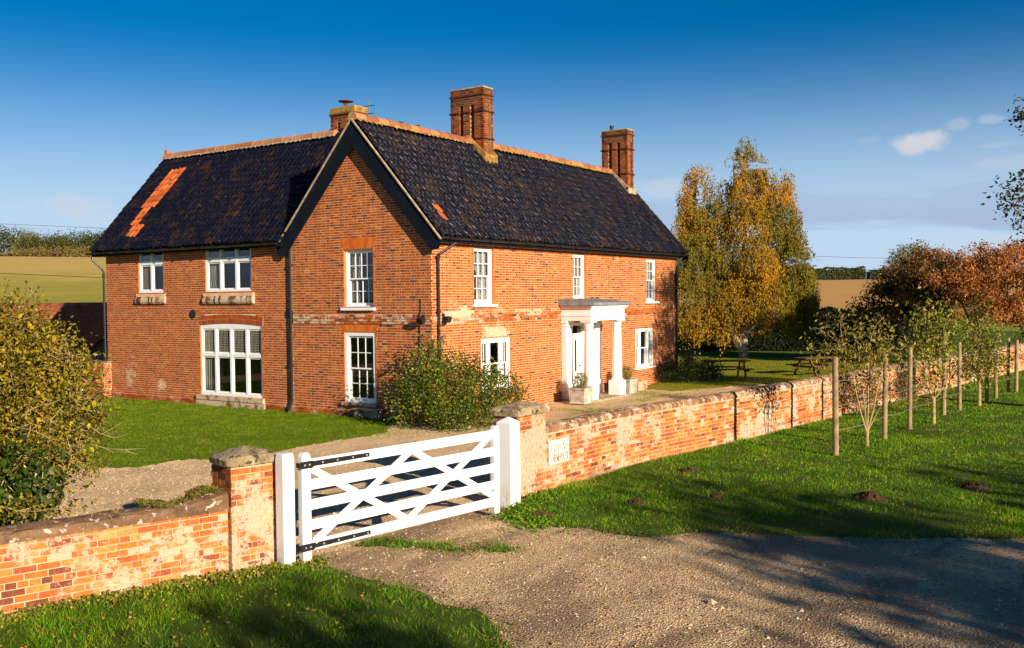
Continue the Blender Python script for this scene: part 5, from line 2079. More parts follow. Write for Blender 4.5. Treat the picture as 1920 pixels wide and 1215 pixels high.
for (x, y, h, r), lb in zip(POSTS, PL):
    g = Geo()
    tx, ty = random.gauss(0, 0.012), random.gauss(0, 0.012)
    g.tube([(x - tx * 0.2, y, -0.3), (x, y, 0.0), (x + tx, y + ty, h * 0.5), (x + 2 * tx, y + 2 * ty, h - 0.015), (x + 2 * tx, y + 2 * ty, h)], [r * 1.02, r * 1.02, r, r * 0.97, r * 0.86], 12)
    o = g.build("wooden_post", WOOD, None, smooth=False, loc=(x, y, 0))
    tag(o, lb, "post", "wooden posts along the verge")
WIRE = simple("galvanised_wire", (0.35, 0.33, 0.30), 0.4, 0.6)
for (z, lb) in ((0.55, "lowest thin wire strung between the wooden posts"), (1.05, "middle thin wire strung between the wooden posts"), (1.55, "topmost thin wire strung between the wooden posts")):
    g = Geo()
    pts = []
    main = [POSTS[i] for i in (0, 1, 2, 3, 4, 6, 8)]
    for (a, b) in zip(main[:-1], main[1:]):
        for k in range(4):
            s = k / 4
            pts.append((a[0] + (b[0] - a[0]) * s, a[1] + (b[1] - a[1]) * s - 0.064, z - 0.05 * math.sin(math.pi * s)))
    pts.append((main[-1][0], main[-1][1] - .064, z))
    g.tube(pts, 0.0035, 4)
    o = g.build("fence_wire", WIRE, None, loc=pts[0]); tag(o, lb, "wire", "wires between the verge posts")

# overhead lines pass behind the house
for (pts, lb) in (([(-67, 91.3, 10.2), (17.8, 53.5, 9.0), (60.5, 34.5, 8.3), (103.2, 15.5, 7.8), (190, -23, 8.0)], "upper thin overhead cable crossing the sky behind the house"),
                  ([(-60, 33, 6.2), (17.8, 53.6, 5.45), (28, 56.4, 5.3), (90, 73, 5.0)], "lower thin overhead cable crossing in front of the left hillside")):
    g = Geo()
    g.tube(pts, 0.022, 5)
    o = g.build("overhead_cable", BLACK, None, loc=pts[0]); tag(o, lb, "cable", "overhead cables")

# ------------------------------------------------------------------ ground
def in_poly(x, y, P):
    r = np.zeros(x.shape, bool)
    n = len(P)
    for i in range(n):
        (x0, y0), (x1, y1) = P[i], P[(i + 1) % n]
        c = ((y0 > y) != (y1 > y)) & (x < (x1 - x0) * (y - y0) / ((y1 - y0) + 1e-12) + x0)
        r ^= c
    return r


LANE = [(-11.7, -6.6), (-11.45, -7.5), (-11.6, -9.0), (-12.1, -10.2), (-12.7, -10.95), (-14.4, -12.6), (-17.5, -15), (-24, -19), (-40, -30), (-10, -60), (30, -60),
        (10, -28), (0.5, -20.0), (-3.6, -16.2), (-5.45, -14.3), (-6.95, -11.9), (-7.9, -10.0), (-8.35, -8.4), (-7.6, -7.45), (-7.2, -6.8)]
LAWN = [(-10.2, 2.9), (-8.81, 1.65), (-6.86, 0.52), (-4.66, 0.05), (-2.6, -0.02), (-1.35, 0.45), (-0.95, 0.9), (-0.4, 1.05), (0.1, 1.2), (0.1, 14.6), (-3.0, 16.5), (-9.5, 14.0), (-12.0, 7)]
GARDEN = [(10.9, -0.3), (10.9, -1.95), (15.2, -3.9), (20.5, -7.3), (27, -10.8), (60, -16), (60, 30), (20, 40), (15.6, 12), (15.6, -0.0)]
STRIP = [(-10.62, -6.8), (-10.25, -6.8), (-9.75, -7.9), (-9.5, -8.7), (-9.62, -9.1), (-9.95, -8.75), (-10.3, -7.8)]


def classify(x, y):
    """0 verge, 1 lane, 2 gravel yard, 3 mown lawn, 4 garden lawn"""
    dx = 0.55 * (fbm(x * 1.1, y * 1.1, 21) - 0.5) + 0.30 * (fbm(x * 5, y * 5, 22) - 0.5)
    dy = 0.55 * (fbm(x * 1.1, y * 1.1, 23) - 0.5) + 0.30 * (fbm(x * 5, y * 5, 24) - 0.5)
    X, Y = x + dx, y + dy
    inside = y > wall_line(x) - 0.05
    k = np.where(inside, 2, 0)
    k = np.where(in_poly(X, Y, LANE) & ~(inside & (y > -6.9)), 1, k)
    k = np.where(in_poly(X, Y, STRIP) & (k == 1) & (fbm(x * 6, y * 6, 29) > 0.40), 0, k)
    k = np.where(inside & (k == 2) & in_poly(X, Y, LAWN), 3, k)
    k = np.where(inside & (k == 2) & in_poly(X, Y, GARDEN), 4, k)
    k = np.where(inside & (k == 2) & (x < -12.2) & (y < 1.5), 3, k)
    return k


def gz(x, y):
    x = np.asarray(x, float); y = np.asarray(y, float)
    z = 0.05 * (fbm(x * 0.35, y * 0.35, 41) - 0.5) + 0.02 * (fbm(x * 1.7, y * 1.7, 43) - 0.5)
    return z - 0.01


CS = 0.125
gx0, gx1, gy0, gy1 = -24.0, 30.0, -22.0, 18.0
nx, ny = int((gx1 - gx0) / CS), int((gy1 - gy0) / CS)
XS, YS = np.meshgrid(gx0 + CS * np.arange(nx + 1), gy0 + CS * np.arange(ny + 1), indexing='ij')
ZS = gz(XS, YS)
CX, CY = XS[:-1, :-1] + CS / 2, YS[:-1, :-1] + CS / 2
KL = classify(CX, CY)
# the edges between surfaces run as smooth lines, not along the grid
_bd = np.zeros(XS.shape, bool)
_bd[1:-1, 1:-1] = (KL[:-1, :-1] != KL[1:, :-1]) | (KL[:-1, :-1] != KL[:-1, 1:]) | (KL[1:, 1:] != KL[:-1, 1:]) | (KL[1:, 1:] != KL[1:, :-1])
for _it in range(3):
    nX, nY, nC = XS.copy(), YS.copy(), np.ones(XS.shape)
    for (a, b) in ((1, 0), (-1, 0), (0, 1), (0, -1)):
        sh = np.roll(_bd, (a, b), (0, 1))
        nX += np.where(sh, np.roll(XS, (a, b), (0, 1)), 0); nY += np.where(sh, np.roll(YS, (a, b), (0, 1)), 0); nC += sh
    XS = np.where(_bd, nX / nC, XS); YS = np.where(_bd, nY / nC, YS)
# surfaces: lane and yard slightly lower and rougher than the turf
vn = np.zeros_like(XS); cnt = np.zeros_like(XS)
turf = np.isin(KL, (0, 3, 4)).astype(float)
for (a, b) in ((0, 0), (1, 0), (0, 1), (1, 1)):
    vn[a:nx + a, b:ny + b] += turf; cnt[a:nx + a, b:ny + b] += 1
tf = vn / cnt
LB = 0.035 * (fbm(XS * 0.6 + YS * 0.9, YS * 0.4 - XS * 0.2, 51) - 0.5) + 0.03 * (fbm(XS * 4, YS * 4, 52) - 0.5)
ZS = ZS + tf * 0.025 + (1 - tf) * LB
IDX = np.arange((nx + 1) * (ny + 1)).reshape(nx + 1, ny + 1)
HOUSE_MASK = ((CX > 0.2) & (CX < 15.3) & (CY > 0.2) & (CY < 5.0)) | ((CX > 0.2) & (CX < 5.4) & (CY > 4.9) & (CY < 14.0))


def ground_z(x, y):
    i = np.clip(((x - gx0) / CS), 0, nx - 1.001); j = np.clip(((y - gy0) / CS), 0, ny - 1.001)
    a, b = i.astype(int), j.astype(int); fx, fy = i - a, j - b
    z = (ZS[a, b] * (1 - fx) + ZS[a + 1, b] * fx) * (1 - fy) + (ZS[a, b + 1] * (1 - fx) + ZS[a + 1, b + 1] * fx) * fy
    return z


def region(name, ks, mat):
    m = np.isin(KL, ks) & ~HOUSE_MASK
    ii, jj = np.where(m)
    F = np.stack([IDX[ii, jj], IDX[ii + 1, jj], IDX[ii + 1, jj + 1], IDX[ii, jj + 1]], 1)
    used, inv = np.unique(F, return_inverse=True)
    V = np.stack([XS.ravel()[used], YS.ravel()[used], ZS.ravel()[used]], 1)
    o = mk(name, V, inv.reshape(-1, 4), mat, smooth=True, kind='structure')
    return o


# turf
def turf_mat(name, a, b, c, worn):
    m = M(name, 0.95, 0.1)
    n = m.noise(1.1, 5, 0.6); n2 = m.noise(18, 4, 0.7)
    col = m.ramp(m.math('ADD', m.math('MULTIPLY', n, 0.6), m.math('MULTIPLY', n2, 0.4)), [(0.3, a), (0.5, b), (0.7, c)])
    col = m.mix(m.math('MULTIPLY', m.step(m.noise(0.9, 6, 0.7), 0.58, 0.70), 0.85), col, worn)
    m.color(col); m.bump(m.noise(60, 4, 0.8), 0.9, 0.03)
    return m.m


VERGE = turf_mat("verge_turf", (0.04, 0.075, 0.006), (0.075, 0.13, 0.010), (0.12, 0.17, 0.015), (0.075, 0.045, 0.02))
LAWNM = turf_mat("mown_turf", (0.075, 0.125, 0.003), (0.125, 0.18, 0.004), (0.19, 0.23, 0.006), (0.22, 0.20, 0.012))
GARDENM = turf_mat("garden_turf", (0.17, 0.18, 0.010), (0.24, 0.23, 0.014), (0.30, 0.25, 0.02), (0.32, 0.22, 0.04))


def gravel_mat(name, a, b, c, big, dark):
    m = M(name, 0.95, 0.15)
    cell = m.n.new('ShaderNodeTexVoronoi'); cell.inputs['Scale'].default_value = 42.0
    m.l.new(m.pos(), cell.inputs['Vector'])
    sp = m.n.new('ShaderNodeSeparateColor'); m.l.new(cell.outputs['Color'], sp.inputs[0])
    n = m.noise(0.8, 5, 0.65); n2 = m.noise(7.0, 5, 0.7)
    f = m.math('ADD', m.math('MULTIPLY', sp.outputs[0], 0.45), m.math('ADD', m.math('MULTIPLY', n, 0.35), m.math('MULTIPLY', n2, 0.3)))
    col = m.ramp(f, [(0.28, a), (0.5, b), (0.78, c)])
    trk = m.noise(1.0, 4, 0.6, vec=m.mapping((0.35, 1.2, 1), rot=(0, 0, 0.9)))
    col = m.mix(m.math('MULTIPLY', m.step(trk, 0.46, 0.60), dark), col, (0.22, 0.145, 0.085))
    damp = m.noise(0.45, 5, 0.6)
    col = m.mix(m.math('MULTIPLY', m.step(damp, 0.48, 0.62), dark), col, (0.31, 0.205, 0.12))
    m.color(col)
    m.bump(m.math('ADD', m.math('MULTIPLY', cell.outputs['Distance'], -1.0), m.math('MULTIPLY', n2, 1.2)), 0.9, 0.02)
    return m.m


LANEM = gravel_mat("lane_grit", (0.32, 0.20, 0.095), (0.60, 0.39, 0.20), (0.74, 0.52, 0.29), 1, 0.75)
YARDM = gravel_mat("yard_gravel", (0.52, 0.34, 0.18), (0.72, 0.48, 0.26), (0.80, 0.58, 0.34), 1, 0.22)
region("verge", [0], VERGE)
region("lane", [1], LANEM)
region("gravel_yard", [2], YARDM)
region("lawn", [3], LAWNM)
region("garden_lawn", [4], GARDENM)

# far terrain in rings about the house
HC = np.array((0.0, 0.0))


def sstep(x, a, b):
    t = np.clip((x - a) / (b - a), 0, 1)
    return t * t * (3 - 2 * t)


def far_z(x, y):
    """land beyond the garden: a long rise to the north-east behind the wing, a lower one to the east"""
    dx, dy = x - CAM[0], y - CAM[1]
    r = np.hypot(dx, dy)
    az = np.degrees(np.arctan2(dy, dx))
    left = sstep(az, 30, 52) * (1 - sstep(az, 90, 130))
    right = sstep(az, -30, 6) * (1 - sstep(az, 30, 52))
    h = left * (14.0 * sstep(r, 55, 265) - 0.008 * np.maximum(r - 265, 0))
    h = h + right * (6.6 * sstep(r, 70, 235) - 0.006 * np.maximum(r - 235, 0))
    h = h + 0.3 * (fbm(x * 0.03, y * 0.03, 61) - 0.5) * sstep(r, 60, 100)
    near = (x > gx0 + .3) & (x < gx1 - .3) & (y > gy0 + .3) & (y < gy1 - .3)
    return np.where(near, -0.30, h - 0.03)


na = 240
radii = np.concatenate([np.linspace(0.0, 36, 10), np.linspace(40, 300, 66), np.geomspace(310, 3000, 22)])
A = np.linspace(0, 2 * np.pi, na, endpoint=False)
RR, AA = np.meshgrid(radii, A, indexing='ij')
TX, TY = CAM[0] + RR * np.cos(AA), CAM[1] + RR * np.sin(AA)
TZ = far_z(TX, TY)
TI = np.arange(TX.size).reshape(TX.shape)
q0, q1 = TI[:-1, :], TI[1:, :]
TFc = np.stack([q0, q1, np.roll(q1, -1, 1), np.roll(q0, -1, 1)], -1)
rc = (radii[:-1, None] + radii[1:, None]) / 2 + 0 * A[None]
ac = np.degrees(A)[None] + 0.75 + 0 * radii[:-1, None]
ac = np.where(ac > 180, ac - 360, ac)
cls = np.zeros(rc.shape, int)
cls[(ac > 38) & (ac < 110) & (rc > 74) & (rc < 262)] = 1
cls[(ac > -14) & (ac < 36) & (rc > 88) & (rc < 226)] = 2


def terrain(name, c, mat):
    F = TFc[cls == c].reshape(-1, 4)
    used, inv = np.unique(F, return_inverse=True)
    V = np.stack([TX.ravel()[used], TY.ravel()[used], TZ.ravel()[used]], 1)
    return mk(name, V, inv.reshape(-1, 4), mat, smooth=True, kind='structure')


_m = M("rough_meadow", 0.95, 0.1)
_m.color(_m.ramp(_m.noise(0.25, 6, 0.65), [(0.3, (0.05, 0.09, 0.008)), (0.55, (0.09, 0.14, 0.012)), (0.75, (0.12, 0.14, 0.02))]))
terrain("meadow", 0, _m.m)
_m = M("stubble", 0.95, 0.1)
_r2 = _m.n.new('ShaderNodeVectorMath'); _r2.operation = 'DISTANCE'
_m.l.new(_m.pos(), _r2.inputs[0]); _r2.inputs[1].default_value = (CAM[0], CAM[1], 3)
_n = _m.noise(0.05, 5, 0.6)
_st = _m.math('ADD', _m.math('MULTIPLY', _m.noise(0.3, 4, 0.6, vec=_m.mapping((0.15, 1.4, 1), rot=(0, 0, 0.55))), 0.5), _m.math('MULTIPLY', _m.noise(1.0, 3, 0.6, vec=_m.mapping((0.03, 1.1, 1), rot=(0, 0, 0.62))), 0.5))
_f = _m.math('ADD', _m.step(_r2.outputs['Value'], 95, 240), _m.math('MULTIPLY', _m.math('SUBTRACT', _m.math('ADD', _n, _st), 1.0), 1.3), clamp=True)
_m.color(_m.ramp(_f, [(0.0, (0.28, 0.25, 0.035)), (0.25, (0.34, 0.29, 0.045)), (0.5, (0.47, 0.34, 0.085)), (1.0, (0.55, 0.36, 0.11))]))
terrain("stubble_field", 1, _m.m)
_m = M("ploughed_earth", 0.95, 0.1)
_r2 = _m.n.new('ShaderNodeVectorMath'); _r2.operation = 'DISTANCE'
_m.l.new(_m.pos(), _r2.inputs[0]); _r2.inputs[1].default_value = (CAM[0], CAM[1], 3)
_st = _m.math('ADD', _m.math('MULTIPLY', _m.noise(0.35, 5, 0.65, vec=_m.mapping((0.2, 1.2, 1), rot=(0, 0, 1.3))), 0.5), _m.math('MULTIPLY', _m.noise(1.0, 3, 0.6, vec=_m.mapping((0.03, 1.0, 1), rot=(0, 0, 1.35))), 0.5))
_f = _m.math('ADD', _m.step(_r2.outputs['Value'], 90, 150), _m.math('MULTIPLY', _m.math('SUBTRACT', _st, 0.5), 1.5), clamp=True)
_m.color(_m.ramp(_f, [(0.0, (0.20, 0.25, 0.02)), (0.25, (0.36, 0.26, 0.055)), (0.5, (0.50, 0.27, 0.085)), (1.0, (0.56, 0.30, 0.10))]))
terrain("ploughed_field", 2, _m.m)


# ------------------------------------------------------------------ grass blades
def on_screen(x, y, margin=0.05):
    dx, dy = x - CAM[0], y - CAM[1]
    f = -np.array(CAM_B); r = np.array(CAM_R)
    dep = dx * f[0] + dy * f[1]
    sx = (dx * r[0] + dy * r[1]) / np.maximum(dep, 0.1)
    return (dep > 3) & (np.abs(sx) < 0.535 + margin)


def blades(name, label, ks, n, box, h, w, mat, fall=None, extra=None, kind='stuff', bend=0.5, patch=0.5):
    x = rng.uniform(box[0], box[1], n); y = rng.uniform(box[2], box[3], n)
    i = ((x + rng.normal(0, .07, n) - gx0) / CS).astype(int); j = ((y + rng.normal(0, .07, n) - gy0) / CS).astype(int)      # tufts stray over the edge
    ok = (i >= 0) & (i < nx) & (j >= 0) & (j < ny)
    x, y, i, j = x[ok], y[ok], i[ok], j[ok]
    ok = np.isin(KL[i, j], ks) & on_screen(x, y)
    d = np.hypot(x - CAM[0], y - CAM[1])
    if fall: ok &= rng.random(len(x)) < np.clip((fall / d) ** 1.6, 0, 1)
    ok &= rng.random(len(x)) < np.clip(1.9 * fbm(x * 0.9, y * 0.9, 91) - patch + 0.35, 0.05, 1)
    ok &= rng.random(len(x)) < np.clip(2.6 * fbm(x * 3.3, y * 3.3, 97) - 0.55, 0.12, 1)
    x, y, d = x[ok], y[ok], d[ok]
    wl = wall_line(x)
    ok = ~((y < wl + 0.02 + 0.36) & (y > wl - 0.02) & ((x < -12.2) | (x > -6.9)))
    x, y, d = x[ok], y[ok], d[ok]
    m = len(x)
    z = ground_z(x, y) - 0.005
    cl = fbm(x * 2.2, y * 2.2, 95)
    hh = h * rng.uniform(0.45, 1.25, m) * (0.5 + cl)
    if extra is not None: hh = hh * extra(x, y)
    ww = w * rng.uniform(0.7, 1.3, m) * np.clip(d / 14.0, 1.0, 2.4)
    th = rng.uniform(0, 2 * np.pi, m); lean = rng.normal(0, bend, (m, 2)) * hh[:, None]
    ux, uy = np.cos(th) * ww / 2, np.sin(th) * ww / 2
    b0 = np.stack([x - ux, y - uy, z], 1); b1 = np.stack([x + ux, y + uy, z], 1)
    tp = np.stack([x + lean[:, 0], y + lean[:, 1], z + hh], 1)
    V = np.stack([b0, b1, tp], 1).reshape(-1, 3)
    F = np.arange(3 * m).reshape(-1, 3)
    o = mk(name, V, F, mat, None, {'rnd': rng.random(m)}, kind=kind)
    tag(o, label, "grass")
    return o


GRASS = leaf_mat("grass_blade", [(0.0, (0.05, 0.15, 0.003)), (0.4, (0.125, 0.30, 0.005)), (0.75, (0.25, 0.44, 0.008)), (1.0, (0.44, 0.44, 0.03))], 0.45, 0.55, 0.25, 0.9, 0.75, tint=(2.3, 0.60, 0.74, (0.34, 0.26, 0.05)))
LAWNG = leaf_mat("mown_blade", [(0.0, (0.09, 0.17, 0.004)), (0.5, (0.14, 0.24, 0.006)), (0.85, (0.20, 0.29, 0.010)), (1.0, (0.30, 0.28, 0.03))], 0.4, 0.6, 0.2, 1.6, 0.8, tint=(5.0, 0.55, 0.75, (0.30, 0.25, 0.03)))
GARDENG = leaf_mat("garden_blade", [(0.0, (0.14, 0.17, 0.006)), (0.5, (0.22, 0.25, 0.010)), (1.0, (0.36, 0.30, 0.04))], 0.4, 0.6, 0.2, 0.6, 0.35)


def edge_h(x, y):        # taller by the wall foot and posts
    return 1 + 0.6 * np.exp(-((y - wall_line(x) + 0.18) / 0.22) ** 2)


blades("verge_grass", "rough bright green grass on the verge outside the garden wall", [0], 780000, (-9.5, 24, -20, -7.0), 0.052, 0.0095, GRASS, fall=15, extra=edge_h, patch=0.68)
blades("verge_grass", "rough green grass in the near left corner below the short brick wall", [0], 210000, (-19, -9.2, -13.5, -5.0), 0.055, 0.008, GRASS, extra=edge_h, patch=0.72)
blades("lawn_grass", "short mown lawn grass before the gable wall", [3], 330000, (-13, 0.1, -4, 15), 0.034, 0.009, LAWNG, extra=lambda x, y: 1 + 2.2 * np.exp(-((x + 0.25) / 0.28) ** 2) * fbm(x * 3, y * 3, 8), patch=0.2)
blades("lawn_grass", "grass of the garden lawn round the picnic tables", [4], 90000, (10.9, 30, -11, 12), 0.04, 0.012, GARDENG, patch=0.3)
# weeds on the gravel edge and at the porch
blades("weeds", "straggling weeds and thin grass on the gravel near the house", [2], 45000, (-3.0, 12, -2.6, 1.5), 0.05, 0.008, GRASS, patch=1.05)


# pebbles on lane and yard
def pebbles(name, label, ks, n, box, size, mat, fall):
    x = rng.uniform(box[0], box[1], n); y = rng.uniform(box[2], box[3], n)
    i = ((x - gx0) / CS).astype(int); j = ((y - gy0) / CS).astype(int)
    ok = (i >= 0) & (i < nx) & (j >= 0) & (j < ny); x, y, i, j = x[ok], y[ok], i[ok], j[ok]
    d = np.hypot(x - CAM[0], y - CAM[1])
    ok = np.isin(KL[i, j], ks) & on_screen(x, y) & (rng.random(len(x)) < np.clip((fall / d) ** 1.5, 0, 1))
    x, y = x[ok], y[ok]; m = len(x)
    s = size * rng.lognormal(0, 0.45, m)
    z = ground_z(x, y) + s * 0.1
    base = np.array([(1, 0, 0), (0, 1, 0), (-1, 0, 0), (0, -1, 0), (0, 0, 1.0), (0, 0, -1.0)])
    th = rng.uniform(0, 6.28, m)
    sc = np.stack([s * rng.uniform(0.7, 1.3, m), s * rng.uniform(0.6, 1.1, m), s * rng.uniform(0.35, 0.75, m)], 1)
    P = base[None] * sc[:, None] + rng.normal(0, 0.12, (m, 6, 3)) * s[:, None, None]
    c, sn = np.cos(th)[:, None], np.sin(th)[:, None]
    P = np.stack([P[..., 0] * c - P[..., 1] * sn + x[:, None], P[..., 0] * sn + P[..., 1] * c + y[:, None], P[..., 2] + z[:, None]], -1)
    fq = np.array([(0, 1, 4), (1, 2, 4), (2, 3, 4), (3, 0, 4)])
    F = (np.arange(m)[:, None, None] * 6 + fq[None]).reshape(-1, 3)
    o = mk(name, P.reshape(-1, 3), F, mat, None, {'rnd': np.repeat(rng.random(m), 4)}, kind='stuff')
    tag(o, label, "gravel")


_m = M("pebble", 0.85, 0.25)
_m.color(_m.ramp(_m.attr('rnd'), [(0, (0.16, 0.105, 0.06)), (0.4, (0.38, 0.26, 0.15)), (0.9, (0.56, 0.40, 0.25)), (1, (0.62, 0.50, 0.36))]))
PEB = _m.m
_m = M('yard_pebble', 0.85, 0.25)
_m.color(_m.ramp(_m.attr('rnd'), [(0, (0.36, 0.22, 0.11)), (0.5, (0.62, 0.42, 0.23)), (1, (0.80, 0.62, 0.40))]))
YPEB = _m.m
pebbles("lane_gravel", "loose gravel scattered over the lane in front of the gate", [1], 150000, (-20, 2, -20, -6.5), 0.0085, PEB, 11)
pebbles("yard_gravel_stones", "loose gravel of the yard behind the short wall and gate", [2], 110000, (-13, 3, -7, 3), 0.008, YPEB, 13)

# molehills and worn earth
EARTH = simple("turned_earth", (0.075, 0.042, 0.020), 0.95, 0.1, 9, 0.4, 0.9, 30)
for (x, y, r, h, lb) in ((-3.19, -8.57, 0.22, 0.07, "small brown molehill near the long wall, left of the others"), (-3.95, -12.05, 0.32, 0.10, "largest brown molehill in the shaded verge below the nearest post"),
                         (-5.1, -9.9, 0.16, 0.05, "little brown molehill on the sunlit verge nearest the lane"), (-2.2, -13.3, 0.30, 0.08, "dark molehill farthest right on the shaded verge"),
                         (-7.75, -8.15, 0.30, 0.06, "bare earth mound at the foot of the latch post"), (-6.2, -9.0, 0.2, 0.06, "low brown molehill in front of the name sign")):
    V, F = [], []
    nr, nt = 9, 26
    for i in range(nr + 1):
        for k in range(nt):
            th = 2 * math.pi * k / nt
            rr = r * i / nr * (0.75 + 0.5 * float(fbm(np.array([x * 9 + 1.4 * math.cos(th)]), np.array([y * 9 + 1.4 * math.sin(th)]), 5)[0]))
            px, py = x + rr * math.cos(th), y + rr * math.sin(th)
            hv = (math.cos(math.pi * i / nr) * .5 + .5)
            zz = float(ground_z(np.array([px]), np.array([py]))[0]) + h * hv * (0.5 + float(fbm(np.array([px * 14]), np.array([py * 14]), 6)[0])) + 0.5 * h * (random.random() - .5) * (0 < i < nr) - (0.02 if i == nr else 0)
            V.append((px, py, zz))
    for i in range(nr):
        for k in range(nt):
            F.append((i * nt + k, (i + 1) * nt + k, (i + 1) * nt + (k + 1) % nt, i * nt + (k + 1) % nt))
    o = mk("molehill", V, F, EARTH, None, loc=(x, y, 0)); recalc(o)
    tag(o, lb, "molehill", "molehills on the verge")


# ------------------------------------------------------------------ leaves
def leaf_cards(P, size, axis=None, fold=0.25, width=0.55, jit=1.0):
    """folded leaves: P centres; axis direction of the midrib (or random)"""
    n = len(P)
    if axis is None:
        axis = rng.normal(0, 1, (n, 3))
    else:
        axis = axis + rng.normal(0, 0.35 * jit, (n, 3))
    axis = axis / np.linalg.norm(axis, axis=1)[:, None]
    q = rng.normal(0, 1, (n, 3))
    side = np.cross(axis, q); side /= np.linalg.norm(side, axis=1)[:, None]
    nrm = np.cross(axis, side)
    L = size * rng.uniform(0.6, 1.3, n)[:, None]
    b = P - axis * L / 2; t = P + axis * L / 2
    m0 = P + side * L * width / 2 + nrm * L * fold * 0.5 - axis * L * 0.06
    m1 = P - side * L * width / 2 + nrm * L * fold * 0.5 - axis * L * 0.06
    V = np.stack([b, m0, t, m1], 1).reshape(-1, 3)
    F = (np.arange(n)[:, None, None] * 4 + np.array([(0, 1, 2), (0, 2, 3)])[None]).reshape(-1, 3)
    return V, F


def blob_points(center, rad, n, shell=0.5):
    d = rng.normal(0, 1, (n, 3)); d /= np.linalg.norm(d, axis=1)[:, None]
    r = rng.random(n) ** (1 / 3 * (1 - shell) + 0.12)
    return np.array(center) + d * r[:, None] * np.array(rad), d


def curve_limb(g, p0, p1, r0, r1, sag=0.0, wob=0.06, n=6, sides=6):
    p0, p1 = np.array(p0, float), np.array(p1, float)
    L = np.linalg.norm(p1 - p0)
    pts, rad = [], []
    off = rng.normal(0, wob * L, 3)
    for k in range(n + 1):
        s = k / n
        pts.append(p0 + (p1 - p0) * s + off * math.sin(math.pi * s) + np.array((0, 0, sag * L * math.sin(math.pi * s))))
        rad.append(r0 + (r1 - r0) * s)
    g.tube(pts, rad, sides)
    return pts


def plant(name, label, cat, base, clumps, n_leaf, size, lmat, bmat, trunks=(), strands=None, twigs=5, twig_r=0.02, leaf_axis=None, group=None,
          shell=0.5, width=0.55, sub=3, spread=1.0, crown_name="crown", fork=0.35, gaps=0.0, hub=None):
    """a plant: trunk(s), limbs out to every clump of the crown, twigs inside the clump, and single folded leaves"""
    base = np.array(base, float)
    t = thing(name, label, cat, tuple(base), group)
    g = Geo()
    ends = []
    for (pts, r0, r1) in trunks:
        m = len(pts)
        g.tube([base + np.array(p) for p in pts], [r0 + (r1 - r0) * k / (m - 1) for k in range(m)], 9)
        ends += [(base + np.array(p), r0 + (r1 - r0) * k / (m - 1)) for k, p in enumerate(pts) if k >= 1]
    vol = np.array([c[1][0] * c[1][1] * c[1][2] for c in clumps]) ** 0.75
    wgt = np.array([c[2] if len(c) > 2 else 1.0 for c in clumps]) * vol
    nl = np.round(n_leaf * wgt / wgt.sum()).astype(int)
    AllP, AllA = [], []
    for (cl, k) in zip(clumps, nl):
        c = base + np.array(cl[0]); rad = np.array(cl[1])
        if ends:
            d = [np.linalg.norm(c - e) + 0.8 * max(0, e[2] - c[2]) for e, _ in ends]
            e, r = ends[int(np.argmin(d))]
            curve_limb(g, e, c, min(r * 0.7, 0.04 + 0.02 * np.linalg.norm(rad)), twig_r, wob=0.08, sag=0.08)
        else:
            curve_limb(g, base + np.array((rng.normal(0, .12), rng.normal(0, .12), 0)), c, twig_r * 1.8, twig_r, wob=0.1)
        tw = []
        for q in range(twigs):
            p, _ = blob_points(c, rad * 0.95, 1, 0.9)
            tp = curve_limb(g, c, p[0], twig_r, twig_r * 0.35, wob=0.1, n=4, sides=4)
            tw.append(p[0])
        if strands:
            ns = max(1, int(k / strands[2]))
            P, D = blob_points(c, rad, ns, shell)
            ln = rng.uniform(strands[0], strands[1], ns)
            per = strands[2]
            s = rng.random((ns, per))
            drift = rng.normal(0, 0.10, (ns, 2))
            X = P[:, None, :] + np.stack([drift[:, :1] * s, drift[:, 1:] * s, -ln[:, None] * s], -1) + rng.normal(0, 0.05, (ns, per, 3))
            X = X.reshape(-1, 3)
            A_ = np.tile(np.array((0, 0, -1.0)), (len(X), 1))
        else:
            # leaves sit on little sprays: cluster centres, then leaves round them
            ns = max(1, k // sub)
            P, D = blob_points(c, rad, ns, shell)
            X = np.repeat(P, sub, 0) + rng.normal(0, size * 1.3 * spread, (ns * sub, 3))
            A_ = np.repeat(D, sub, 0) * 0.6 + np.array(leaf_axis if leaf_axis is not None else (0, 0, 0.0)) + rng.normal(0, .5, (ns * sub, 3))
        AllP.append(X); AllA.append(A_)
    X = np.concatenate(AllP); A_ = np.concatenate(AllA)
    if gaps:
        f = 0.5 * fbm(X[:, 0] * 1.5, X[:, 2] * 1.2, 71) + 0.5 * fbm(X[:, 1] * 1.5 + 5, X[:, 2] * 1.2 + 9, 73)
        k = f > gaps
        X, A_ = X[k], A_[k]
    k = X[:, 2] > 0.02
    X, A_ = X[k], A_[k]
    if len(g.v):
        g.build("trunk" if trunks else "branches", bmat, t)
    V, F = leaf_cards(X, size, A_, width=width)
    mk(crown_name, V, F, lmat, t, {'rnd': np.repeat(rng.random(len(X)), 2)}, kind='stuff')
    return t


BARK = simple("brown_bark", (0.12, 0.085, 0.055), 0.9, 0.15, 8, 0.35, 0.6, 25)
PALEBARK = M("birch_bark", 0.8, 0.2)
PALEBARK.color(PALEBARK.ramp(PALEBARK.noise(3.5, 5, 0.7, vec=PALEBARK.mapping((1, 1, 2.5))), [(0.40, (0.05, 0.04, 0.035)), (0.5, (0.36, 0.30, 0.23)), (0.8, (0.55, 0.48, 0.38))]))
PALEBARK = PALEBARK.m
TANBARK = simple("tan_twig_bark", (0.36, 0.25, 0.11), 0.9, 0.15, 8, 0.3, 0.4, 30)

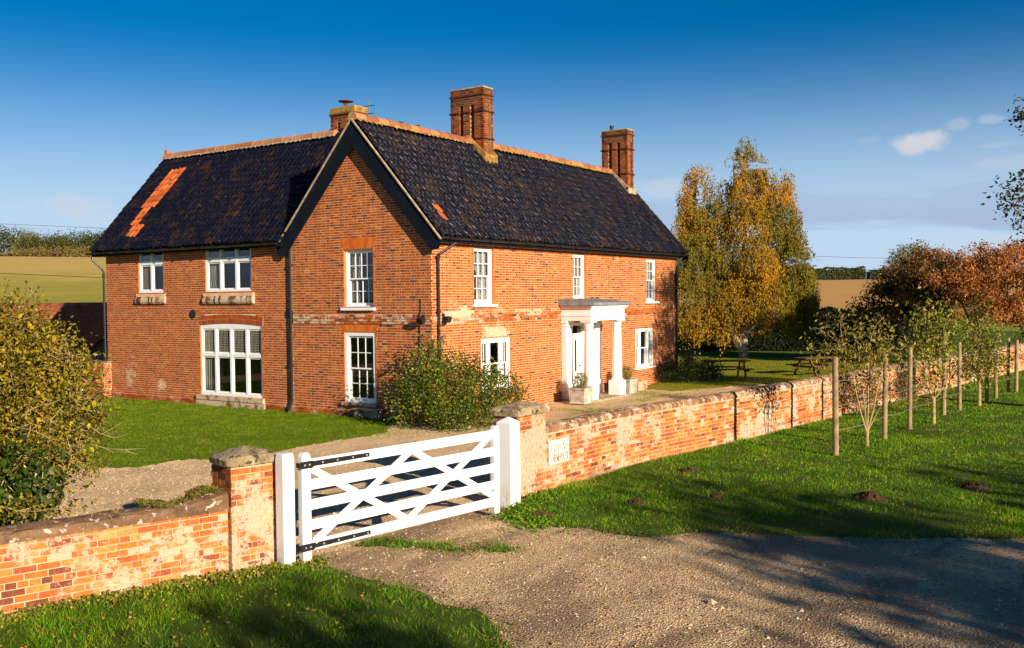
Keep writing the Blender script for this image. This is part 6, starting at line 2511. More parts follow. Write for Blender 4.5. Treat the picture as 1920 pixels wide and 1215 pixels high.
GOLD = leaf_mat("birch_gold_leaf", [(0.0, (0.130, 0.098, 0.013)), (0.3, (0.325, 0.208, 0.016)), (0.6, (0.520, 0.286, 0.018)), (0.85, (0.650, 0.299, 0.016)), (1.0, (0.700, 0.390, 0.039))], 0.4, 0.55, 0.25, 0.45, 0.5, tint=(0.28, 0.44, 0.62, (0.24, 0.19, 0.018)))
RUST = leaf_mat("cherry_red_leaf", [(0.0, (0.035, 0.030, 0.010)), (0.25, (0.13, 0.075, 0.018)), (0.45, (0.34, 0.14, 0.03)), (0.7, (0.60, 0.22, 0.06)), (1.0, (0.70, 0.32, 0.12))], 0.4, 0.55, 0.25, 0.9, 0.8)  # dark low stops: dark leaves, and crown shade put into the colour
BROWNGREEN = leaf_mat("browning_leaf", [(0.0, (0.080, 0.080, 0.019)), (0.35, (0.192, 0.160, 0.029)), (0.65, (0.384, 0.240, 0.048)), (0.85, (0.608, 0.256, 0.064)), (1.0, (0.700, 0.352, 0.096))], 0.35, 0.6, 0.2, 0.5, 0.45)
BRONZE = leaf_mat("bronze_cherry_leaf", [(0.0, (0.015, 0.016, 0.006)), (0.35, (0.06, 0.048, 0.012)), (0.6, (0.20, 0.12, 0.028)), (0.82, (0.46, 0.20, 0.055)), (1.0, (0.62, 0.30, 0.11))], 0.35, 0.6, 0.2, 0.9, 0.8)  # near-black low stops paint the shaded crown inside among real dark leaves
OLIVE = leaf_mat("olive_leaf", [(0.0, (0.075, 0.090, 0.022)), (0.5, (0.180, 0.180, 0.038)), (0.85, (0.330, 0.255, 0.060)), (1.0, (0.480, 0.270, 0.075))], 0.3, 0.6, 0.2, 0.4, 0.35)
ALDER = leaf_mat("shade_dark_alder_leaf", [(0.0, (0.012, 0.018, 0.006)), (0.6, (0.03, 0.038, 0.010)), (1.0, (0.08, 0.07, 0.016))], 0.15, 0.5, 0.3, 0.5, 0.3)  # leaf colour darkened: shade of the boughs and thicket is painted in
HILLOAK = leaf_mat("hill_oak_leaf", [(0.0, (0.02, 0.032, 0.006)), (0.5, (0.05, 0.065, 0.012)), (0.85, (0.10, 0.095, 0.018)), (1.0, (0.17, 0.12, 0.03))], 0.2, 0.7, 0.15, 0.12, 0.45)
DARKGREEN = leaf_mat("dark_evergreen_leaf", [(0.0, (0.006, 0.010, 0.004)), (0.6, (0.012, 0.020, 0.006)), (1.0, (0.03, 0.035, 0.012))], 0.1, 0.6, 0.2, 0.5, 0.3)
MIDGREEN = leaf_mat("oak_green_leaf", [(0.0, (0.040, 0.072, 0.010)), (0.5, (0.096, 0.136, 0.016)), (0.8, (0.176, 0.184, 0.024)), (1.0, (0.352, 0.224, 0.032))], 0.3, 0.55, 0.25, 0.12, 0.45)
HEATHER = leaf_mat("brown_scrub_leaf", [(0.0, (0.084, 0.063, 0.028)), (0.5, (0.196, 0.126, 0.049)), (0.8, (0.252, 0.182, 0.042)), (1.0, (0.420, 0.280, 0.042))], 0.25, 0.6, 0.2, 0.3, 0.4)
BUSHLEAF = leaf_mat("corner_bush_leaf", [(0.0, (0.022, 0.042, 0.005)), (0.4, (0.065, 0.105, 0.009)), (0.7, (0.15, 0.19, 0.014)), (0.88, (0.34, 0.33, 0.02)), (1.0, (0.46, 0.38, 0.03))], 0.35, 0.4, 0.4, 1.6, 0.45)
YELLOWLEAF = leaf_mat("shrub_yellow_leaf", [(0.0, (0.14, 0.09, 0.015)), (0.25, (0.30, 0.22, 0.015)), (0.6, (0.52, 0.38, 0.015)), (0.85, (0.64, 0.46, 0.02)), (1.0, (0.66, 0.36, 0.02))], 0.4, 0.5, 0.3, 1.6, 0.25)
SHRUBMIX = leaf_mat("shrub_olive_leaf", [(0.0, (0.040, 0.045, 0.008)), (0.35, (0.12, 0.10, 0.012)), (0.62, (0.25, 0.20, 0.015)), (0.88, (0.46, 0.34, 0.018)), (1.0, (0.40, 0.15, 0.03))], 0.35, 0.55, 0.25, 1.4, 0.45)
IVYLEAF = leaf_mat("glossy_ivy_leaf", [(0.0, (0.014, 0.030, 0.004)), (0.6, (0.038, 0.068, 0.008)), (1.0, (0.10, 0.12, 0.015))], 0.12, 0.36, 0.4, 2, 0.3)
LIMELEAF = leaf_mat("fresh_green_leaf", [(0.0, (0.066, 0.154, 0.009)), (0.6, (0.143, 0.264, 0.013)), (1.0, (0.286, 0.363, 0.022))], 0.4, 0.6, 0.15, 2, 0.3)
APPLELEAF = leaf_mat("sapling_leaf", [(0.0, (0.08, 0.075, 0.015)), (0.4, (0.19, 0.16, 0.025)), (0.75, (0.36, 0.28, 0.04)), (1.0, (0.52, 0.36, 0.07))], 0.35, 0.5, 0.3, 1.0, 0.4)
APPLEGREEN = leaf_mat("green_sapling_leaf", [(0.0, (0.06, 0.085, 0.012)), (0.4, (0.17, 0.19, 0.022)), (0.75, (0.36, 0.33, 0.04)), (1.0, (0.55, 0.42, 0.08))], 0.4, 0.5, 0.3, 1.0, 0.4)
BALL = leaf_mat("box_ball_leaf", [(0.0, (0.075, 0.075, 0.015)), (0.5, (0.180, 0.165, 0.022)), (1.0, (0.360, 0.270, 0.045))], 0.2, 0.6, 0.2, 6, 0.5)

Rv = np.array((0.5542, -0.8324, 0.0)); Fv = np.array((0.8322, 0.5545, 0.0))


def loc(r, z, f=0.0):        # right / up / away, metres
    return Rv * r + Fv * f + np.array((0, 0, z))


# topiary balls in the planters
for (x, y, lb) in ((6.12, -0.98, "clipped round box ball in the planter left of the porch"), (9.55, -0.80, "clipped round box ball in the planter right of the porch")):
    plant("topiary_ball", lb, "topiary", (x, y, 0.44), [((0, 0, 0.26), (0.22, 0.22, 0.25))], 2600, 0.030, BALL, BARK, trunks=[([(0, 0, 0.0), (0, 0, 0.22)], 0.03, 0.02)], twig_r=0.006, group="clipped balls by the porch", shell=0.75)

# bush at the corner of the house
cb = []
for (r, z, f, a, b, w) in ((-0.75, 1.05, 0.2, 0.75, 0.85, 1), (0.0, 0.95, -0.1, 0.85, 0.9, 1.1), (0.9, 0.8, 0.25, 0.75, 0.75, 1), (1.45, 0.75, 0.6, 0.6, 0.65, 0.9), (-0.4, 1.75, 0.35, 0.45, 0.55, .8),
                           (0.35, 1.5, 0.35, 0.55, 0.5, .55), (1.0, 1.35, 0.6, 0.45, 0.4, .4), (-0.95, 0.45, 0.1, 0.5, 0.45, .8), (0.2, 0.4, -0.45, 0.7, 0.4, 1), (1.2, 0.4, 0.1, 0.6, 0.4, .9),
                           (0.75, 1.75, 0.5, 0.25, 0.35, .15), (-0.1, 2.2, 0.5, 0.16, 0.3, .25), (1.75, 0.95, 0.75, 0.3, 0.35, .4)):
    cb.append((loc(r, z, f), (a, a, b), w))
plant("corner_bush", "large green and yellow leaved bush growing against the house corner by the drainpipe", "bush", (-0.55, -0.85, 0), cb, 15500, 0.075, BUSHLEAF, BARK, twigs=12, twig_r=0.014, sub=4, shell=0.35, gaps=0.36, crown_name="foliage")

# birch on the garden lawn, in gold
bc = []
for (r, z, f, a, h, w) in ((-1.2, 5.4, 0, .8, 1.2, 1), (-1.0, 3.9, -.2, .8, 1.1, 1), (-1.5, 7.6, .1, .6, 1.0, .8), (-0.9, 8.6, .1, .5, .9, .6), (2.7, 5.0, -.3, .8, 1.2, 1), (0.9, 3.9, -.5, .9, 1.0, 1), (3.0, 1.9, 0, .7, .7, .8), (2.9, 3.2, .3, .9, 1.3, 1), (2.6, 6.6, .2, .6, 1.0, .8), (-1.0, 1.9, -.2, .7, .7, .6), (1.1, 2.2, -.5, .8, .7, .7), (-2.9, 5.0, 0, .8, 1.2, 1), (3.3, 3.3, -.2, .5, .9, .7), (.9, 9.5, .1, .6, .9, .7), (-2.3, 7.0, .1, .8, 1.2, .9), (-2.75, 7.6, 0, 0.65, 1.4, 1), (-2.45, 9.2, 0, 0.55, 1.1, .9), (-2.9, 8.4, 0, .5, .9, .7), (-2.0, 8.3, .1, .55, 1.0, .8), (-1.7, 9.6, .3, 0.28, 0.7, .25), (-3.15, 6.4, -.2, 0.65, 1.1, 1), (-2.2, 5.6, 0.2, 0.95, 1.4, 1), (-3.0, 3.9, -.3, .8, 1.3, 1),
                           (-3.3, 2.3, 0, .6, 0.9, .9), (-1.6, 3.4, .2, .8, 1.2, .9), (-1.3, 6.9, .2, .6, 1.3, .6),
                           (0.1, 9.4, 0, .8, 1.0, 1), (0.05, 10.3, 0, 0.62, .9, 1), (-.5, 9.8, 0, .45, .8, .7), (.75, 9.9, 0, .5, .8, .7), (0.15, 11.0, 0, .42, .6, .6), (0.2, 8.6, -.2, .95, 1.3, 1.1), (0.1, 6.9, -.3, 1.05, 1.3, 1.1), (1.6, 8.7, 0, .75, 1.1, 1), (2.15, 9.3, 0, .5, .8, .7),
                           (2.3, 7.6, .1, .65, 1.1, .9), (1.6, 6.2, 0, 1.0, 1.4, 1.1), (2.5, 5.5, 0, .75, 1.3, 1), (0.6, 4.8, -.5, 1.1, 1.2, 1.1), (2.9, 4.1, 0, .75, 1.3, 1), (1.8, 3.4, -.4, .9, 1.1, 1), (0.3, 2.9, -.6, .9, .9, .9),
                           (3.1, 2.5, .1, .75, .9, .9), (-.7, 2.6, -.4, .7, .8, .8), (2.2, 1.9, -.2, .6, .6, .5), (-2.4, 2.0, -.2, .6, .7, .7), (-0.6, 4.6, .3, .7, 1.1, .7), (1.15, 7.6, .5, .6, 1.0, .6)):
    bc.append((loc(r, z, f), (a * 1.22, a * 1.22, h * 1.05), w))
plant("birch_tree", "tall golden autumn birch with two leading tops standing on the lawn beyond the house", "tree", (28.79, 2.12, 0.0), bc, 150000, 0.105, GOLD, PALEBARK,
      trunks=[([(0, 0, -0.2), tuple(loc(0.0, 1.2)), tuple(loc(0.05, 3.5)), tuple(loc(0.05, 6)), tuple(loc(0.1, 8.5)), tuple(loc(-.1, 11))], 0.24, 0.03),
              ([(0, 0, 0.1), tuple(loc(-0.5, 1.2)), tuple(loc(-1.3, 3.2)), tuple(loc(-2.0, 5.6)), tuple(loc(-2.4, 8)), tuple(loc(-2.5, 10))], 0.18, 0.025),
              ([tuple(loc(0.05, 3)), tuple(loc(0.9, 5)), tuple(loc(1.7, 7.2)), tuple(loc(2.1, 9))], 0.12, 0.02)],
      strands=(0.35, 1.1, 11), twigs=8, twig_r=0.02, shell=0.4, width=0.6, gaps=0.385)

# dark clipped hedge across the end of the garden
def hedge(label, pts, h, w, n, size, lmat, group=None, name="hedge", zb=lambda x, y: 0.0):
    L = [np.array(p, float) for p in pts]
    c = np.mean(L, 0)
    t = thing(name, label, "hedge", (c[0], c[1], float(zb(c[0], c[1]))), group)
    X = []
    for a, b in zip(L[:-1], L[1:]):
        k = int(n / (len(L) - 1))
        s = rng.random(k)[:, None]
        p = a + (b - a) * s
        d = (b - a) / np.linalg.norm(b - a); nn = np.array((d[1], -d[0]))
        u = rng.uniform(-1, 1, k); v = rng.random(k)
        face = rng.random(k)
        top = face < 0.3
        side = np.where(top, u * w / 2, np.sign(u) * w / 2 * rng.uniform(0.85, 1.05, k))
        hv = h * (0.86 + 0.28 * fbm(s[:, 0] * 9, s[:, 0] * 0 + 2.0, 12))
        z = np.where(top, hv * rng.uniform(0.93, 1.04, k), hv * v)
        q = p + nn * side[:, None]
        X.append(np.column_stack([q, z + zb(q[:, 0], q[:, 1])]))
    X = np.concatenate(X)
    V, F = leaf_cards(X, size)
    mk("foliage", V, F, lmat, t, {'rnd': np.repeat(rng.random(len(X)), 2)}, kind='stuff')
    g = Geo()
    for a, b in zip(L[:-1], L[1:]):
        m = 8
        for k in range(m):
            p = a + (b - a) * k / m; q = a + (b - a) * (k + 1) / m
            z0 = float(zb((p[0] + q[0]) / 2, (p[1] + q[1]) / 2))
            g.beam((p[0], p[1], z0 + h * 0.42), (q[0], q[1], z0 + h * 0.42), h * 0.84, w * 0.8)
    g.build("hedge_core", DARKGREEN, t)
    return t


hedge("dark clipped evergreen hedge closing the far side of the garden lawn", [(33.5, 13.5), (35.5, 7.5), (38.3, -0.5), (40.0, -6.0)], 2.25, 1.4, 40000, 0.2, DARKGREEN)

# trees and shrubs right of the garden
def clumps_from(lst):
    return [(loc(r, z, f), (a, a, h), w) for (r, z, f, a, h, w) in lst]


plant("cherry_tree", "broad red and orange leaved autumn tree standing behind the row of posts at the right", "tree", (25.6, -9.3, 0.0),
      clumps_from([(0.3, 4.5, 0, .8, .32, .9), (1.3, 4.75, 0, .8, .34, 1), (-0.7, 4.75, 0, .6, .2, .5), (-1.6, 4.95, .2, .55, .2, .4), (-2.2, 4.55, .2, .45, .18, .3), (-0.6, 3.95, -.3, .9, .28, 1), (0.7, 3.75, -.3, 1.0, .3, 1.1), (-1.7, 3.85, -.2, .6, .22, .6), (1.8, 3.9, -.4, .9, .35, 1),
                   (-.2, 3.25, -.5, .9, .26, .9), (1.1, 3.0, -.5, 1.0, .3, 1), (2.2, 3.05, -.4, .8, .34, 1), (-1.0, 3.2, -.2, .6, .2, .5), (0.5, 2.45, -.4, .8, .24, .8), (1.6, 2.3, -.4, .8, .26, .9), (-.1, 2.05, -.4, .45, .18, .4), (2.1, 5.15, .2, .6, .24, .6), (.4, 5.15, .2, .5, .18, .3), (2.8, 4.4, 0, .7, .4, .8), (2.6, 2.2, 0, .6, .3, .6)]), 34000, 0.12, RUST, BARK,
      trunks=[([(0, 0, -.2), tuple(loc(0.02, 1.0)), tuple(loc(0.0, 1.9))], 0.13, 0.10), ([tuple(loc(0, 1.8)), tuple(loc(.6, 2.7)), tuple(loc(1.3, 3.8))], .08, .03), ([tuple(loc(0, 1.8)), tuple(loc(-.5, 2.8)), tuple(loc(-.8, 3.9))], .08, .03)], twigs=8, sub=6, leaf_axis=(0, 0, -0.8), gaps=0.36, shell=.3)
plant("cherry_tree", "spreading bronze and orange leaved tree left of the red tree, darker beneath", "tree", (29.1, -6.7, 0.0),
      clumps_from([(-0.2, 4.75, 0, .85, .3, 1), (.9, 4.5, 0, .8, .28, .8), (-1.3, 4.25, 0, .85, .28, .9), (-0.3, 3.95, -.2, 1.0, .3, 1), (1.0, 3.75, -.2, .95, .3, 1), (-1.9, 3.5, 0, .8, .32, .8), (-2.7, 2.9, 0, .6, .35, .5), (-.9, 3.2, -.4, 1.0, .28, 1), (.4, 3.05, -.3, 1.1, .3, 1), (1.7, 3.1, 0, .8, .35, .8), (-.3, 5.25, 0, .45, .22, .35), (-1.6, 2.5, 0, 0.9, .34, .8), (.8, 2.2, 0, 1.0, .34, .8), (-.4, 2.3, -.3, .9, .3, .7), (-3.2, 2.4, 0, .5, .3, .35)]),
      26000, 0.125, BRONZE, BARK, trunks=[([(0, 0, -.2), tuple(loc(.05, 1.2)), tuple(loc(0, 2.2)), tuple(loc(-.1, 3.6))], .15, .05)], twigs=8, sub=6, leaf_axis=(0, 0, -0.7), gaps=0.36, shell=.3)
plant("field_maple", "rounded olive green tree top rising behind the bronze tree against the sky", "tree", (59.4, 0.04, 0.0),
      clumps_from([(0, 5.9, 0, 1.5, 1.1, 1), (-.9, 5.0, 0, 1.1, 1.1, .8), (.9, 5.0, 0, 1.1, 1.1, .8), (.5, 6.7, 0, .8, .5, .4), (0, 3.9, 0, 1.7, 1.2, .8)]), 9000, 0.16, OLIVE, BARK, trunks=[([(0, 0, -.2), (0, 0, 2.5), (0.1, 0, 5)], .22, .08)], twigs=5, sub=4)
plant("thicket", "dark tangled shrub thicket below the bronze tree, left of the green leaved sapling", "shrub", (31.0, -3.6, 0.0),
      clumps_from([(-1.2, 1.0, 0, .9, .9, 1), (0, 1.3, 0, 1.1, 1.1, 1), (1.2, 1.1, 0, 1.0, 1.0, 1), (2.4, 1.0, 0, 1.0, .9, 1), (-2.1, .8, 0, .7, .7, .8), (-.6, 2.3, 0, .6, .5, .5), (3.4, 1.2, 0, .9, 1.0, .9)]), 12000, 0.13, ALDER, BARK, twigs=6, sub=4, gaps=0.35, crown_name="foliage")
plant("thicket", "dark shrubs beyond the last wooden post at the right edge", "shrub", (30.5, -12.6, 0.0),
      clumps_from([(-1.2, 1.0, 0, 1.1, 1.0, 1), (0.3, 1.2, 0, 1.2, 1.1, 1), (1.8, 1.2, 0, 1.2, 1.2, 1)]), 8000, 0.13, MIDGREEN, BARK, twigs=6, sub=4, crown_name="foliage")
plant("low_shrub", "dark low shrub against the far right corner of the house", "shrub", (14.4, -0.9, 0.0),
      clumps_from([(-.9, .35, 0.2, .7, .45, 1), (0.1, .45, 0.2, .7, .5, 1), (.9, .4, 0.4, .6, .45, 1), (0.2, .95, .6, .35, .45, .5)]), 6500, 0.075, IVYLEAF, BARK, twigs=5, sub=4, crown_name="foliage")

# young fruit trees by the posts
def slim(lst, k=0.70):
    return [(r * k, z, f, a * (0.55 + 0.45 * k), h, w) for (r, z, f, a, h, w) in lst]


plant("sapling", "bare stemmed multi-trunk sapling with sparse bronze leaves between the first two posts", "tree", (1.52, -10.67, 0.0),
      clumps_from([(-.95, 2.1, 0, .38, .28, .55), (-.45, 2.25, 0, .45, .35, 1), (.05, 2.35, 0, .5, .4, 1), (.45, 2.1, 0, .4, .35, .9), (.0, 1.85, 0, .5, .3, .8), (-.55, 1.8, 0, .4, .25, .6), (-1.0, 2.55, 0, .2, .15, .15), (-.55, 2.75, 0, .16, .22, .18), (.1, 1.45, 0, .4, .25, .25), (.35, 2.75, 0, .2, .2, .15)]),
      1150, 0.105, APPLELEAF, TANBARK, trunks=[([(0, 0, -.1), (0.01, 0, .35)], .045, .035), ([(0, 0, .3), tuple(loc(-.15, .8)), tuple(loc(-.3, 1.5)), tuple(loc(-.5, 2.2))], .022, .008), ([(0, 0, .3), tuple(loc(.03, .9)), tuple(loc(.02, 1.7)), tuple(loc(.1, 2.4))], .024, .008),
              ([(0, 0, .3), tuple(loc(.14, .8)), tuple(loc(.25, 1.4)), tuple(loc(.4, 2.1))], .02, .008), ([(0, 0, .35), tuple(loc(-.05, .9)), tuple(loc(-.12, 1.6)), tuple(loc(-.2, 2.3))], .016, .007), ([(0, 0, .3), tuple(loc(.2, .7)), tuple(loc(.42, 1.1)), tuple(loc(.5, 1.6))], .014, .006)],
      twigs=9, twig_r=0.006, sub=2, spread=1.6, width=0.5, leaf_axis=(0, 0, -.5), shell=.2)
plant("sapling", "young tree with fresh green and yellow leaves between the third and fourth posts", "tree", (6.14, -11.18, 0.0),
      clumps_from(slim([(-.15, 2.2, 0, .5, .4, 1), (.3, 2.3, 0, .45, .35, .8), (-.35, 1.75, 0, .45, .4, 1), (.25, 1.8, 0, .45, .35, .7), (-.1, 2.75, 0, .5, .35, .8), (.55, 2.6, 0, .35, .3, .5), (-.45, 1.15, 0, .4, .22, .5), (.1, 1.2, 0, .4, .25, .5), (.5, 1.15, 0, .3, .25, .35), (-.6, 2.55, 0, .35, .3, .5)])),
      1500, 0.11, APPLEGREEN, TANBARK, trunks=[([(0, 0, -.1), (0, 0, .65)], .05, .042), ([(0, 0, .6), tuple(loc(-.2, 1.1)), tuple(loc(-.3, 1.9)), tuple(loc(-.2, 2.7))], .03, .01), ([(0, 0, .6), tuple(loc(.1, 1.2)), tuple(loc(.15, 2.0)), tuple(loc(.3, 2.6))], .028, .01), ([(0, 0, .6), tuple(loc(.3, 1.0)), tuple(loc(.5, 1.3))], .02, .008)],
      twigs=8, twig_r=0.007, sub=3, spread=1.4, shell=.3)
plant("sapling", "full bushy young tree with grey green and yellow leaves beside the fifth post", "tree", (10.83, -11.57, 0.0),
      clumps_from(slim([(0, 1.5, 0, .75, .5, 1), (-.5, 1.2, 0, .55, .4, .9), (.55, 1.25, 0, .55, .4, .9), (.1, 2.1, 0, .65, .45, .9), (-.45, 2.2, 0, .5, .5, .7), (.3, 2.7, 0, .45, .4, .5), (-.3, 2.9, 0, .35, .35, .35), (0, .95, 0, .6, .3, .8), (-.8, 1.1, 0, .35, .3, .4), (.9, 1.5, 0, .35, .4, .5)])),
      3300, 0.09, APPLEGREEN, TANBARK, trunks=[([(0, 0, -.1), (0, 0, .8), (.03, 0, 1.6), (0, 0, 2.4)], .06, .015)], twigs=10, twig_r=0.008, sub=3, spread=1.3, shell=.3)
plant("sapling", "bare thin sapling beyond the bushy young tree near the last posts", "tree", (17.5, -12.15, 0.0),
      clumps_from([(0, 1.5, 0, .5, .5, .6), (.3, 1.1, 0, .4, .3, .5), (-.3, 1.1, 0, .4, .35, .5)]), 260, 0.07, APPLELEAF, BARK, trunks=[([(0, 0, -.1), (0, 0, .8), (.05, 0, 1.8)], .03, .008)], twigs=10, twig_r=0.006, sub=2)
plant("climber", "brown straggling climber against the garden wall behind the second post", "shrub", (6.9, -9.1, 0.0),
      clumps_from([(0, .6, 0, .8, .45, 1), (1.0, .65, .3, .8, .45, 1), (-.8, .7, -.2, .6, .4, .6), (2.0, .7, .6, .8, .5, .8), (.4, 1.05, .1, .7, .2, .6)]), 2300, 0.065, BROWNGREEN, BARK, twigs=26, twig_r=0.008, sub=2, gaps=.3, crown_name="foliage")

# tall tree just outside the right of the picture: its outer boughs reach in, its shade lies across the house end
plant("alder_tree", "tree with shade-darkened leaf colour leaning in at the right edge above the red tree", "tree", (10.25, -15.9, 0.0),
      clumps_from([(-3.0, 7.9, 0, .7, .5, .5), (-3.4, 5.9, 0, .75, .45, .55), (-3.7, 5.6, .2, .5, .3, .3), (-3.0, 4.9, 0, .7, .35, .4), (-2.2, 6.7, 0, .9, .8, 1), (-2.2, 5.1, 0, .9, .6, .8), (-1.4, 8.4, 0, 1.1, .8, 1), (-.9, 6.2, 0, 1.2, 1.0, 1), (0.3, 8.2, 0, 1.3, 1.0, 1), (.4, 5.4, 0, 1.3, 1.0, 1), (1.6, 7.0, 0, 1.4, 1.2, 1), (-1.2, 4.4, 0, 1.0, .6, .7), (1.5, 4.5, 0, 1.2, .9, .8), (0, 9.6, 0, 1.0, .7, .8)]),
      24000, 0.13, ALDER, BARK, trunks=[([(0, 0, -.2), (0, 0, 2.5), (.1, .1, 5), (0, 0, 8)], .28, .08)], twigs=8, sub=4, gaps=.36)

# shrub in the left foreground: arching tan stems, yellow leaves
sb = (-13.05, -3.0, 0.0)
sc = clumps_from([(-.5, 3.15, 0, .5, .45, .9), (.1, 3.0, 0, .45, .4, 1), (.45, 2.75, 0, .4, .36, 1), (.75, 2.55, 0, .38, .34, 1), (.95, 2.25, 0, .36, .34, 1), (1.05, 1.9, 0, .36, .34, 1), (1.05, 1.5, -.1, .36, .3, .9), (1.0, 1.2, -.1, .34, .26, .6),
                   (.5, 2.2, -.2, .5, .4, 1.1), (.4, 1.75, -.3, .5, .4, 1.1), (0, 2.4, -.2, .55, .5, 1.1), (-.1, 1.9, -.3, .6, .5, 1.1), (0, 1.45, -.35, .55, .4, 1), (.55, 1.3, -.3, .45, .32, .9), (-.6, 2.5, -.2, .6, .5, 1), (-.7, 1.8, -.3, .6, .5, 1),
                   (-1.2, 3.0, 0, .6, .5, .7), (-1.3, 2.2, 0, .6, .6, .7), (-.6, 1.2, -.4, .5, .4, .7)])
shrub = plant("garden_shrub", "large twiggy yellow leaved shrub overhanging the short wall at the left", "shrub", sb, sc, 32000, 0.060, SHRUBMIX, TANBARK, twigs=20, twig_r=0.010, sub=3, shell=.25, gaps=.38, width=.6, spread=1.5, crown_name="foliage")
g = Geo()
for k in range(150):
    c, rad, _ = sc[rng.integers(len(sc))]
    p, _d = blob_points(np.array(sb) + c, np.array(rad) * .9, 1, .5)
    d = Rv * rng.normal(.35, .5) - Fv * rng.normal(.35, .4) + np.array((0, 0, rng.normal(-.05, .35)))
    L = rng.uniform(.3, .7)
    a = p[0]
    pts = [a]
    for q in range(4):
        d = d + rng.normal(0, .22, 3) + np.array((0, 0, -.03)); d /= np.linalg.norm(d)
        pts.append(pts[-1] + d * L / 4)
    g.tube(pts, [.007, .006, .005, .004, .0025], 4)
    for q in (1, 2, 3):
        e = pts[q] + (d + rng.normal(0, .7, 3)) * .12
        g.tube([pts[q], e], [.005, .0025], 4)
g.build("twigs", TANBARK, shrub, kind="stuff")
# its larger yellow leaves one by one, on the side seen from the lane
lm = bpy.data.meshes.new("leaf")
lm.from_pydata([(0, -.5, 0), (.26, -.18, .10), (.22, .16, .09), (0, .5, -.05), (-.22, .16, .09), (-.26, -.18, .10), (0, -.1, 0), (0, .2, 0)], [], [(0, 1, 6), (1, 2, 7, 6), (2, 3, 7), (3, 4, 7), (4, 5, 6, 7), (5, 0, 6)])
lm.materials.append(YELLOWLEAF); lm.update()
for k in range(280):
    c, rad, w = sc[rng.integers(len(sc))]
    d = rng.normal(0, 1, 3) - Fv * 0.9 + Rv * 0.2; d /= np.linalg.norm(d)
    p = c + d * np.array(rad) * rng.uniform(.75, 1.12)
    if p[2] < 0.9: continue
    o = link_obj("leaf", lm, shrub)
    s = rng.uniform(.065, .115)
    o.location = tuple(p)
    o.rotation_euler = (rng.uniform(-2.2, -.6), rng.normal(0, .6), rng.uniform(0, 6.28))
    o.scale = (s, s, s)
    o.color = (rng.random(), 0, 0, 1)
# ivy mass under it, and the fresh green sprig at the picture's edge
plant("ivy", "dark glossy ivy mass beneath the yellow shrub above the short wall", "ivy", (-13.75, -4.0, 0.0),
      clumps_from([(-.5, 1.25, 0, .5, .45, 1), (.1, 1.15, .1, .5, .4, 1), (.5, 1.0, .2, .35, .3, .9), (-.2, .85, -.3, .5, .3, .9), (-1.1, 1.1, 0, .6, .6, 1), (.0, .6, 0, .6, .5, .6)]), 3600, 0.095, IVYLEAF, TANBARK, twigs=10, twig_r=.010, sub=3, width=.85, leaf_axis=(-.3, -.6, -.4), crown_name="foliage")
plant("wall_creeper", "yellow green creeper spilling over the coping of the short wall", "creeper", (-14.2, -5.55, 0.0),
      clumps_from([(-.75, .95, 0, .35, .16, 1), (-.2, .98, .15, .35, .12, 1), (.25, .96, .3, .25, .09, .6), (-1.2, .95, 0, .4, .22, 1)]), 1300, 0.05, SHRUBMIX, TANBARK, twigs=7, twig_r=.007, sub=3, width=.75, crown_name="foliage")
t = thing("laurel_sprig", "bright green large leaved sprig at the left edge within the yellow shrub", "shrub", (-14.6, -3.95, 0.0))
g = Geo()
hubs = [np.array(t.location) + loc(r, z, -.35) for (r, z) in ((0.02, 2.22), (.18, 2.10), (-.12, 2.05), (.1, 1.95), (.28, 2.2))]
for hcen in hubs:
    g.tube([np.array(t.location) + loc(0.0, 0.0), np.array(t.location) + loc(0, 1.2, -.1), hcen], [.014, .01, .004], 5)
g.build("stem", TANBARK, t)
lm2 = lm.copy(); lm2.materials.clear(); lm2.materials.append(LIMELEAF)
for hcen in hubs:
    for k in range(8):
        o = link_obj("leaf", lm2, t)
        a = 2 * math.pi * k / 8 + rng.normal(0, .2)
        d = Rv * math.cos(a) + np.array((0, 0, math.sin(a) * .6 - .35)) - Fv * .35
        d /= np.linalg.norm(d)
        s = rng.uniform(.13, .19)
        zax = np.cross(d, np.cross((0, 0, 1.0), d)); zax /= np.linalg.norm(zax)
        xa = np.cross(d, zax)
        m4 = np.eye(4); m4[:3, 0] = xa * s * .75; m4[:3, 1] = d * s; m4[:3, 2] = zax * s; m4[:3, 3] = hcen + d * s * .55 - origin(t)
        o.matrix_local = Matrix(m4.tolist()); o.color = (rng.random(), 0, 0, 1)
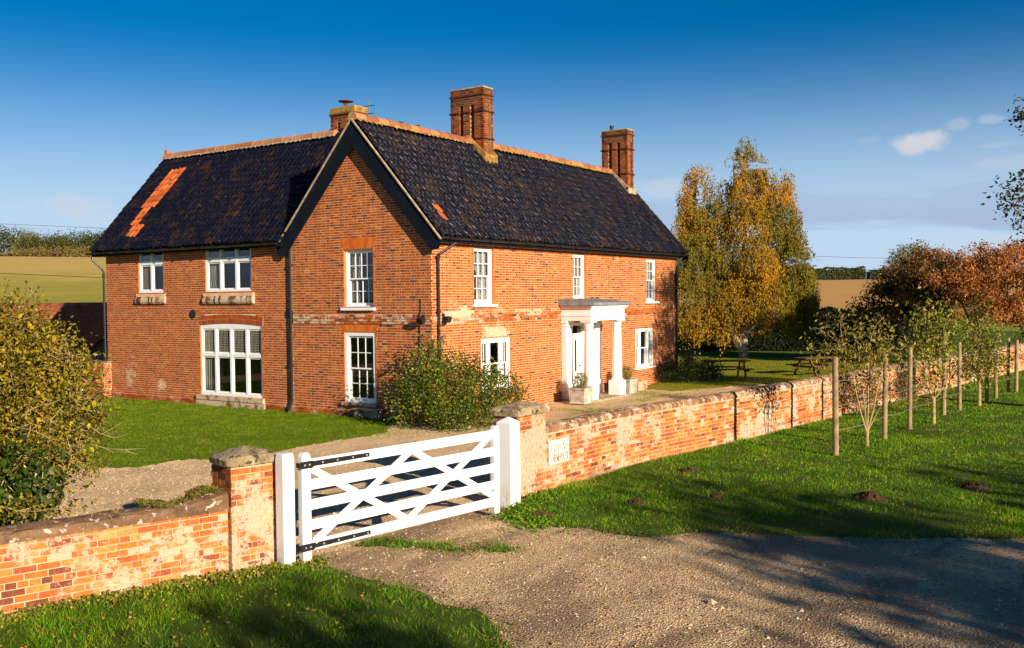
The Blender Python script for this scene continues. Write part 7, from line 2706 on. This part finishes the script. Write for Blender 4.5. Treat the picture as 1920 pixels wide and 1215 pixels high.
# moss on the short wall near the pier, dry umbel stalks
P, N_ = [], 0
for (ua, ub) in ((0.12, 0.5), (0.55, 1.1)):
    m = 900
    u = LWP.L[-1] - rng.uniform(ua, ub, m)
    for uu in u:
        p, U, N = LWP(uu)
        n = rng.uniform(-.32, -.02)
        P.append(p + N * n + np.array((0, 0, .905 + .04 * math.sin(9 * uu) + rng.uniform(0, .05) + max(0, 0.10 * (uu - LWP.L[-1] + .75) / .75))))
V, F = leaf_cards(np.array(P), .035)
o = mk("moss", V, F, leaf_mat("moss_tuft", [(0, (.06, .05, .012)), (.5, (.13, .12, .014)), (1, (.22, .17, .03))], .2), None, {'rnd': np.repeat(rng.random(len(P)), 2)}, kind='stuff')
tag(o, "brown green moss tufts on the short wall coping beside the pier", "moss")
for (du, lean, lb) in ((1.62, .12, "dry pale seed head stalk standing on the short wall, the taller of two"), (1.38, .2, "dry pale seed head stalk on the short wall, the shorter of two")):
    p, U, N = LWP(LWP.L[-1] - du)
    b = p - N * .12 + np.array((0, 0, .88))
    hgt = .17 if du > 1.5 else .09
    g = Geo()
    top = b + U * lean * .4 + np.array((0, 0, hgt))
    g.tube([b, (b + top) / 2 + U * .01, top], [.005, .004, .003], 5)
    for k in range(9):
        a = 2 * math.pi * k / 9
        e = top + (U * math.cos(a) - N * math.sin(a)) * .05 + np.array((0, 0, .02 + .012 * (k % 3)))
        g.tube([top, e], [.003, .0018], 4)
        for q in range(3):
            g.tube([e, e + rng.normal(0, .012, 3)], [.003, .003], 4)
    o = g.build("seed_head", TANBARK, None, loc=tuple(b)); tag(o, lb, "dry stalk", "dry seed heads on the short wall")
# ground plants along the wall foot
def patch_plants(name, label, pts, n, size, mat, spread):
    X = []
    for (x, y, r) in pts:
        k = n // len(pts)
        a = rng.normal(0, r, (k, 2))
        X.append(np.column_stack([x + a[:, 0], y + a[:, 1] * spread, rng.uniform(0.01, .07, k)]))
    X = np.concatenate(X)
    X[:, 2] += ground_z(X[:, 0], X[:, 1])
    V, F = leaf_cards(X, size, width=.8)
    o = mk(name, V, F, mat, None, {'rnd': np.repeat(rng.random(len(X)), 2)}, kind='stuff'); tag(o, label, "weeds")


patch_plants("weeds", "broad leaved weeds along the foot of the short wall", [(x, wall_line(x) - .22 - .06 * math.sin(x * 5), .16) for x in np.arange(-16.5, -11.2, .28)], 3600, .042, APPLEGREEN, .6)
patch_plants("weeds", "green weeds at the foot of the latch post and lichened pier", [(-7.6, -7.75, .25), (-8.0, -7.9, .2), (-6.6, -7.5, .2), (-8.2, -8.4, .2)], 1500, .05, LIMELEAF, .7)
for (name, lb, boxx, n, ks) in (("fallen_leaves", "fallen brown leaves strewn over the verge", (-9, 14, -15, -8.5), 1700, (0,)), ("fallen_leaves", "fallen brown leaves along the lane edge", (-15, -4, -14, -7), 500, (1,)), ("fallen_leaves", "fallen leaves and litter in the grass below the short wall", (-17, -11, -11, -6.2), 1300, (0,))):
    x = rng.uniform(boxx[0], boxx[1], n); y = rng.uniform(boxx[2], boxx[3], n)
    i = ((x - gx0) / CS).astype(int); j = ((y - gy0) / CS).astype(int)
    ok = np.isin(KL[i, j], ks) & (fbm(x * .8, y * .8, 33) > .45); x, y = x[ok], y[ok]
    X = np.column_stack([x, y, ground_z(x, y) + (.035 if ks == (0,) else .012)])
    V, F = leaf_cards(X, .038, np.column_stack([rng.normal(0, 1, (len(X), 2)), np.zeros(len(X))]), jit=.4, width=.7)
    o = mk(name, V, F, BROWNGREEN, None, {'rnd': np.repeat(rng.random(len(X)), 2)}, kind='stuff'); tag(o, lb, "leaves")

_ed = ((KL[:-1, :] == 0) & (KL[1:, :] == 1)) | ((KL[:-1, :] == 1) & (KL[1:, :] == 0))
_ei, _ej = np.where(_ed)
_k = rng.integers(0, len(_ei), 9000)
x = gx0 + CS * (_ei[_k] + 1) + rng.normal(0, .14, 9000); y = gy0 + CS * (_ej[_k] + .5) + rng.normal(0, .14, 9000)
ok = on_screen(x, y) & (fbm(x * 1.6, y * 1.6, 35) > .42); x, y = x[ok], y[ok]
X = np.column_stack([x, y, ground_z(x, y) + rng.uniform(.005, .035, len(x))])
V, F = leaf_cards(X, .030, width=.5)
o = mk("edge_litter", V, F, leaf_mat("dead_grass_litter", [(0, (.05, .035, .015)), (.5, (.16, .11, .04)), (1, (.34, .24, .09))], .15), None, {'rnd': np.repeat(rng.random(len(X)), 2)}, kind='stuff')
tag(o, "dead leaves and dry grass along the edge of the lane", "leaves")

# ------------------------------------------------------------------ far trees and hedges on the rising ground
fz = lambda x, y: far_z(np.asarray(x, float), np.asarray(y, float))
kinds = [HILLOAK, HILLOAK, OLIVE, HEATHER]
FT = [(116.8, 242.2, 10.2, 10, 0, 'round green oak at the far left end of the hill crest, first against the sky'),
      (119.0, 237.1, 9.2, 9, 0, 'broad oak second from the left picture edge on the hill crest'),
      (121.7, 234.8, 8.6, 8, 2, 'bushy green tree just left of the pale gap in the hill trees'),
      (123.1, 231.0, 7.2, 8, 0, 'brownish oak above the pale dead branches on the hill crest'),
      (126.0, 228.4, 7.8, 8, 0, 'green oak in the middle of the hill crest left of the house'),
      (127.3, 224.7, 5.8, 6, 0, 'tall green oak right of the dip in the tree line on the hill'),
      (130.2, 222.1, 8.2, 9, 0, 'wide dark green oak nearest the house end on the hill crest'),
      (132.4, 217.0, 8.4, 9, 0, 'green tree on the hill crest peeping beside the drainpipe'),
      (118.4, 227.2, 2.8, 9, 3, 'low brown scrub below the oaks at the left of the hill'),
      (121.7, 220.5, 2.6, 10, 3, 'low heather brown scrub below the middle of the hill trees'),
      (124.5, 214.4, 2.8, 10, 3, 'brown scrub strip below the trees nearest the house'),
      (124.8, 210.3, 2.0, 4, 2, 'small bright yellow brown bush at the foot of the hill trees')]
for (x, y, hgt, wd, mk_, lb) in FT:
    z = float(fz(x, y))
    plant("hill_tree", lb, "tree", (x, y, z), [((rng.normal(0, wd * .2), rng.normal(0, wd * .2), hgt * .62), (wd * .5, wd * .5, hgt * .34), 1), ((rng.normal(0, wd * .3), rng.normal(0, wd * .3), hgt * .42), (wd * .55, wd * .55, hgt * .34), 1),
          ((wd * .25, -wd * .2, hgt * .75), (wd * .3, wd * .3, hgt * .2), 1)], 3200, .50, kinds[mk_], BARK, trunks=[([(0, 0, -.3), (0, 0, hgt * .5)], .2, .1)], twigs=2, sub=3, group="trees along the hill crest")
FH = [([(192.6, 50.9), (197.2, 44.0), (201.1, 38.2)], 2.6, 3, 2600, 0, 'tall hedge on the skyline of the ploughed field, next to the birch'),
      ([(201.6, 37.4), (206.3, 30.3), (212.8, 20.6), (223.2, 4.9)], 2.0, 2.5, 3000, 0, 'lower trimmed hedge on the skyline of the ploughed field, right of the gap'),
      ([(177.0, 74.3), (185.4, 61.6), (191.9, 51.8)], 2.2, 3, 1500, 0, 'hedge on the skyline hidden behind the birch'),
      ([(104.4, 242.9), (117.9, 222.5), (128.4, 206.7), (143.4, 184.2)], 2.0, 3, 3500, 3, 'brown hedge running along the foot of the hill trees')]
for (pts, h, w, n, mk_, lb) in FH:
    hedge(lb, pts, h, w, n, .45, kinds[mk_], "hedges along the far field edges", "hedge", fz)

# trees across the lane behind the camera: they shade the lane and verge
for (x, y, hgt, wd, lb) in [(-16.3, -37.0, 9.6, 6.2, 'leafy tree across the lane behind the viewer, shading the lane'), (-11.3, -38.0, 8.4, 4.4, 'tree across the lane, its shade reaching the verge'), (-7.4, -37.0, 7.4, 2.6, 'slim tree across the lane, shading the verge'), (-21.4, -28.8, 6.8, 2.6, 'slim tree across the lane, shading the near left grass')]:
    cr = []
    for k in range(16):
        a, q = k * 2.4, math.sqrt((k + .5) / 16)
        cr.append(((wd * .36 * q * math.cos(a), wd * .36 * q * math.sin(a), hgt * (.36 + .5 * ((k * 0.618) % 1))), (wd * .24, wd * .24, hgt * .13), 1))
    plant("roadside_tree", lb, "tree", (x, y, 0.0), cr, 6800, .33, MIDGREEN, BARK, trunks=[([(0, 0, -.3), (0, 0, hgt * .4), (.2, 0, hgt * .75)], .3, .1)], twigs=5, sub=4, group="roadside trees", gaps=.37)
